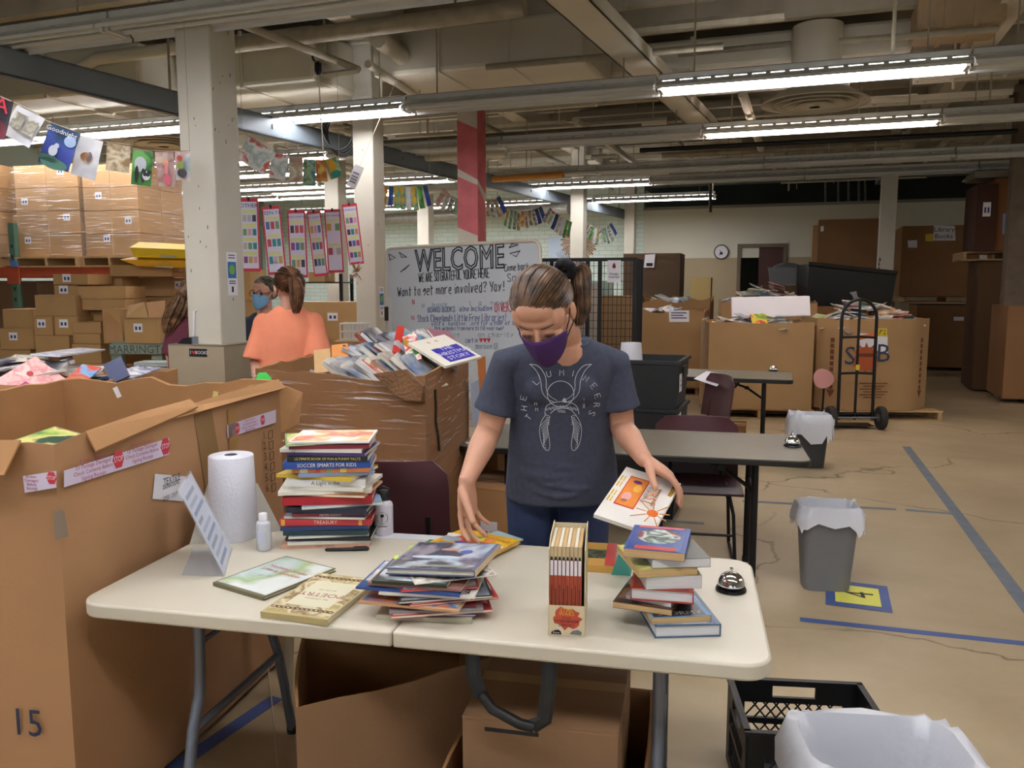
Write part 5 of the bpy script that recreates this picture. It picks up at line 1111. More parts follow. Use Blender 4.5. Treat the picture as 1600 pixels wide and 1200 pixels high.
# hair
HM=hairmat('hair_brown','#2c1e16','#76583f'); rng=random.Random(3)
mb=MB(); cap=hair_cap(mb,hc,hax,HS); cc,M_,rad,thr=cap
pb=D(884,420,2.60); tg=M_.inverted()@(pb-cc); T=Vector((tg.x/rad.x,tg.y/rad.y,tg.z/rad.z))
locks(mb,cap,T,220,rng,.0034,.05)
tail(mb,[pb,pb+V(.02,.02,.018),pb+V(.05,.04,.0),D(908,452,2.62),D(911,484,2.63),D(904,508,2.63)],70,rng,.034,.0045)
for k in range(7): mb.tube([pb,pb+V(-.012+.004*k,0,.02),pb+V(-.03+.006*k,.01,.05+.003*k)],[.0015,.0012,.0005],4)
wb_(wo,mb,'hair',HM,60)
mb=MB(); 
for k in range(9):
    a=2*PI*k/9; tdir=(pb-cc).normalized(); e1=tdir.orthogonal().normalized(); e2=tdir.cross(e1); mb.ell(pb+(e1*math.cos(a)+e2*math.sin(a))*.024,(.017,.016,.016),n=10)
sc_=wb_(wo,mb,'scrunchie',mat('black_fabric','#101014',.9)); resolve(sc_,.005,2)
PUR=mat('purple_cloth','#43215f',.85,bump=.1,bs=200)
mask(wo,hc,hax,HS,PUR,INK)
# brows and lowered lashes
for sg in (-1,1):
    wb_(wo,MB().tube([hc+(hR*sg*(.016+.011*k)+hF*(.0905-.0035*k*k*.6)+hU*(.020+.003*k-.0012*k*k))*HS for k in range(4)],[.0018,.0026,.0024,.001],6),'eyebrow',mat('brow','#4a3326',.8))
    wb_(wo,MB().tube([hc+(hR*sg*(.017+.0075*k)+hF*(.0885-.0018*(k-1.6)**2)+hU*(-.010-.0022*math.sin(k*.8)))*HS for k in range(5)],[.0006,.0014,.0018,.0018,.0008],5),'eyelashes',mat('lash','#2a1c16',.8))
# book in her left hand
def held():
    px=[(918,797),(1008,832),(1075,757),(988,735)]; Y=[2.33,2.27,2.48,2.56]
    o=cardbook('white book First Yom Kippur Jewish holiday title held in her left hand'[:0]+'white picture book lettered First with orange picture, held in her left hand',px,Y,mat('cover_white','#e6e2da',.35),.012)
    v=[D(x,y,q) for (x,y),q in zip(px,Y)]; L_=((v[1]-v[0]).length+(v[2]-v[3]).length)/2; W_=((v[3]-v[0]).length+(v[2]-v[1]).length)/2
    def rect(x0,x1,y0,y1,c,z=.0006,n='cover_art'): MB().bx(x0*L_,x1*L_,y0*W_,y1*W_,0,z).build(n,cvm(c),o)
    rect(-.33,.02,-.02-.2,.36,'#c8452c'); rect(-.31,.0,-.20,.34,'#e08a3c',.0009)
    for x,y,rx,ry,c in ((-.2,-.04,.08,.14,'#e8a8a0'),(-.1,.15,.07,.12,'#e8b04a'),(-.16,.27,.08,.05,'#5a3480'),(-.2,-.12,.05,.05,'#b8784a')): MB().prism([(x*L_+rx*L_*math.cos(a),y*W_+ry*L_*math.sin(a)) for a in [2*PI*i/14 for i in range(14)]],0,.0012).build('cover_art',cvm(c),o)
    for y in (-.2,-.08,.1,.22): rect(-.47,-.44,y,y+.1,'#d8b03a',.0008,'gold_line'); rect(-.41,-.39,y,y+.1,'#d8b03a',.0008,'gold_line')
    text('FIRST',.040,cvm('#e8862a'),o,(.17*L_,.10*W_,.0014),(0,0,-PI/2)); text('A FAMILY STORY',.013,INK,o,(.245*L_,.10*W_,.0014),(0,0,-PI/2)); text('YOM KIPPUR',.016,cvm('#4a4a52'),o,(.07*L_,.10*W_,.0014),(0,0,-PI/2))
    cx,cy=.33*L_,-.18*W_; MB().prism([(cx+.017*math.cos(a),cy+.017*math.sin(a)) for a in [2*PI*i/14 for i in range(14)]],0,.0012).build('sun_motif',cvm('#e0702a'),o)
    for k in range(9):
        a=.35+2*PI*k/9; l=.05+.02*(k%2); MB().tube([(cx+.02*math.cos(a),cy+.02*math.sin(a),.001),(cx+l*math.cos(a),cy+l*math.sin(a),.001)],.0016,4).build('ray',cvm('#cf8a4a'),o)
    rect(.4,.47,.2,.44,'#b08a3a',.0008,'corner_badge'); rect(.4,.47,.36,.44,'#3a4a80',.001,'corner_badge')
held()
# ---------------------------------------------------------------- woman in orange, seen from behind
def back_person(label,rx,ry,hcp,hY,hs,F,shirtm,rings,sleeves,arms,hairm,hairfn,trm,skin=SKIN2,nbp=None,roll=0,extra=None,vox=.008):
    o=thing('person',label,'person',(rx,ry,0)); c=D(*hcp,hY); ax=axes(F,roll=roll); mb=MB(); nb_=D(*nbp,hY+.01)
    pel=V(rx,ry,.93); mb.limb([pel,pel.lerp(nb_,.6),nb_-V(0,0,.05)],[.12,.11,.075],16); mb.limb([nb_-V(0,0,.05),c-ax[2]*.07],[.055,.052],14); head(mb,c,ax,hs)
    for ch,hd in arms:
        mb.limb(ch,[.05,.045,.04,.026],12)
        hand(mb,ch[-1],*hd)
    for sg in (-1,1): mb.limb([pel+V(sg*.09,0,-.04),pel+V(sg*.09,0,-.84)],[.08,.04],10)
    b=wb_(o,mb,'body',skin); resolve(b,vox*.65,3)
    mb=MB(); mb.rings([ering(D(px,py,Y),hw/FPX*Y,hd,26) for px,py,hw,Y,hd in rings])
    for a,b_,r0,r1 in sleeves: mb.limb([a,a.lerp(b_,.5)],[r0*.9,r0*.95],14); mb.tube([a.lerp(b_,.2),b_],[r0*.9,r1*1.08],16)
    s=wb_(o,mb,'top',shirtm); resolve(s,vox*1.1,4)
    legs(o,pel,trm,[(rx-.1,ry+.02,0),(rx+.1,ry,0)])
    mb=MB(); hairfn(mb,c,ax,hs); wb_(o,mb,'hair',hairm,60)
    return o,c,ax
def hair_o(mb,c,ax,s):
    cap=hair_cap(mb,c,ax,s,.5,-.2,-.8); rg=random.Random(8); cc,M,rad,thr=cap; T=Vector((.25,-.95,.12)).normalized(); locks(mb,cap,T,90,rg,.005,.06)
    p=cc+M@Vector((T.x*rad.x,T.y*rad.y,T.z*rad.z)); tail(mb,[p,p+V(.015,-.05,.0),p+V(.03,-.06,-.07),p+V(.02,-.05,-.15),p+V(.01,-.03,-.20)],55,rg,.045,.006)
oy=5.0
ls_,rs_=D(412,505,oy),D(490,503,oy)
back_person('woman in coral orange T-shirt with brown ponytail, seen from behind',-1.34,5.04,(452,449),4.98,1.04,V(-.35,.92,-.12),mat('coral_tee','#e58a68',.85,var=.06,vs=8,bump=.15,bs=30),
 [(448,640,46,oy,.13),(447,590,44,oy,.125),(448,555,43,oy,.12),(450,525,44,oy,.12),(451,503,44,oy,.105),(451,490,33,oy,.085),(452,478,19,oy,.06)],
 [(ls_,D(401,562,oy-.03),.07,.078),(rs_,D(498,556,oy-.04),.07,.078)],
 [([ls_,D(402,566,oy-.02),D(408,610,oy-.12),D(418,635,oy-.25)],(V(.3,-.5,-.6),V(1,0,0),V(-.5,-.5,.4))),([rs_,D(500,552,oy-.03),D(492,572,oy-.18),D(478,572,oy-.28)],(V(-.6,-.5,-.3),V(0,-1,0),V(0,-.3,1)))],
 hairmat('hair_brown_light','#3a2418','#7a5238'),hair_o,mat('dark_jeans','#232838',.85),nbp=(452,484))
# ---------------------------------------------------------------- woman with glasses and blue mask
def hair_g(mb,c,ax,s):
    cap=hair_cap(mb,c,ax,s,.42,-.45,-.9,1.07); locks(mb,cap,Vector((0,-.9,.2)).normalized(),80,random.Random(2),.006,.05)
gy=6.5
pg,gc,gax=back_person('woman with glasses and light blue mask beside the nearest pillar',-1.93,6.6,(413,457),gy,1.05,V(-.35,-.93,-.05),mat('navy_top','#2c3444',.85,var=.1),
 [(416,610,34,gy+.05,.12),(416,560,34,gy+.05,.12),(416,520,36,gy+.05,.11),(416,500,34,gy+.05,.09),(415,488,17,gy+.05,.06)],
 [(D(388,505,gy+.05),D(384,550,gy),.06,.066),(D(442,505,gy+.05),D(446,550,gy),.06,.066)],
 [([D(388,508,gy+.05),D(384,552,gy),D(388,585,gy-.15),D(398,590,gy-.25)],(V(.5,-.8,-.1),V(-.5,-.3,.6),V(0,0,1))),([D(442,508,gy+.05),D(446,552,gy),D(442,585,gy-.15),D(432,590,gy-.25)],(V(-.5,-.8,-.1),V(.5,-.3,.6),V(0,0,1)))],
 hairmat('hair_grey_brown','#3c362e','#8f8468'),hair_g,mat('dark_jeans','#232838',.85),nbp=(416,484))
mask(pg,gc,gax,1.05,mat('surgical_blue','#7fb4dc',.8),PAPER)
gR,gF,gU=gax
for sg in (-1,1):
    cc_=gc+(gR*sg*.032+gF*.1+gU*-.002)*1.05
    wb_(pg,MB().tube([cc_+(gR*.026*math.cos(a)+gU*.019*math.sin(a))*1.05 for a in [2*PI*i/18 for i in range(18)]],.0028,6,closed=True),'glasses_rim',mat('tortoise','#3a1f1a',.3))
    wb_(pg,MB().tube([cc_+gR*sg*.026,gc+(gR*sg*.076+gF*.02+gU*.002)*1.05],.0022,5),'glasses_temple',mat('tortoise','#3a1f1a',.3))
    wb_(pg,MB().ell(gc+(gR*sg*.031+gF*.0785-gU*.003)*1.05,(.011,.011,.011),n=12),'eye',mat('eye_dark','#3a2c26',.3))
    wb_(pg,MB().tube([gc+(gR*sg*(.018+.01*k)+gF*.091+gU*(.024+.003*math.sin(k)))*1.05 for k in range(4)],.0022,5),'eyebrow',mat('brow','#4a3326',.8))
wb_(pg,MB().tube([gc+(gR*-.008+gF*.108)*1.05,gc+(gR*.008+gF*.108)*1.05],.0022,5),'glasses_bridge',mat('tortoise','#3a1f1a',.3))
# ---------------------------------------------------------------- woman in maroon, half hidden by the pillar
def hair_m(mb,c,ax,s):
    cap=hair_cap(mb,c,ax,s,.45,-.5,-.95,1.06); rg=random.Random(6); locks(mb,cap,Vector((0,-.2,1)).normalized(),90,rg,.006,.03)
    b=c-ax[1]*.07; tail(mb,[b+V(0,0,.03),b+V(-.02,-.02,-.06),b+V(-.06,-.04,-.15),b+V(-.10,-.05,-.24),b+V(-.12,-.05,-.31)],80,rg,.075,.007)
my=6.4
back_person('woman with long wavy hair in a maroon top behind the nearest pillar',-2.5,6.45,(302,462),my,1.05,V(.75,.6,-.25),mat('maroon_top','#6a2f42',.85,var=.08,vs=10,bump=.15,bs=30),
 [(288,590,22,my,.12),(289,560,24,my,.12),(290,530,27,my,.12),(292,506,28,my,.10),(296,494,18,my,.06)],
 [(D(272,510,my),D(268,555,my-.02),.065,.07),(D(316,508,my),D(322,550,my),.065,.07)],
 [([D(272,512,my),D(268,556,my-.02),D(274,590,my-.05),D(280,606,my-.1)],(V(.3,-.2,-.9),V(.5,.5,0),V(-.9,-.2,0))),([D(316,510,my),D(322,552,my),D(330,560,my+.15),D(336,556,my+.25)],(V(.3,.9,0),V(-1,0,.2),V(0,0,1)))],
 hairmat('hair_long','#4a3022','#96704e'),hair_m,mat('black_trousers','#15151a',.85),nbp=(300,490))
# ================================================================ under and beside the white table
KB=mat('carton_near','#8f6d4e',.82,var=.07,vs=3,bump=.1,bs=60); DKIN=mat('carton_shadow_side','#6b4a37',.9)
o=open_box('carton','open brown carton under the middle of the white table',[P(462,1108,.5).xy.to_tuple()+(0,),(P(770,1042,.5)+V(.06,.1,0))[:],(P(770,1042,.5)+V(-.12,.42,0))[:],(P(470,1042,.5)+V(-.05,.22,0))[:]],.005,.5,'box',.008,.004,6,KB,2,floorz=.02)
for a,b,hh in ((P(470,1042,.5)+V(-.05,.22,0),P(770,1042,.5)+V(-.12,.42,0),.11),):
    slab(o,[V(a.x,a.y,.5),V(b.x,b.y,.5),V(b.x+.03,b.y+.05,.5+hh),V(a.x+.03,a.y+.05,.5+hh)],.005,mat('carton_flap_shade','#7d5a44',.85),'flap')  # the flap's shadow is put into its darker brown
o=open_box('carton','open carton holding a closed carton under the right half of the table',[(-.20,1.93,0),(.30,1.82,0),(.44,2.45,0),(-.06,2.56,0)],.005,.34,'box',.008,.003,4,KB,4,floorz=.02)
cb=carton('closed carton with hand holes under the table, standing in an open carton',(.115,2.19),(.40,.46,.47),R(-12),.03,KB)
for s in (-1,1):
    q=MB(); q.bx(-.12,.02,-.2315,-.2300,.456,.466); 
q.build('hand_slot',INK,cb,loc=(-.02,0,-.02))
mb=MB(); mb.bx(-.02,.02,.0,.0012,.0,.46); mb.build('side_tape',KRAFT,cb,M=Matrix.Translation((.201,-.05,0))@Matrix.Rotation(PI/2,4,'Z'))
# cream folding leg of another table seen below the left half
o=thing('folded_stand','cream painted folding stand leg behind the open carton','stand',P(455,1100,0)); a=P(455,1100,0)
wb_(o,MB().tube([V(a.x+.02,a.y,.66),V(a.x+.005,a.y,.35),V(a.x-.01,a.y-.02,.02)],.02,10),'leg',mat('cream_metal','#b5a88c',.5),60); wb_(o,MB().tube([V(a.x+.02,a.y,.66),V(a.x+.5,a.y-.1,.66)],.018,8),'rail',mat('cream_metal','#b5a88c',.5),60)
# black milk crate
def crate(label,c,rz,w=.36,d=.32,h=.28):
    o=thing('milk_crate',label,'crate',(c[0],c[1],0),rz)
    for nm,L_,M in (('front_side',w,Matrix.Translation((0,-d/2,0))),('back_side',w,Matrix.Translation((0,d/2,0))),('left_side',d,Matrix.Translation((-w/2,0,0))@Matrix.Rotation(PI/2,4,'Z')),('right_side',d,Matrix.Translation((w/2,0,0))@Matrix.Rotation(PI/2,4,'Z'))):
        mb=MB(); hw=L_/2; t=.006
        mb.bx(-hw,hw,-t,t,0,.035); mb.bx(-hw,hw,-t,t,.13,.15); mb.bx(-hw,-hw+.05,-t,t,.035,h); mb.bx(hw-.05,hw,-t,t,.035,h); mb.bx(-hw+.05,-.07,-t,t,.205,h); mb.bx(.07,hw-.05,-t,t,.205,h); mb.bx(-.07,.07,-t,t,.265,h); mb.bx(-.07,.07,-t,t,.205,.225)
        mb.build(nm,BLACKP,o,M=M)
        lt=MB(); z0,z1=.15,.205
        for zz0,zz1 in ((.035,.13),(.15,.205)):
            n=int((L_-.1)/.035); 
            for i in range(-2,n+1):
                for dr in (1,-1):
                    x0=-hw+.05+i*.035+(0 if dr>0 else .035); x1=x0+dr*(zz1-zz0)*.8
                    lo,hi=-hw+.05,hw-.05
                    def cl(x0,z0_,x1,z1_):
                        if min(x0,x1)>=lo-.001 and max(x0,x1)<=hi+.001: return (x0,z0_,x1,z1_)
                    r_=cl(x0,zz0,x1,zz1)
                    if r_: lt.tube([(r_[0],0,r_[1]),(r_[2],0,r_[3])],.0032,4)
        lt.build('lattice',BLACKP,o,M=M,kind='stuff')
    MB().bx(-w/2,w/2,-d/2,d/2,0,.008).build('bottom',BLACKP,o)
    mb=MB(); e=.008
    for (x,y,sx,sy) in ((0,-d/2,w+.02,.02),(0,d/2,w+.02,.02),(-w/2,0,.02,d),(w/2,0,.02,d)): mb.box((x,y,h),(sx,sy,.012))
    mb.build('rim',BLACKP,o)
    return o
c=(P(1150,1075,.28)+P(1325,1060,.28))/2
crate('black lattice milk crate on the floor beside the white table',(c.x-.01,c.y-.16),R(-6),.42,.34)
# wastebaskets with bag liners
BAG=mat('bag_film','#eef0f8',.35,alpha=.86,spec=.6,bump=.5,bs=14)
def basket(label,c,rz,m,h=.40,w=.29,d=.21,sag=.12,seed=1,zb=0,open_=1.):
    o=thing('wastebasket',label,'wastebasket',(c[0],c[1],zb),rz); r=random.Random(seed)
    def rr_(hw,hd,z,n=32,sq=.45):
        out=[]
        for i in range(n):
            a=2*PI*i/n; out.append(V(math.copysign(abs(math.cos(a))**sq,math.cos(a))*hw,math.copysign(abs(math.sin(a))**sq,math.sin(a))*hd,z))
        return out
    MB().rings([rr_(w*.39,d*.38,0),rr_(w*.5,d*.5,h),rr_(w*.485,d*.48,h),rr_(w*.38,d*.37,.01)],0,False).build('bin',m,o,50); MB().add([tuple(p) for p in rr_(w*.39,d*.38,.004)],[tuple(range(32))]).build('bin_floor',m,o)
    n=40; rings=[]
    prof=[(.28,.03,.015),(.37,h*.5,.015),(.43,h*.9,.01),(.47,h+.016,.004),(.54,h+.014,.006),(.585,h-.05,.012),(.60,h-sag,.016)]
    wig=[r.uniform(.2,1) for _ in range(n)]
    for k,(q,z,am) in enumerate(prof):
        ring=rr_(w*q,d*q,z,n)
        if k>=4: ring=[p+V(0,0,-(wig[i]*.9-.45)*(sag*.8 if k==6 else sag*.3)+ (0.03 if k==6 else 0)) for i,p in enumerate(ring)]
        rings.append([p*1.0+V(r.uniform(-am,am)*.5,r.uniform(-am,am)*.5,r.uniform(-am,am)*.25) for p in ring])
    MB().rings(rings,0,False).build('bag_liner',BAG,o,70)
    mb=MB(); mb.limb([V(w*.53,0,h-.02),V(w*.6,.01,h-.05),V(w*.63,.02,h-.09)],[.012,.018,.008],8); mb.build('bag_knot',BAG,o,60)
    return o
GREYP=mat('grey_bin_plastic','#77777a',.45,var=.05)
g=P(1290,918,0); basket('grey wastebasket with white bag standing on the 4 marker',(g.x,g.y+.02),R(-8),GREYP,.44,.30,.22,.12,2)
g=P(1262,728,0); basket('dark wastebasket with white bag beyond the black table corner',(g.x,g.y),R(-10),mat('charcoal_bin','#3a3a3c',.5),.46,.33,.24,.2,5)
g=P(1365,1160,.4); basket('white bag-lined bin in the bottom right corner of the picture',(g.x-.005,g.y-.06),R(-6),mat('pale_bin','#a9a6a8',.5),.42,.42,.30,.1,9)
# ================================================================ dark tables and chairs
LAM=mat('laminate_grey','#77705f',.38,var=.05,vs=20); BEDGE=mat('table_edge_black','#15140f',.5)
fl,frr=P(712,697,.74),P(1270,722,.74); dv=frr-fl; ya=math.atan2(-dv.y,dv.x)
t2=folding_table('folding_table','grey-topped black-edged folding table behind the masked woman',V(fl.x,fl.y,0),ya,dv.length,.76,LAM,BEDGE,BLACKM,.032,.06,False,'straight')
frr=P(1240,594,.74); ya3=R(18); d3=V(math.cos(ya3),-math.sin(ya3),0); fl3=frr-d3*1.83
t3=folding_table('folding_table','far dark folding table in front of the big cardboard bins',V(fl3.x,fl3.y,0),ya3,1.83,.76,LAM,BEDGE,BLACKM,.04,.06,False,'straight')
MB().tube([(1.05,.02,.70),(1.08,.02,.655),(1.32,.02,.655),(1.35,.02,.70)],.012,8).build('carry_handle',BLACKM,t3)
bell('chrome service bell on the grey-topped table behind the woman',P(1238,697,.7405),.7405,1.05); bell('small far service bell on the dark table by the bins',P(1208,580,.7405),.7405,1.05)
for i,(x,y,w_,h_) in enumerate(((735,655,.21,.28),)): pass
o=thing('paper_sheet','white papers on the left end of the grey-topped table','paper',P(745,692,.741)); MB().bx(-.06,.06,-.03,.03,0,.002).build('sheet',PAPER,o,rz=.3); MB().bx(-.02,.06,-.05,.03,.002,.004).build('sheet',PAPER,o,rz=-.4)
MAR=mat('maroon_plastic','#4f2a30',.45,bump=.05,bs=120)
def chair(label,c,rz,zt=.84,w=.46,group=None):
    o=thing('stacking_chair',label,'chair',(c[0],c[1],0),rz,group)
    # seat faces -y; the back rises on +y
    g=[]; 
    mb=MB(); n=9
    for j in range(7):
        t=j/6; row_=[]
        for i in range(n):
            a=-1+2*i/(n-1); x=a*w/2*(1-.05*t*t*(abs(a))); y=-.22+.42*t; z=.45-.012*(1-a*a)*math.sin(PI*t)+(.0 if t>.12 else -.02*(1-t/.12)); row_.append((x,y,z))
        g.append(row_)
    mb.rings([r_+[(x,y,z-.012) for x,y,z in r_[::-1]] for r_ in g],0); mb.build('seat',MAR,o,50)
    g=[]
    for j in range(8):
        t=j/7; row_=[]; z=zt-.36+.36*t; ww=w/2*(1 if t<.8 else math.sqrt(max(.05,1-((t-.8)/.2)**2*.45)))
        for i in range(n):
            a=-1+2*i/(n-1); row_.append((a*ww,.20+.05*t-.045*(a*a),z))
        g.append(row_)
    MB().rings([r_+[(x,y+.012,z) for x,y,z in r_[::-1]] for r_ in g],0).build('backrest',MAR,o,50)
    for s in (-1,1):
        MB().tube([(s*.15,.21,zt-.22),(s*.15,.19,.5),(s*.16,.17,.435)],.011,8).build('back_post',BLACKM,o,60)
        MB().tube([(s*.16,.17,.435),(s*.2,.19,.3),(s*.215,.23,.015),(s*.215,-.2,.012),(s*.2,-.18,.3),(s*.17,-.16,.435),(s*.16,.17,.435)],.0105,8).build('leg_frame',BLACKM,o,60)
    MB().tube([(-.2,-.18,.18),(.2,-.18,.18)],.008,6).build('stretcher',BLACKM,o)
    return o
p=D(627,800,3.2); chair('maroon stacking chair behind the tall book stack',(p.x,3.3),R(172),.94,.46)
p=D(1080,700,4.95); chair('maroon stacking chair tucked behind the grey-topped table',(p.x,4.78),R(-10),.80,.50)
p=D(1120,640,6.5); chair('maroon stacking chair at the far dark table beside the totes',(p.x-.1,6.75),R(-75),.86,.46)
# maroon chair to the right of the far table legs is hidden; black totes
TOT=mat('tote_black','#1d1f20',.5,var=.08,vs=20)
tc=[V(.42,5.72,0),V(1.105,5.48,0),V(1.33,5.98,0),V(.64,6.22,0)]; ce_=sum(tc,Vector())/4; ty=math.atan2(tc[1].y-tc[0].y,tc[1].x-tc[0].x)
def tote(label,z,w=.70,d=.54,h=.335,dx=0,lab=None):
    o=thing('plastic_tote',label,'tote',(ce_.x+dx,ce_.y,z),ty)
    MB().rings([[(x*q,y*q2,zz) for x,y in ((-w/2,-d/2),(w/2,-d/2),(w/2,d/2),(-w/2,d/2))] for q,q2,zz in ((.93,.92,0),(.985,.98,h-.03),(.985,.98,h),(.95,.94,h),(.9,.89,.012))],0,False).build('shell',TOT,o); MB().bx(-w*.46,w*.46,-d*.46,d*.46,0,.012).build('tote_floor',TOT,o)
    mb=MB()
    for (x,y,sx,sy) in ((0,-d/2,w+.02,.018),(0,d/2,w+.02,.018),(-w/2,0,.018,d),(w/2,0,.018,d)): mb.box((x*.99,y*.99,h-.012),(sx,sy,.024))
    mb.build('rim',TOT,o); MB().bx(w/2*.985,w/2+.012,-.1,.1,h-.12,h-.05).build('grip',TOT,o)
    if lab:
        MB().bx(w/2*.97+.004,w/2*.97+.008,-.2,-.1,.12,.24).build('paper_label',PAPER,o); text(lab,.034,INK,o,(w/2*.97+.0095,-.15,.18),(PI/2,0,PI/2))
    return o
for i,lab in enumerate((None,'Early','Early\nReader','Early\nReader')):
    tote(('lowest','second lowest','second highest','topmost')[i]+' black plastic tote in the stack behind the woman',.0+i*.252 if i<3 else .757,h=.26 if i<3 else .335,dx=0,lab=lab)
o=thing('white_bucket','white paper cone standing in the topmost black tote','bucket',D(986,556,5.9)-V(0,0,.15)); MB().lathe([(.09,0),(.085,.1),(.072,.245),(.068,.245),(.08,.0)],24,cap=False).build('shell',PAPER,o,40)
v=[P(1084,592,.80),P(1120,604,.77),P(1137,586,.77),P(1104,580,.80)]; o=thing('flyer','white flyer with colourful print on the far dark table edge','flyer',(v[0]+v[2])/2); wb_(o,MB().rings([v,[q+UP*.002 for q in v]]),'sheet',PAPER); c_=(v[0]+v[2])/2
for i,(x,y,c) in enumerate(((-.06,.02,'#b8402f'),(.05,-.03,'#d8b03a'),(.02,.06,'#4a8a4a'))): wb_(o,MB().prism([(c_.x+x+.03*math.cos(a),c_.y+y+.05*math.sin(a)) for a in [2*PI*k/10 for k in range(10)]],c_.z+.002,c_.z+.0035),'flyer_print',cvm(c))
carton('small brown carton on the floor beyond the maroon chair',D(1140,640,7.6).xy,(.30,.3,.32),R(-18),0,CARD_DK)
# boxes and bags seen between the black table and the woman
carton('brown carton with shipping label under the grey-topped table',D(785,780,4.5).xy,(.34,.42,.52),R(-25),0,CARD,True,(.1,.16),None,stk=(.02,-.06)); carton('tall carton against the wrapped bin under the grey-topped table',(-.18,4.95),(.28,.3,.62),R(-15),0,CARD)
# ================================================================ big bins on the right
def rect_(c,w,d,yaw):
    e=V(math.cos(yaw),-math.sin(yaw),0); n=V(math.sin(yaw),math.cos(yaw),0); c=Vector((c[0],c[1],0)); return [c-e*w/2,c+e*w/2,c+e*w/2+n*d,c-e*w/2+n*d]
GT=mat('bin_tan','#a9855a',.82,var=.07,vs=2,bump=.08,bs=60,rand=.06)
BIN_D=mat('bin_brown','#8a6440',.85,var=.08,vs=2,rand=.06)
# G5
c5=D(1187,560,9.75); q5=rect_((c5.x,9.72),1.2,1.1,R(8)); pallet('wooden pallet under the tan bin left of the hand truck',(c5.x+.1,10.3),R(-8),0,(1.02,1.1))
g5=open_box('cardboard_bin','plain tan cardboard bin of books left of the hand truck',q5,.13,1.16,'box',.014,.012,8,GT,12,floorz=.6)
heap(q5,1.02,1.22,36,'book in the heap of the plain tan bin left of the hand truck','books in the plain tan bin',41,amount=.45,edge=.2)
p=D(1204,478,10.4); o=MB().bx(-.48,.48,-.02,.02,-.14,.12).build('white_board','' and None or PAPER,None,None,.015,label='long white foam board standing in the plain tan bin',cat='board',loc=p,rot=(R(-14),R(-1),R(-6)))
cardbook('red and green picture book on the near rim of the plain tan bin',[(1168,505),(1200,504),(1196,492),(1180,491)],[9.85,9.85,9.95,9.95],artmat('art_xx',['#b8322f','#5fa03a','#e0c83a','#c23a3a'],6,.3),.02)
# G6 octagon
c6=D(1368,560,9.75); w6,d6=1.32,1.12; e=V(math.cos(R(2)),-math.sin(R(2)),0); n=V(math.sin(R(2)),math.cos(R(2)),0); b6=V(c6.x,9.62,0)
oc=[(-.36,0),(.36,0),(.66,.26),(.66,.86),(.36,1.12),(-.36,1.12),(-.66,.86),(-.66,.26)]; q6=[b6+e*x+n*y for x,y in oc]
g6=open_box('cardboard_bin','eight-sided produce bin with sun print behind the hand truck',q6,.13,1.2,'box',.014,.01,5,GT,17,floorz=.6); pallet('wooden pallet under the eight-sided produce bin',(c6.x+.1,10.2),R(-2),0,(1.12,1.15))
heap(q6,1.08,1.36,62,'book in the colourful heap of the eight-sided bin','books in the eight-sided bin',52,amount=.5,edge=.12)
f6=Face(g6,q6[0],q6[1],.016)
BLU=mat('bin_print_blue','#2f3f58',.8); ORP=mat('bin_print_orange','#b0562c',.8); BRN=mat('bin_print_brown','#6f3a22',.8)
f6.txt('S',1327,557,.30,BLU); f6.txt('B',1379,553,.30,BLU)
x,z=f6.sh(1352,560); MB().prism([(.13*math.cos(a),.14*math.sin(a)) for a in [2*PI*i/16 for i in range(16)]],0,.001).build('sun_disc',ORP,g6,M=f6.M(x,z)); 
for k in range(12):
    a=2*PI*k/12; MB().prism([(.13*math.cos(a-.15),.14*math.sin(a-.15)),(.13*math.cos(a+.15),.14*math.sin(a+.15)),(.18*math.cos(a),.19*math.sin(a))],0,.001).build('sun_ray',ORP,g6,M=f6.M(x,z))
MB().bx(-.09,.09,.02,.06,0,.0015).build('sun_band',BRN,g6,M=f6.M(x,z,0,.0172))
for i,(a,b) in enumerate(((1338,502),)): pass
f6.patch([(1340,520),(1386,524),(1386,552),(1340,547)],PAPER,'printed_sheet'); f6.patch([(1342,524),(1374,519),(1374,524),(1342,531)],mat('orange_strip','#d9702a',.6),'orange_strip',off=.018); f6.patch([(1371,513),(1385,513),(1385,526),(1371,525)],mat('yellow_tag','#e0c62a',.5),'yellow_tag',off=.019); f6.txt('P2',1378,519,.08,INK,off=.021)
for i in range(6): f6.patch([(1342+i%2*6,598+i*4.4),(1386-i%3*5,598+i*4.4),(1386-i%3*5,599.6+i*4.4),(1342+i%2*6,599.6+i*4.4)],BRN,'print_line')
f6l=Face(g6,q6[7],q6[0],.016); f6r=Face(g6,q6[1],q6[2],.016)
for F_,xx in ((f6l,.5),(f6r,.5)):
    xs=F_.L*xx
    for k in range(9): MB().bx(-.022,.022,-.02,.028,0,.001).build('arrow_dash',BRN,g6,M=F_.M(xs,.95-k*.07))
    MB().prism([(-.05,0),(0,-.09),(.05,0)],0,.001).build('arrow_tip',BRN,g6,M=F_.M(xs,.36))
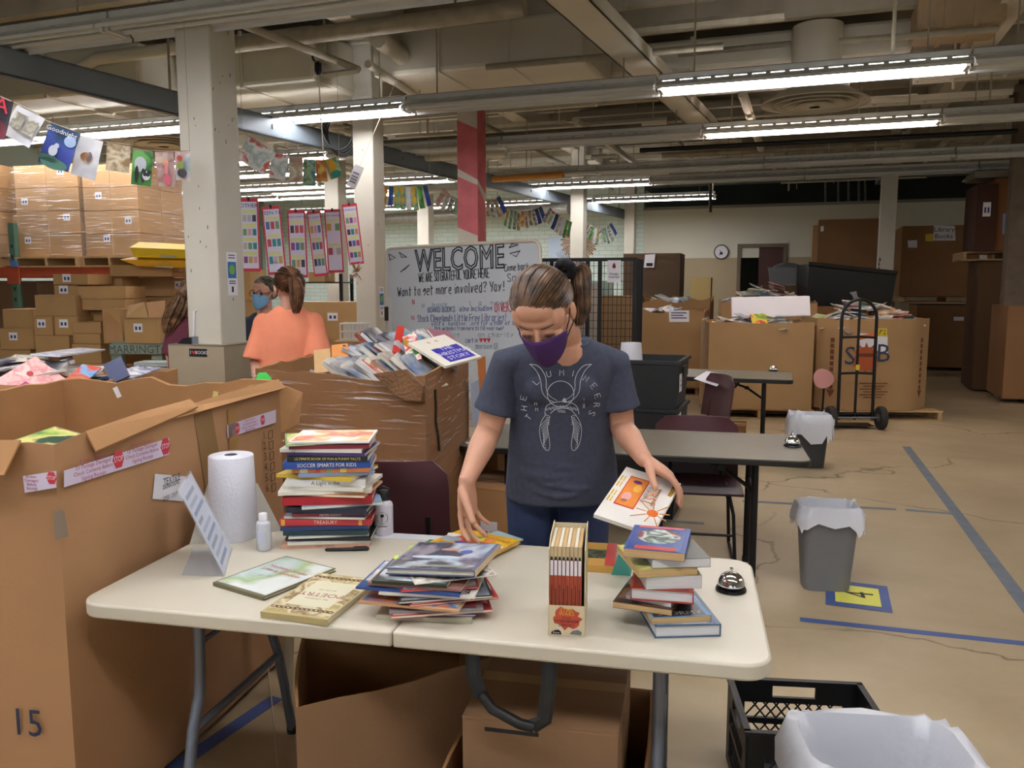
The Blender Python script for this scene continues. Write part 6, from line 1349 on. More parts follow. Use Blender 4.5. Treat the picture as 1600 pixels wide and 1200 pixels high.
# hand truck
hY=9.12; pL,pR=D(1312,600,hY),D(1365,600,hY); xc=(pL.x+pR.x)/2; hw=(pR.x-pL.x)/2
ht=thing('hand_truck','black hand truck with two rubber wheels parked before the eight-sided bin','hand truck',(xc,hY,0),R(-3))
MB().tube([(-hw,0,.1),(-hw,.02,1.24)]+[(-hw*math.cos(a),.02,1.24+.2*math.sin(a)) for a in [PI*i/10 for i in range(1,10)]]+[(hw,.02,1.24),(hw,0,.1)],.018,10).build('frame',BLACKM,ht,60); MB().tube([(0,.01,.1),(0,.02,1.44)],.015,8).build('centre_bar',BLACKM,ht)
for z_ in (.16,.62,1.02): MB().tube([(-hw,.01,z_),(0,-.01,z_+.01),(hw,.01,z_)],.013,8).build('crossbar',BLACKM,ht)
MB().bx(-hw-.02,hw+.02,-.02,.2,.03,.04).build('toe_plate',BLACKM,ht); MB().tube([(-hw-.1,-.03,.13),(hw+.1,-.03,.13)],.012,8).build('axle',STEEL,ht)
for s in (-1,1):
    MB().lathe([(.05,-.03),(.118,-.036),(.13,-.02),(.13,.02),(.118,.036),(.05,.03)],26,cap=True).build('wheel',mat('tyre_rubber','#2c2a28',.8),ht,40,M=Matrix.Translation((s*(hw+.085),-.03,.131))@Matrix.Rotation(PI/2,4,'Y')); MB().lathe([(.05,-.034),(.05,.034)],14).build('hub',STEEL,ht,40,M=Matrix.Translation((s*(hw+.085),-.03,.131))@Matrix.Rotation(PI/2,4,'Y'))
MB().bx(-.02,.02,-.012,-.002,.66,.72).build('yellow_sticker',mat('yellow_tag','#e0c62a',.5),ht)
# pink paddle
p=D(1286,592,9.3); o=thing('paddle','pink paper paddle on a dark stick next to the plain tan bin','sign',(p.x,p.y,0)); MB().prism([(.12*math.cos(a)*(1+.15*math.sin(a)),.11*math.sin(a)) for a in [2*PI*i/18 for i in range(18)]],0,.006).build('paddle_face',mat('pink_card','#d79a96',.7),o,M=Matrix.Translation((0,0,p.z))@Matrix.Rotation(.5,4,'Y')@Matrix.Rotation(PI/2,4,'X')); MB().tube([(.02,.01,p.z-.08),(.01,.02,0.01)],.012,6).build('stick',BLACKM,o)
# G4 and things behind
c4=D(1027,520,12.0); q4=rect_((c4.x,11.95),1.30,1.1,R(17)); g4=open_box('cardboard_bin','tan cardboard bin with ragged rim and white sheet, left of the plain bin',q4,.13,1.22,'box',.014,.035,9,GT,22,floorz=.6); pallet('pallet under the ragged-rimmed bin',(c4.x+.15,12.5),R(-17))
f4=Face(g4,q4[0],q4[1],.018); f4.patch([(1045,485),(1077,485),(1077,503),(1046,503)],PAPER,'white_sheet'); [f4.patch([(1049,488+k*4),(1073-k%2*5,488+k*4),(1073-k%2*5,489.6+k*4),(1049,489.6+k*4)],PRINT,'pen_line',off=.0195) for k in range(3)]
f4r=Face(g4,q4[1],q4[2],.018); f4r.patch([(1098,497),(1106,494),(1106,517),(1098,520)],PAPER,'side_label')
heap(q4,1.08,1.26,14,'book or paper in the ragged-rimmed bin','books in the ragged-rimmed bin',61,edge=.3)
cm=D(1050,470,13.4); q=rect_((cm.x-.0,13.4),1.2,1.,R(17)); g=open_box('cardboard_bin','tan bin with crumpled flaps behind the ragged-rimmed bin',q,.13,1.36,'box',.014,.06,9,GT,31,floorz=.6); heap(q,1.25,1.42,8,'crumpled carton flap or book in the crumpled bin','scraps in the crumpled bin',66)
cd_=D(1022,440,15.1); o=carton('dark brown carton with a white notice behind the wire cage',(cd_.x,cd_.y),(1.0,.8,1.45),R(-17),.70,mat('carton_umber','#5a4632',.85,var=.1,vs=3),True); fdx=Face(o,V(cd_.x-.6,cd_.y-.24,0),V(cd_.x+.38,cd_.y-.54,0),.01)
fdx.patch([(1008,398),(1024,397),(1022,418),(1006,418)],PAPER,'white_notice',off=.012); fdx.patch([(1010,411),(1020,411),(1020,416),(1010,416)],INK,'notice_print',off=.014)
carton('carton under the dark brown carton',(cd_.x,cd_.y),(1.1,.9,.70),R(-17),0,CARD_DK,False)
p=D(1096,445,17.6); carton('pale plywood box against the far wall under the clock',(p.x,p.y),(.42,.3,1.75),R(-19),0,mat('plywood','#a88f58',.7),False)
c7=D(1205,470,11.6); q7=rect_((c7.x,11.7),1.3,1.1,R(12)); g7=open_box('cardboard_bin','heaped bin of bright books behind the plain tan bin',q7,.13,1.36,'box',.014,.02,8,GT,44,floorz=.6); heap(q7,1.30,1.56,40,'bright book in the heap behind the plain tan bin','books in the heaped far bin',71,amount=.5,edge=.12); pallet('pallet under the heaped far bin',(c7.x+.15,12.2),R(-12))
# clear tub
p=D(1230,445,13.6); o=thing('plastic_tub','clear plastic tub with grey bag behind the heaped bin','tub',(p.x,p.y,p.z),R(-15)); MB().rings([[(x*q,y*q,z_) for x,y in ((-.3,-.2),(.3,-.2),(.3,.2),(-.3,.2))] for q,z_ in ((.88,0),(1,.26),(1.04,.28),(.97,.28),(.86,.01))],0,False).build('tub',mat('tub_clear','#7f8488',.25,alpha=.7),o); mb=MB(); mb.ell((0,0,.24),(.26,.17,.12)); b=mb.build('grey_bag',mat('bag_grey','#5c6064',.35,bump=1.,bs=9),o,60)
carton('dark box that carries the clear tub',(p.x,p.y),(.8,.6,p.z-.005),R(-15),0,mat('carton_umber','#5a4632',.85),False)
# black hopper on a dark bin
a=D(1270,470,12.4); b=D(1402,470,12.4); zt,zb=D(1335,412,12.4).z,D(1335,478,12.4).z; o=thing('black_hopper','large black plastic hopper behind the eight-sided bin','hopper',((a.x+b.x)/2,12.85,zb),R(-8)); w=(b.x-a.x)
hr=zt-zb; MB().rings([[(-w*.5,-.4,0),(w*.47,-.4,0),(w*.47,.4,0),(-w*.5,.4,0)],[(-w*.49,-.45,hr),(w*.50,-.45,hr-.14),(w*.5,.45,hr-.14),(-w*.49,.45,hr)],[(-w*.46,-.41,hr),(w*.47,-.41,hr-.14),(w*.47,.41,hr-.14),(-w*.46,.41,hr)],[(-w*.45,-.36,.05),(w*.44,-.36,.05),(w*.44,.36,.05),(-w*.45,.36,.05)]],0,True).build('hopper_body',mat('hopper_black','#0c0c0d',.35),o); 
mb=MB(); mb.tube([(-w*.5,-.46,hr),(w*.5,-.46,hr-.14)],.035,8); mb.build('rim',mat('rim_black','#2a2825',.4),o); MB().prism([(-.02,.18),(.08,.2),(.1,.12),(.16,.08),(.14,.03),(.05,.08),(.02,.14)],0,.002).build('white_logo',mat('logo_grey','#8a8c90',.5),o,M=Matrix.Translation((0,-.425,.02))@Matrix.Rotation(PI/2,4,'X'))
carton('dark brown bin that carries the black hopper',((a.x+b.x)/2,12.85),(w*.95,.85,zb-.005),R(-8),0,BIN_D,False)
# tall boxes by the peeling pillar and the library boxes
def pxbox(label,x0,x1,yt,yb,Y,depth,m,rz=R(-8),name='carton',tape=False,**k):
    a=D(x0,yb,Y); b=D(x1,yb,Y); zt_=D((x0+x1)/2,yt,Y).z; zb_=max(0,a.z); c=(a+b)/2; n_=V(-math.sin(rz),math.cos(rz),0); cc_=c+n_*depth/2
    o=carton(label,(cc_.x,cc_.y),((b.x-a.x)/math.cos(rz),depth,zt_-zb_),rz,zb_,m,tape,name=name,**k); w_=(b.x-a.x)/math.cos(rz); e_=V(math.cos(rz),math.sin(rz),0)
    return o,Face(o,c-e_*w_/2,c+e_*w_/2,.003),zb_
o,F_,_=pxbox('tall brown bin behind the peeling pillar',1280,1376,342,470,14.6,1.1,BIN_D,R(-19)); F_.patch([(1282,354),(1287,353),(1287,361),(1282,362)],PAPER,'label'); pxbox('narrow tan board box beside the tall brown bin',1266,1279,352,470,14.9,.5,GT,R(-19)); pxbox('brown bin standing under the tall brown bin',1266,1380,471,640,14.6,1.1,BIN_D,R(-19))
o,F_,zb=pxbox('brown bin labelled Library Books stacked on another bin',1414,1534,352,463,15.3,1.2,BIN_D,R(-19)); F_.patch([(1459,352),(1492,353),(1493,376),(1458,376)],PAPER,'paper_sign'); F_.txt('Library\nBooks',1475,364,.12,INK,off=.006); F_.patch([(1446,366),(1458,365),(1458,377),(1446,377)],mat('yellow_tag','#e0c62a',.5),'yellow_tag'); F_.patch([(1418,376),(1433,375),(1433,387),(1419,387)],PAPER,'label'); F_.patch([(1493,360),(1514,361),(1511,377),(1493,376)],mat('kraft_patch','#8d6a45',.7),'kraft_patch')
for k in range(4): F_.txt('*',1424,406+k*14,.1,BRN,off=.005)
for (x0,x1,y0,y1) in ((1528,1546,374,385),(1530,1542,392,405),(1526,1546,406,424),(1524,1546,425,443)): F_.patch([(x0,y0),(x1,y0),(x1,y1),(x0,y1)],PAPER,'side_label',off=.02)
pb_=P(1477,578,0); pl=pallet('pallet between the Library Books bin and the bin below',(D(1477,470,15.8).x,15.9),R(-19),zb-.126,(1.2,1.1))
o,F_,_=pxbox('lower brown bin under the Library Books bin',1436,1536,477,574,15.3,1.2,BIN_D,R(-19)); F_.patch([(1516,486),(1535,486),(1535,497),(1516,497)],PAPER,'label'); F_.patch([(1490,495),(1506,495),(1506,501),(1490,501)],PAPER,'label')
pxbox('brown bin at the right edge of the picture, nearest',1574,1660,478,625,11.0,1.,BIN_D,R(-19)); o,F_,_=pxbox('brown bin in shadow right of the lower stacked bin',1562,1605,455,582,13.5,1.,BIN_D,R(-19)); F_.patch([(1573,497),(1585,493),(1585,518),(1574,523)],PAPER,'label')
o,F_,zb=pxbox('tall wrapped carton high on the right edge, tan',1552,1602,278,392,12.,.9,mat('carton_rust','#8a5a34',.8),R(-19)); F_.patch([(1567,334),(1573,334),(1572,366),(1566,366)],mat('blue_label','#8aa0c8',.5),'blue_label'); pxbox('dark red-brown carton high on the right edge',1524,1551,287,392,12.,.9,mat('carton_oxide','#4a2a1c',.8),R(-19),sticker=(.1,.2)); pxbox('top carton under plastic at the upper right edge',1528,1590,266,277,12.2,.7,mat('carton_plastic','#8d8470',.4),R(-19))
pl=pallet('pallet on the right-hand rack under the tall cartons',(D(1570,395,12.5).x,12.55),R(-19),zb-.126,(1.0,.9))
pxbox('dark bin added for the black gap under the tall cartons at the right edge',1526,1608,405,610,12.2,.9,mat('bin_void_shade','#5a4028',.9),R(-19))  # made-up bin, its dark brown stands in for black shadow
# ================================================================ wire cage and sunburst
def cage():
    Y=9.6; o=thing('wire_cage','black wire mesh cage with a Foreign Language sign','cage',(D(915,500,Y).x,Y,0),R(-14))
    w=1.12; h=D(915,403,Y).z
    FR=mat('cage_black','#0d0d0d',.5)
    for x in (-w/2,.02,.16,w/2):
        MB().bx(x-.022,x+.022,-.02,.02,0,h).build('post',FR,o)
    for z in (h-.02,.65): MB().bx(-w/2,w/2,-.018,.018,z-.02,z+.02).build('rail',FR,o)
    for x0,x1 in ((-w/2,.02),(.02,.16),(.16,w/2)):
        mb=MB(); n=max(2,int((x1-x0)/.048))
        for i in range(1,n): mb.bx(x0+(x1-x0)*i/n-.003,x0+(x1-x0)*i/n+.003,-.003,.003,.65,h)
        for j in range(1,14): mb.bx(x0,x1,-.004,.004,.65+(h-.65)*j/14-.003,.65+(h-.65)*j/14+.003)
        mb.build('wire_panel',FR,o,kind='stuff')
    for s in (-1,1):
        mb=MB()
        for i in range(0,14): mb.bx(-.003,.003,i*.06,i*.06+.006,.65,h)
        mb.build('side_wires',FR,o,kind='stuff',loc=(s*w/2,0,0)); MB().bx(-.02,.02,.78,.82,0,h).build('post',FR,o,loc=(s*w/2,0,0))
    MB().bx(.25,.40,-.03,-.026,h-.28,h-.03).build('paper_sign',PAPER,o); text('Foreign\nLanguage',.034,INK,o,(.325,-.032,h-.2),(PI/2,0,0)); MB().prism([(-.015,-.03),(.015,-.03),(.02,.0),(.0,.035),(-.02,.0)],0,.001).build('sign_emblem',mat('cover_#7a2431','#7a2431',.5),o,M=Matrix.Translation((.325,-.0305,h-.09))@Matrix.Rotation(PI/2,4,'X'))
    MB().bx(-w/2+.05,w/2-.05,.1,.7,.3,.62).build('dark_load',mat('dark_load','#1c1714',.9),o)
cage()
for i,(x,y,w_,h_,c) in enumerate(((918,470,.3,.4,'#b8aea0'),(955,480,.5,.3,'#9a7a52'),(938,455,.3,.25,'#a8c0b8'))):
    p=D(x,y,10.6+i*.2); carton(('pale','tan','mint')[i]+' box glimpsed through the wire cage',(p.x,p.y),(w_,.4,p.z+h_/2),R(-15),0,mat('glimpse_%d'%i,c,.7),False)
sy=16.2; p=D(905,378,sy); o=thing('paper_sunburst','round brown paper sunburst behind the tall grey pillar','decoration',p,-YAW)
for k in range(44):
    a=2*PI*k/44; r1=.37*(1 if k%2 else .9); MB().add([(.06*math.cos(a-.08),-.02,.06*math.sin(a-.08)),(.06*math.cos(a+.08),.0,.06*math.sin(a+.08)),(r1*math.cos(a+.055),-.03*(k%2),r1*math.sin(a+.055)),(r1*math.cos(a-.055),0,r1*math.sin(a-.055))],[(0,1,2,3)]).build('paper_ray',mat('sunburst_brown','#a8845c',.8,rand=.2),o)
MB().ell((0,0,0),(.08,.03,.08)).build('centre',mat('sunburst_core','#6b4e34',.8),o)
p=D(874,395,18.6); rb('far_whiteboard',mat('far_board','#c3d5ea',.3),RU1-.06,RU1-.02,vback(858),vback(892),1.5,2.72,label='small bluish whiteboard on the far mint wall',cat='whiteboard')
# ================================================================ whiteboard
wa,wb2=D(603,385,7.2),D(844,375,5.9); zt=D(603,388,7.2).z
wbo=thing('whiteboard','rolling whiteboard with hand-drawn Welcome and volunteer notes','whiteboard',((wa.x+wb2.x)/2,(wa.y+wb2.y)/2,0))
Fw=Face(wbo,wa,wb2,0.0); Lw_=Fw.L; z0=zt-1.2
def rrect(x0,x1,y0,y1,r): 
    o=[]
    for cx,cy,a0 in ((x0+r,y0+r,PI),(x1-r,y0+r,1.5*PI),(x1-r,y1-r,0),(x0+r,y1-r,.5*PI)): o+=[(cx+r*math.cos(a0+i*PI/8),cy+r*math.sin(a0+i*PI/8)) for i in range(5)]
    return o
MB().prism(rrect(0,Lw_,z0,zt,.07),-.02,0).build('board',mat('board_white','#c4c8cc',.22),wbo,M=Fw.M())
MB().tube([V(x,y,0) for x,y in rrect(0,Lw_,z0,zt,.07)],.014,8,closed=True).build('frame',mat('board_frame','#c9bfae',.4),wbo,60,M=Fw.M())
for x in (.12,Lw_-.12): MB().bx(x-.02,x+.02,.02,zt-.3,-.05,-.02).build('stand_post',STEEL,wbo,M=Fw.M()); MB().bx(x-.03,x+.03,0.0,.05,-.4,.3).build('stand_foot',STEEL,wbo,M=Fw.M())
for y in (.62,): 
    MB().bx(.0,.07,zt-.78,zt-.42,0.0,.02).build('clip_panel',mat('clip_white','#c9c6c0',.5),wbo,M=Fw.M()); MB().bx(.015,.045,zt-.62,zt-.5,.02,.04).build('clip',BLACKP,wbo,M=Fw.M())
text('WELCOME',.255,mat('marker_black','#23262c',.6),wbo,(0,0,0),outline=.0055,M=Fw.M(*Fw.sh(715,406),R(1.0),.004)@Matrix.Diagonal((.86,1,1,1)))
MK=[mat('marker_black','#23262c',.6),mat('marker_blue','#5a6894',.6),mat('marker_red','#b8323c',.6),mat('marker_teal','#8fa2aa',.6),mat('marker_faint','#9aa6b4',.6)]
def wline(s,px,px1,py,h,mi,r=.0032,seed=1,slope=.04):
    x,z=Fw.sh(px,py); x1,_=Fw.sh(px1,py); mb=MB(); handwrite(s,x,z,h,lambda a,b:V(a,b+slope*(a-x),.003),mb,r,x1-x,.5,0,seed); mb.build('handwriting',MK[mi],wbo,M=Fw.M(),kind='stuff')
for a in (('WE ARE SO GRATEFUL YOURE HERE',655,766,441,.07,0,.004),('Want to get more involved? Yay!',622,790,463,.075,0,.0038),('Come back',789,828,424,.05,0,.003),('Soon',793,826,440,.055,0,.003),('a   book         l   a   need',660,798,480,.035,3,.0028),('BOARD BOOKS   also including',669,771,488,.04,1,.003),('DIVERSE',774,806,487,.065,2,.004),('Stock Clevelands Little Free Libraries!',653,792,503,.055,1,.003),('visit a   handson   .org for a MAP of lo',675,808,509,.032,1,.0024),('Pick up books from here to fill your own)',680,790,516,.032,1,.0024),('  ing         on charity',700,806,526,.036,3,.0028),('cart is',728,748,535,.036,1,.003),('morning OR',744,780,545,.045,3,.003),('))',645,650,478,.05,2,.004),('))',644,650,503,.05,2,.004)): wline(*a)
for k in range(3):
    x,z=Fw.sh(752+k*6,531); MB().prism([(0,-.022),(.019,.005),(.012,.016),(0,.008),(-.012,.016),(-.019,.005)],0,.002).build('heart',MK[2],wbo,M=Fw.M(x,z,0,.002))
for pts in (((624,394),(636,402),(628,402)),((626,425),(640,414),(634,420)),((796,387),(810,382),(800,381)),((797,396),(813,392),(807,401)),((608,397),(618,403),(610,406))):
    q=[Fw.sh(*p) for p in pts]; mb=MB(); mb.tube([V(a,b,.003) for a,b in q],.004,4,closed=True); mb.build('drawn_wedge',MK[0],wbo,M=Fw.M())
x_=D(660,380,8.2); carton('small open carton standing behind the whiteboard top',(x_.x,x_.y),(.34,.3,.30),R(15),1.68,GT); carton('stack of cartons behind the whiteboard',(x_.x,x_.y),(.6,.5,1.675),R(-10),0,CARD,False)
# ================================================================ pillar extras
pa=PA.location; wv=.235
o=thing('cardboard_sleeve','grey-tan cardboard sleeve around the foot of the nearest pillar','sleeve',(pa.x,pa.y,0),-YAW)
SLV=mat('sleeve_grey','#a89a82',.85,var=.06,vs=3)
for nm,(x0,x1,y0,y1) in {'panel':(-wv,wv,-wv,-wv+.01),'panel.001':(-wv,wv,wv-.01,wv),'panel.002':(-wv,-wv+.01,-wv+.01,wv-.01),'panel.003':(wv-.01,wv,-wv+.01,wv-.01)}.items(): MB().bx(x0,x1,y0,y1,0,1.19).build(nm,SLV,o)
MB().bx(-wv,wv,-wv,wv,1.18,1.19).build('top_panel',SLV,o)
Fs=Face(o,V(pa.x,pa.y,0)+VX*-wv-UX*wv,V(pa.x,pa.y,0)+VX*wv-UX*wv,.001); 
def onf(Fc,root): Fc.root=root; return Fc
def fM(Fc,root,x,z,off=.003):
    w=Fc.a+Fc.x*x+UP*z+Fc.n*off; Mw=Matrix(((Fc.x.x,0,Fc.n.x,w.x),(Fc.x.y,0,Fc.n.y,w.y),(0,1,0,w.z),(0,0,0,1))); return (Matrix.Translation(root.location)@Matrix.Rotation(root.rotation_euler.z,4,'Z')).inverted()@Mw
x,z=Fs.sh(310,551); MB().bx(-.075,.075,-.027,.027,0,.001).build('bumper_sticker',INK,o,M=fM(Fs,o,x,z)); text('I',.035,PAPER,o,(0,0,0),M=fM(Fs,o,x-.062,z,.005)); text('BOOKS',.032,PAPER,o,(0,0,0),M=fM(Fs,o,x+.03,z,.005)); MB().prism([(0,-.016),(.017,.004),(.012,.015),(0,.008),(-.012,.015),(-.017,.004)],0,.001).build('heart',MK[2],o,M=fM(Fs,o,x-.036,z,.004))
# leaf flyer on the right face of the pillars
def flyer_on(P_,w,px,py,hh,label_):
    Fc=Face(P_,P_.location+VX*w/2-UX*w/2,P_.location+VX*w/2+UX*w/2,.002); x=w*.5; z=Fc.sh(px,py)[1]
    MB().bx(-.055,.055,-hh/2,hh/2,0,.001).build('flyer',PAPER,P_,M=fM(Fc,P_,x,z)); MB().bx(-.045,.045,-hh*.1,hh*.28,0,.0015).build('flyer_panel',mat('flyer_blue','#2f6fae',.5),P_,M=fM(Fc,P_,x,z)); MB().prism([(.03*math.cos(a),.035*math.sin(a)+hh*.1) for a in [2*PI*i/12 for i in range(12)]],0,.002).build('flyer_leaf',mat('leaf_green','#6fb84a',.5),P_,M=fM(Fc,P_,x,z)); [MB().bx(-.035,.035,q*hh,q*hh+.007,0,.0015).build('flyer_print',PRINT,P_,M=fM(Fc,P_,x,z)) for q in (.36,.42,-.18,-.23)]; MB().box((0,-hh*.36,.001),(.02,.04,.001)).build('flyer_emblem',INK,P_,M=fM(Fc,P_,x,z,.003))
flyer_on(PA,.28,361,428,.30,'a'); flyer_on(PB,.25,595,472,.34,'b')
o=thing('label_printer','dark device with a white stalk on the cardboard sleeve','device',(pa.x-.16,pa.y-.1,1.19),R(-20)); MB().prism([(-.07,0),(.06,0),(.06,.05),(-.02,.04)],-.05,.05).build('body',BLACKP,o,M=Matrix.Rotation(PI/2,4,'X')); MB().tube([(.03,0,.05),(.045,0,.22),(.06,0,.235)],.008,8).build('stalk',PAPER,o); MB().bx(.05,.062,-.05,.05,.0,.05).build('screen',mat('screen_grey','#8a92a8',.2),o)
# ================================================================ hanging posters
RB=mat('poster_red','#cf3348',.5); YB=mat('poster_yellow','#d8dc9a',.6); PCOL=[mat('pic_%d'%i,c,.5) for i,c in enumerate(('#3a3a4a','#b84a5a','#4a6fae','#c9a24a','#6f9a6a','#8a4a8a','#b9b4b0','#2f8a8f','#d9a0b0'))]
def hang(name,label,cat,px4,Y,parent=None,group=None):
    Y4=Y if isinstance(Y,(list,tuple)) else [Y]*4
    v=[D(x,y,q) for (x,y),q in zip(px4,Y4)]; c=sum(v,Vector())/4; ex=(v[1]-v[0]+v[2]-v[3]).normalized(); ey=(v[0]-v[3]+v[1]-v[2]); ey=(ey-ex*ey.dot(ex)).normalized(); n=ex.cross(ey)
    w=((v[1]-v[0]).length+(v[2]-v[3]).length)/2; h=((v[0]-v[3]).length+(v[1]-v[2]).length)/2; M=Matrix(((ex.x,ey.x,n.x,c.x),(ex.y,ey.y,n.y,c.y),(ex.z,ey.z,n.z,c.z),(0,0,0,1)))
    if parent: o=link(name,None,parent); o.matrix_local=Matrix.Translation(-parent.location)@M
    else: o=thing(name,label,cat); o.matrix_local=M
    if group: o['group']=group
    return o,w,h
PO=[('OTHER','other',[(372,309),(402,311),(408,423),(380,425)],6.4,4),('TEEN-YA','teen',[(409,322),(439,322),(446,427),(419,431)],6.9,3),('HARD CHAPTER','hard chapter',[(448,328),(476,329),(482,433),(454,435)],7.4,3),('EASY CHAPTER','easy chapter',[(481,330),(503,329),(510,430),(489,433)],7.9,3),('EARLY READER','early reader',[(507,327),(532,327),(537,425),(512,427)],8.4,2),('PICTURE BOOK','picture book',[(534,319),(558,318),(568,411),(546,415)],8.9,4)]
tops=[]
for k,(ti,nm,q,Y,rows_) in enumerate(PO):
    o,w,h=hang('category_poster','red-bordered hanging poster headed '+ti.title(),'poster',q,Y,group='category posters')
    MB().bx(-w/2,w/2,-h/2,h/2,-.004,0).build('red_border',RB,o); MB().bx(-w*.42,w*.42,-h*.46,h*.455,0,.0015).build('sheet',mat('poster_sheet','#dcd9ee',.5),o); text(ti,.042 if len(ti)<8 else .023,mat('poster_ink','#2f3a6a',.6),o,(0,h*.40,.003))
    rg=random.Random(k)
    for r_ in range(rows_):
        y=h*(.33-.76*r_/rows_)
        MB().bx(-w*.36,w*.36,y-h*.035,y+h*.015,.0015,.002).build('yellow_caption',YB,o); 
        n=3 if rows_!=2 else 2; hh=h*.09 if rows_==4 else h*.11
        for i in range(n):
            x=(-.26+.26*i*(1 if n==3 else 2))*w; MB().bx(x-w*.1*(1 if n==3 else 1.4),x+w*.1*(1 if n==3 else 1.4),y-h*.055-hh,y-h*.055,.0015,.0025).build('book_picture',PCOL[rg.randrange(9)],o)
    MB().bx(-.008,.008,h/2-.02,h/2+.01,0,.008).build('clip',INK,o); tops.append(o.matrix_local@V(0,h/2+.005,0))
o=thing('string','cord the category posters hang from between two pillars','string',tops[0]); 
ends=[V(pa.x+.16,pa.y+.1,tops[0].z+.06)]+tops+[PB.location+V(-.13,-.05,tops[-1].z+.05)]; wb_(o,MB().tube(ends,.003,5),'cord',mat('cord_tan','#b8a890',.7))
# ================================================================ garlands of picture-book pages
PG=[artmat('page_%d'%i,c,s,.5,i*2.3,3) for i,(c,s) in enumerate([(['#1c1a24','#3a3440','#2a2630','#6a2030'],6),(['#cfd0c8','#8f8f84','#e2e2da','#6f6f66'],9),(['#2a3a8f','#35489c','#3f56a8','#2a4a6a'],5),(['#d9dade','#e6e6ea','#cfd2d8','#dcdce2'],4),(['#b8a888','#8a6f4a','#d8ccb0','#a0825a'],9),(['#3f8a3f','#57a04a','#2f7a35','#6aae5a'],6),(['#b88a86','#c9a8a0','#a87a78','#d0b8a8'],8),(['#e2e0e2','#d9b0a8','#ece9ea','#b0c0c8'],7),(['#d9dde0','#a8b8b0','#e8eae8','#c05a4a'],9),(['#c9c4b0','#e2ddc9','#b0a48a','#a8806a'],9),(['#6fa89a','#3f7a8a','#a8c49a','#4a6a5a'],8),(['#c9b83a','#6a9a4a','#d86a3a','#e2d05a'],8),(['#e8c81e','#e8d23a','#2f9a8a','#d8b01e'],5)])]
def garland(label,pages,Ys,extra=None):
    n=len(pages); c=D(*pages[0][0][0],Ys[0]); root=thing('book_page_garland',label,'garland',c); tp=[]
    for k,(q,m) in enumerate(pages):
        Y=Ys[0]+(Ys[1]-Ys[0])*k/max(1,n-1); o,w,h=hang('page','', '',q,[Y,Y+.04,Y+.04,Y],root)
        o.name='page'; mb=MB(); cols=5
        mb.rings([[(-w/2+w*i/cols,-h/2+h*j/5,.012*math.sin(i*1.1+k)*math.sin(j*.6+.3)) for i in range(cols+1)]+[(-w/2+w*i/cols,-h/2+h*j/5,.012*math.sin(i*1.1+k)*math.sin(j*.6+.3)-.0012) for i in range(cols,-1,-1)] for j in range(6)]); mb.build('sheet',m,o,60); 
        if extra and k in extra: extra[k](o,w,h)
        tp+= [D(*q[0],Y)+V(0,-.005,.005),D(*q[1],Y+.04)+V(0,-.005,.005)]
    for e_ in (tp[0],tp[-1]): wb_(root,MB().tube([e_,V(e_.x,e_.y,DECK-.28)],.002,4),'end_cord',mat('cord_tan','#b8a890',.7))
    wb_(root,MB().tube(tp,.0025,4),'string',mat('cord_tan','#b8a890',.7)); return root
def blob(o,x,y,rx,ry,c,z=.014): MB().prism([(x+rx*math.cos(a),y+ry*math.sin(a)) for a in [2*PI*i/14 for i in range(14)]],z,z+.0008).build('picture_shape',cvm(c),o)
def ex_ia(o,w,h): text('IA',.1,cvm('#c8283a'),o,(.0,h*.3,.015))
def ex_photos(o,w,h):
    for s in (-1,1): MB().bx(s*w*.23-w*.19,s*w*.23+w*.19,-h*.18,h*.3,.013,.0138).build('photo',artmat('sepia',['#6f6a5e','#b8b4a4','#8f8a7c','#d8d5c8'],14,.5),o)
def ex_blue(o,w,h):
    text('Goodnight',.036,PAPER,o,(-.01,h*.38,.015)); blob(o,w*.28,h*.22,.03,.03,'#9fb8e0'); blob(o,-w*.15,-h*.12,.022,.03,'#c9d0e0'); blob(o,-w*.08,h*.02,.012,.014,'#c9d0e0'); blob(o,0,-h*.42,w*.45,.03,'#4a7a6a'); blob(o,-w*.2,-h*.33,.05,.02,'#3f6a5a')
def ex_white(o,w,h): blob(o,0,-.0,w*.25,h*.13,'#d8a878'); blob(o,w*.1,h*.02,.014,.03,'#5a80b8'); blob(o,-w*.1,h*.01,.02,.02,'#b07a4a')
def ex_panda(o,w,h):
    blob(o,-w*.08,h*.1,w*.3,h*.22,'#c4ccd4'); blob(o,-w*.24,-h*.2,w*.1,h*.25,'#16181c',.0145); blob(o,w*.08,-h*.22,w*.1,h*.22,'#16181c',.0145); blob(o,w*.24,-h*.2,w*.2,h*.14,'#dfe3e6',.015); blob(o,w*.17,-h*.17,.012,.012,'#16181c',.016); blob(o,w*.32,-h*.17,.012,.012,'#16181c',.016); blob(o,w*.1,-h*.09,.014,.012,'#16181c',.016); blob(o,w*.38,-h*.09,.014,.012,'#16181c',.016)
def ex_pink(o,w,h): blob(o,w*.02,-h*.3,w*.2,h*.18,'#e0607a'); blob(o,w*.02,-h*.02,w*.1,h*.2,'#e8808a'); blob(o,w*.02,h*.18,.018,.022,'#e8a080')
def ex_kids(o,w,h): blob(o,-w*.2,h*.25,.018,.02,'#c8402f'); blob(o,-w*.15,h*.02,.02,.03,'#8fae3a'); blob(o,-w*.05,-h*.25,.03,.03,'#3a3038')
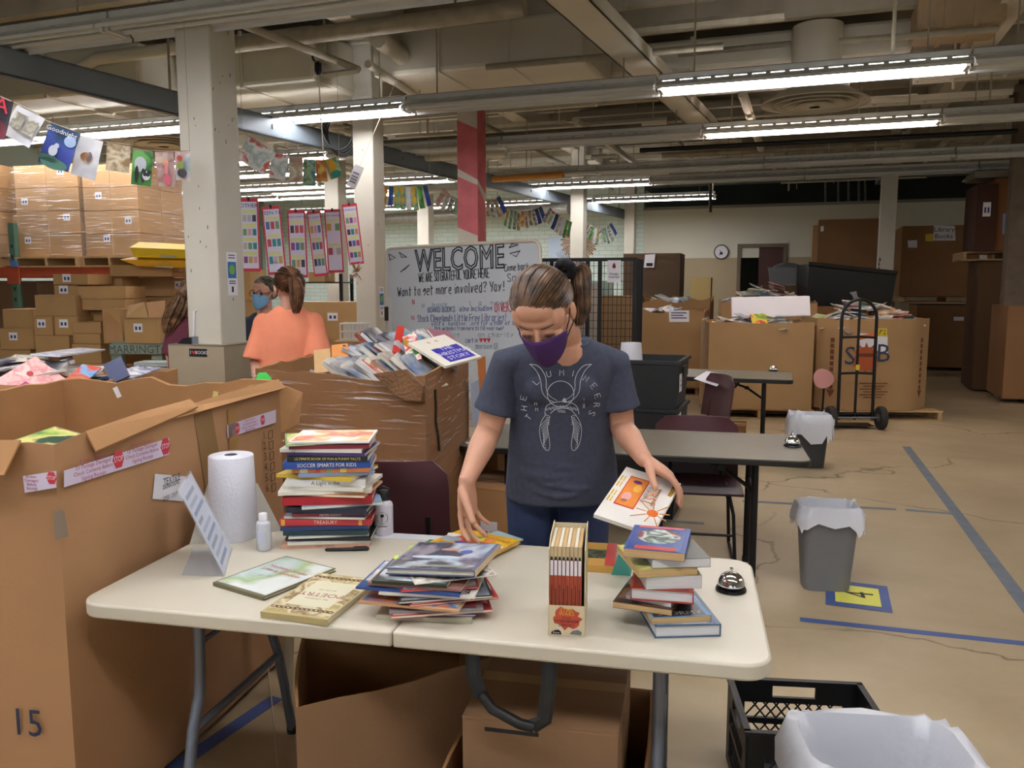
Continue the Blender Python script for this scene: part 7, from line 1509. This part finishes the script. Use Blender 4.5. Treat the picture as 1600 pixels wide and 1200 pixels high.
garland('near garland of large picture-book pages at upper left',[([(-22,142),(18,160),(10,218),(-30,210)],PG[0]),([(20,160),(62,181),(54,236),(11,210)],PG[3]),([(72,190),(119,207),(114,272),(67,254)],PG[2]),([(119,209),(156,220),(154,283),(114,273)],PG[3]),([(166,223),(204,228),(202,271),(166,265)],PG[4]),([(205,233),(238,238),(237,292),(207,288)],PG[5]),([(241,237),(272,238),(275,291),(248,292)],PG[6]),([(272,237),(297,237),(297,284),(275,280)],PG[7])],(4.2,5.6),{0:ex_ia,1:ex_photos,2:ex_blue,3:ex_white,5:ex_panda,6:ex_pink,7:ex_kids})
def ex_y(o,w,h): blob(o,0,-h*.3,w*.45,h*.18,'#2f9a8a'); blob(o,0,h*.15,w*.3,h*.22,'#e0b41a')
garland('garland of six pages between the two nearest white pillars',[([(379,208),(423,236),(420,276),(379,250)],PG[8]),([(424,237),(449,243),(448,283),(421,277)],PG[8]),([(451,245),(472,247),(474,284),(452,283)],PG[9]),([(473,248),(492,250),(493,291),(475,289)],PG[10]),([(494,250),(510,250),(511,284),(495,284)],PG[11]),([(512,250),(530,244),(532,276),(512,281)],PG[12])],(6.4,8.2),{5:ex_y})
o,w,h=hang('hanging_sign','white printed sheet hanging beside the second pillar','sign',[(549,255),(562,260),(562,298),(547,290)],8.6); MB().tube([(0,h/2,0),(0,h/2+.9,0)],.002,4).build('cord',mat('cord_tan','#b8a890',.7),o); MB().bx(-w/2,w/2,-h/2,h/2,-.002,0).build('sheet',PAPER,o); [MB().bx(-w*.35,w*.3,q*h,q*h+.02,0,.001).build('sign_print',mat('faint_print','#8a8892',.6),o) for q in (-.3,-.18,-.06,.1)]
rg=random.Random(9)
def gen(label,a,b,sag,n,h,Y):
    pages=[]
    for k in range(n):
        t0,t1=k/n,(k+.8)/n; f=lambda t:(a[0]+(b[0]-a[0])*t,a[1]+(b[1]-a[1])*t+sag*4*t*(1-t)); p0,p1=f(t0),f(t1); hh=h*rg.uniform(.85,1.15); pages.append(([p0,p1,(p1[0]+rg.uniform(-1,1),p1[1]+hh),(p0[0]+rg.uniform(-1,1),p0[1]+hh)],rg.choice(PG[1:])))
    garland(label,pages,Y)
gen('garland of bright pages just right of the second white pillar',(597,288),(673,288),5,8,36,(9.6,10.1)); gen('short garland left of the red-striped pillar',(686,290),(717,312),3,4,28,(10.6,10.9)); gen('short garland right of the red-striped pillar',(760,312),(788,302),4,4,30,(11,11.4)); gen('garland of small pages over the whiteboard corner',(789,325),(851,320),8,10,26,(12.5,13)); gen('far garland left of the tall grey pillar',(853,320),(893,347),4,7,28,(13,13.6)); gen('farthest garland right of the paper sunburst',(917,348),(961,344),12,9,24,(15.6,16))
# ================================================================ storage rack, wrapped stacks and carton pile on the left
RKG=mat('rack_green','#4f6f5c',.6,var=.1); RKO=mat('rack_orange','#b04a2c',.6,var=.1)
ry=10.3; zb=D(80,418,ry).z; rk=thing('storage_rack','pallet rack with green upright and orange beams at far left','rack',(D(26,440,ry).x,ry,0),R(-14))
for x in (0,2.75):
    for y in (0,1.0): MB().bx(x-.04,x+.04,y-.035,y+.035,0,2.35).build('upright',RKG,rk)
    for k in range(16): MB().bx(-.012,.012,-.038,-.0352,.1+k*.13,.14+k*.13).build('punch_hole',INK,rk,loc=(x,0,0))
for y in (0,1.0):
    MB().bx(-2.4,-.04,y-.03,y+.03,zb-.12,zb).build('beam',RKO,rk); MB().bx(.04,2.71,y-.03,y+.03,zb-.12,zb).build('beam',RKO,rk)
MB().bx(-.09,.09,-.05,-.034,zb-.2,zb+.02).build('beam_bracket',RKO,rk); MB().bx(-.02,.08,-.06,-.035,zb+.01,zb+.08).build('blue_guard',mat('blue_guard','#4a78b8',.5),rk)
Mr=Matrix.Translation(rk.location)@Matrix.Rotation(R(-14),4,'Z')
def stack(x0,label,cols,rows_,cw,chh,zs,seed,rot=R(-14)):
    r=random.Random(seed); base=Mr@V(x0,.45,0); pallet('pallet under the '+label,(base.x+.0,base.y),rot,zs,(.82*cols*cw/1.0,1.0))
    z=zs+.128
    for j in range(rows_):
        for i in range(cols):
            p=Mr@V(x0+(i-(cols-1)/2)*cw,.02+.22,0); h=chh
            carton('carton in row %d from the bottom of the %s'%(j+1,label),(p.x,p.y),(cw-.004,.42,h-.004),rot,z,mat('carton_new','#b48c5e',.75,var=.06,vs=3,rand=.08),False,(.09,.08) if (i+j)%2==0 else None,'cartons of the '+label,stk=(r.uniform(-.12,.12),r.uniform(-.05,.05)))
        p=Mr@V(x0,.67,0); carton('rear carton in row %d of the %s'%(j+1,label),(p.x,p.y),(cw*cols-.004,.42,h-.004),rot,z,mat('carton_new','#b48c5e',.75),False,None,'cartons of the '+label); z+=chh
    w=cols*cw/2+.004; cn=[Mr@V(x0-w,.02,0),Mr@V(x0+w,.02,0),Mr@V(x0+w,.9,0),Mr@V(x0-w,.9,0)]; o=thing('stretch_wrap','clear stretch film wound around the '+label,'film',(Mr@V(x0,.45,0))); o.location.z=zs+.13; film(o,[c[:] for c in cn],zs+.13,z,.004)
stack(.50,'left wrapped pallet load on the rack',2,4,.46,.275,zb,1); stack(1.40,'right wrapped pallet load on the rack',2,4,.38,.27,zb,2); stack(-.75,'wrapped load at the left picture edge',2,4,.5,.285,zb,3)
for x,lb in ((-.7,'left'),(.55,'middle'),(1.6,'right')):
    p=Mr@V(x,.6,0); carton('large shade-brown carton under the rack beams, '+lb,(p.x,p.y),(1.0,.7,1.52),R(-14),.13,mat('carton_shade','#7a5c40',.85),True,(.1,.1)); pallet('pallet on the floor under the rack, '+lb,(p.x,p.y),R(-14))  # darkness under the beams is put into the carton colour
PILE=[(85,145,428,445,8.3,1,'top carton of the pile with a small sticker'),(146,195,431,447,8.7,0,'flat carton right of the top stickered carton'),(86,123,446,463,8.3,1,'second stickered carton from the top of the pile'),(122,199,447,467,8.15,0,'long flat carton high on the pile'),(124,201,467,485,8.15,0,'second long flat carton in the pile'),(57,126,461,494,8.1,0,'large plain carton at the left of the pile'),(57,88,494,524,8.05,1,'small stickered carton under the large plain one, left'),(88,127,494,524,8.05,1,'small stickered carton under the large plain one, right'),(128,164,486,503,8.3,0,'small carton in the middle of the pile'),(115,163,503,521,8.0,0,'shallow carton jutting forward in the pile'),(58,117,524,556,8.05,0,'wide carton low in the pile'),(117,165,521,537,8.0,0,'shallow low carton in the pile'),(116,165,537,568,8.0,0,'low carton at the right foot of the pile'),(7,57,483,513,8.5,0,'plain carton left of the pile, upper'),(2,58,513,546,8.4,1,'plain carton left of the pile, lower'),(198,258,497,537,7.7,1,'opened carton with two white labels beside the pile'),(208,275,433,463,9.0,0,'long carton behind the maroon woman'),(268,306,434,463,8.95,1,'stickered end carton behind the maroon woman'),(208,300,464,500,9.0,0,'wide carton behind the opened carton'),(172,272,414,432,8.6,0,'long flat tray carton under the yellow boxes'),(196,209,437,478,8.9,1,'narrow stickered carton in the middle of the pile'),(165,196,482,537,7.9,0,'carton with raised flap beside the opened one'),(376,396,420,470,8.2,0,'carton behind the glasses woman, upper'),(376,400,470,520,8.2,0,'carton behind the glasses woman, lower'),(205,306,500,537,8.6,0,'low wide carton behind the opened carton')]
NEWC=mat('carton_pile','#b38d5c',.78,var=.07,vs=3,bump=.06,bs=60,rand=.09)
for x0,x1,y0,y1,Y,stk,lb in PILE:
    rz=R(-6+((x0*7)%9)-4); a=D(x0,y1,Y); b=D(x1,y1,Y); h=D(x0,y0,Y).z-a.z; w=b.x-a.x; c=(a+b)/2; carton(lb,(c.x,c.y+.2),(w,.4,h-.002),rz,a.z+.001,NEWC,True,(.09,.08) if stk else None,stk=(-w*.1,0))
a=D(57,562,8.05); b=D(168,562,8.05); carton('big carton that carries the pile',((a.x+b.x)/2,8.3),(b.x-a.x,.6,.78),R(-6),0,NEWC); a=D(0,550,8.4); b=D(57,550,8.4); carton('carton that carries the left boxes of the pile',((a.x+b.x)/2-.1,8.65),(.5,.45,D(2,546,8.4).z-.002),R(-6),0,NEWC)
a=D(196,540,9.1); b=D(310,540,9.1); carton('big carton base behind the grey pallet box',((a.x+b.x)/2,9.2),(b.x-a.x,.6,D(200,537,9.).z-.01),R(-5),0,NEWC,False); carton('crate of cartons behind the glasses woman',(D(388,520,8.3).x,8.45),(.3,.4,D(388,520,8.2).z-.01),0,0,NEWC,False)
# open flaps of the labelled carton
p=D(228,497,7.75); o=bpy.data.objects.get('carton')
def flap_thing(label,q,Y,m): 
    v=[D(x,y,yy) for (x,y),yy in zip(q,Y)]; o=thing('carton_flap',label,'cardboard',(v[0]+v[1])/2); n=(v[1]-v[0]).cross(v[2]-v[0]).normalized()*.005; wb_(o,MB().rings([v,[k+n for k in v]]),'sheet',m)
flap_thing('raised cardboard flap on the opened carton, left',[(198,497),(232,497),(226,472),(200,478)],[7.7,7.7,7.85,7.85],NEWC); flap_thing('raised cardboard flap on the opened carton, right',[(233,497),(258,497),(258,470),(228,473)],[7.72,7.72,7.9,7.9],CARD); flap_thing('standing torn flap beside the opened carton',[(166,535),(193,537),(188,490),(160,484)],[7.8,7.8,7.95,7.9],CARD)
# yellow plastic boxes
YP=mat('yellow_plastic','#e8c011',.5); YP2=mat('yellow_orange_plastic','#dca012',.5)
def ybox(label,x0,x1,y0,y1,Y,m,sl):
    a=D(x0,y1,Y); b=D(x1,y1,Y); h=D(x0,y0,Y).z-a.z; w=b.x-a.x; o=thing('yellow_box',label,'box',(a.x,a.y,a.z),R(-6))
    MB().rings([[(sl*w,0,0),(w,0,-.02),(w,.45,0),(sl*w,.45,0)],[(0,-.0,h*.62),(w*1.0,-.02,h*.45),(w,.5,h*.5),(0.02,.5,h*.65)],[(sl*w*.8,.12,h),(w*.95,.1,h*.8),(w*.95,.42,h*.85),(sl*w*.8,.42,h)]]).build('shell',m,o); MB().bx(w*.5,w*.75,-.012,-.004,h*.16,h*.3).build('window',mat('clear_window','#b9b39a',.2),o,rot=(0,R(4),0))
ybox('upper bright yellow plastic box on the carton pile',203,304,377,402,8.5,YP,.08); ybox('lower orange-yellow plastic box on the carton pile',188,304,399,416,8.5,YP2,.25)
# grey-green lettered pallet box
gy_=7.7; a=D(173,580,gy_); b=D(300,580,gy_); zt_=D(230,538,gy_).z; o=thing('pallet_box','weathered grey-green pallet stencilled Marrington','pallet',((a.x+b.x)/2,gy_,0),R(-3)); w=(b.x-a.x); GP=mat('grey_green_wood','#8d9484',.8,var=.15,vs=6)
for z_ in (zt_-.09,zt_-.36,zt_-.63,zt_-.90): 
    if z_>0: MB().bx(-w/2,w/2,-.02,.02,z_,z_+.09).build('board',GP,o)
for x in (-w/2+.04,0.05,w/2-.04): MB().bx(x-.05,x+.05,.02,.1,0,zt_-.001).build('post',GP,o)
MB().bx(-w/2,w/2,.02,.75,zt_-.001,zt_+.02).build('deck',GP,o); text('MARRINGTON',.105,mat('stencil_green','#3f5a56',.7),o,(-w*.08,-.022,zt_-.05),(PI/2,0,0),sx=.95)
o=thing('paper_stack','stack of pale papers before the grey-green pallet','paper',D(248,575,6.9)-V(0,0,.02)); 
for i in range(5): MB().bx(-.16,.16,-.1,.1,i*.016,i*.016+.012).build('sheaf',mat('sheaf_%d'%(i%2),('#b9c0bd','#cfd4d0')[i%2],.7),o,rz=rg.uniform(-.2,.2))
p=D(248,577,6.9); carton('carton carrying the pale paper stack',(p.x,p.y),(.5,.4,p.z-.022),0,0,NEWC)
# boxes behind the orange-shirted woman
for x0,x1,y0,y1,Y,lb,stk in ((476,562,472,532,9.6,'large carton with printed symbols behind the orange-shirted woman',1),(560,580,478,532,10.0,'carton with paper notice next to the second pillar',1),(484,510,425,441,11.5,'small carton on the dark shelf behind the posters',0)):
    a=D(x0,y1,Y); b=D(x1,y1,Y); h=D(x0,y0,Y).z-a.z; carton(lb,((a.x+b.x)/2,Y+.25),(b.x-a.x,.5,h),R(-4),a.z,NEWC,True,(.12,.09) if stk else None,stk=(.03,.0)); 
    if y1>500: carton('carton under the '+lb,((a.x+b.x)/2,Y+.25),(b.x-a.x,.5,a.z-.003),R(-4),0,NEWC,False)
o=thing('dark_shelf','dark metal shelf behind the hanging posters','shelf',(D(497,470,11.5).x,11.6,0),R(-10))
for x in (-.4,.4):
    for y in (-.2,.2): MB().bx(x-.02,x+.02,y-.02,y+.02,0,1.75).build('upright',BLACKM,o)
for z in (.4,1.0,1.35,1.62): MB().bx(-.42,.42,-.22,.22,z,z+.02).build('shelf_board',BLACKM,o)
def lbasket():
    p=D(555,530,8.9); o=thing('laundry_basket','white slatted plastic basket behind the wrapped bin','basket',(p.x,p.y,p.z),R(-5)); w,d,h=.26,.22,.17; m=mat('basket_white','#d8dcd8',.4)
    for k in range(7):
        x=-w/2+w*k/6
        for y in (-d/2,d/2): MB().bx(x-.008,x+.008,y-.004,y+.004,0,h).build('slat',m,o)
    for z in (0,h*.5,h): 
        mb=MB(); mb.tube([(-w/2,-d/2,z),(w/2,-d/2,z),(w/2,d/2,z),(-w/2,d/2,z)],.009,6,closed=True); mb.build('hoop',m,o)
    carton('carton under the white slatted basket',(p.x,p.y),(.4,.35,p.z-.012),0,0,NEWC)
lbasket()
# paper flowers on the pillar
p=D(556,425,8.7); o=thing('paper_flowers','bunch of tan and white paper petals by the second pillar','decoration',p)
for k in range(22):
    a=rg.uniform(0,2*PI); r_=rg.uniform(.05,.15); d=V(math.cos(a)*r_*.6,rg.uniform(-.05,.02),math.sin(a)*r_); wb_(o,MB().limb([p,p+d*.6,p+d],[.008,.016,.006],6,flat=.3),'petal',mat('petal_%d'%(k%3),('#c98a4e','#d8d2c4','#a8927a')[k%3],.8))
flush_text()
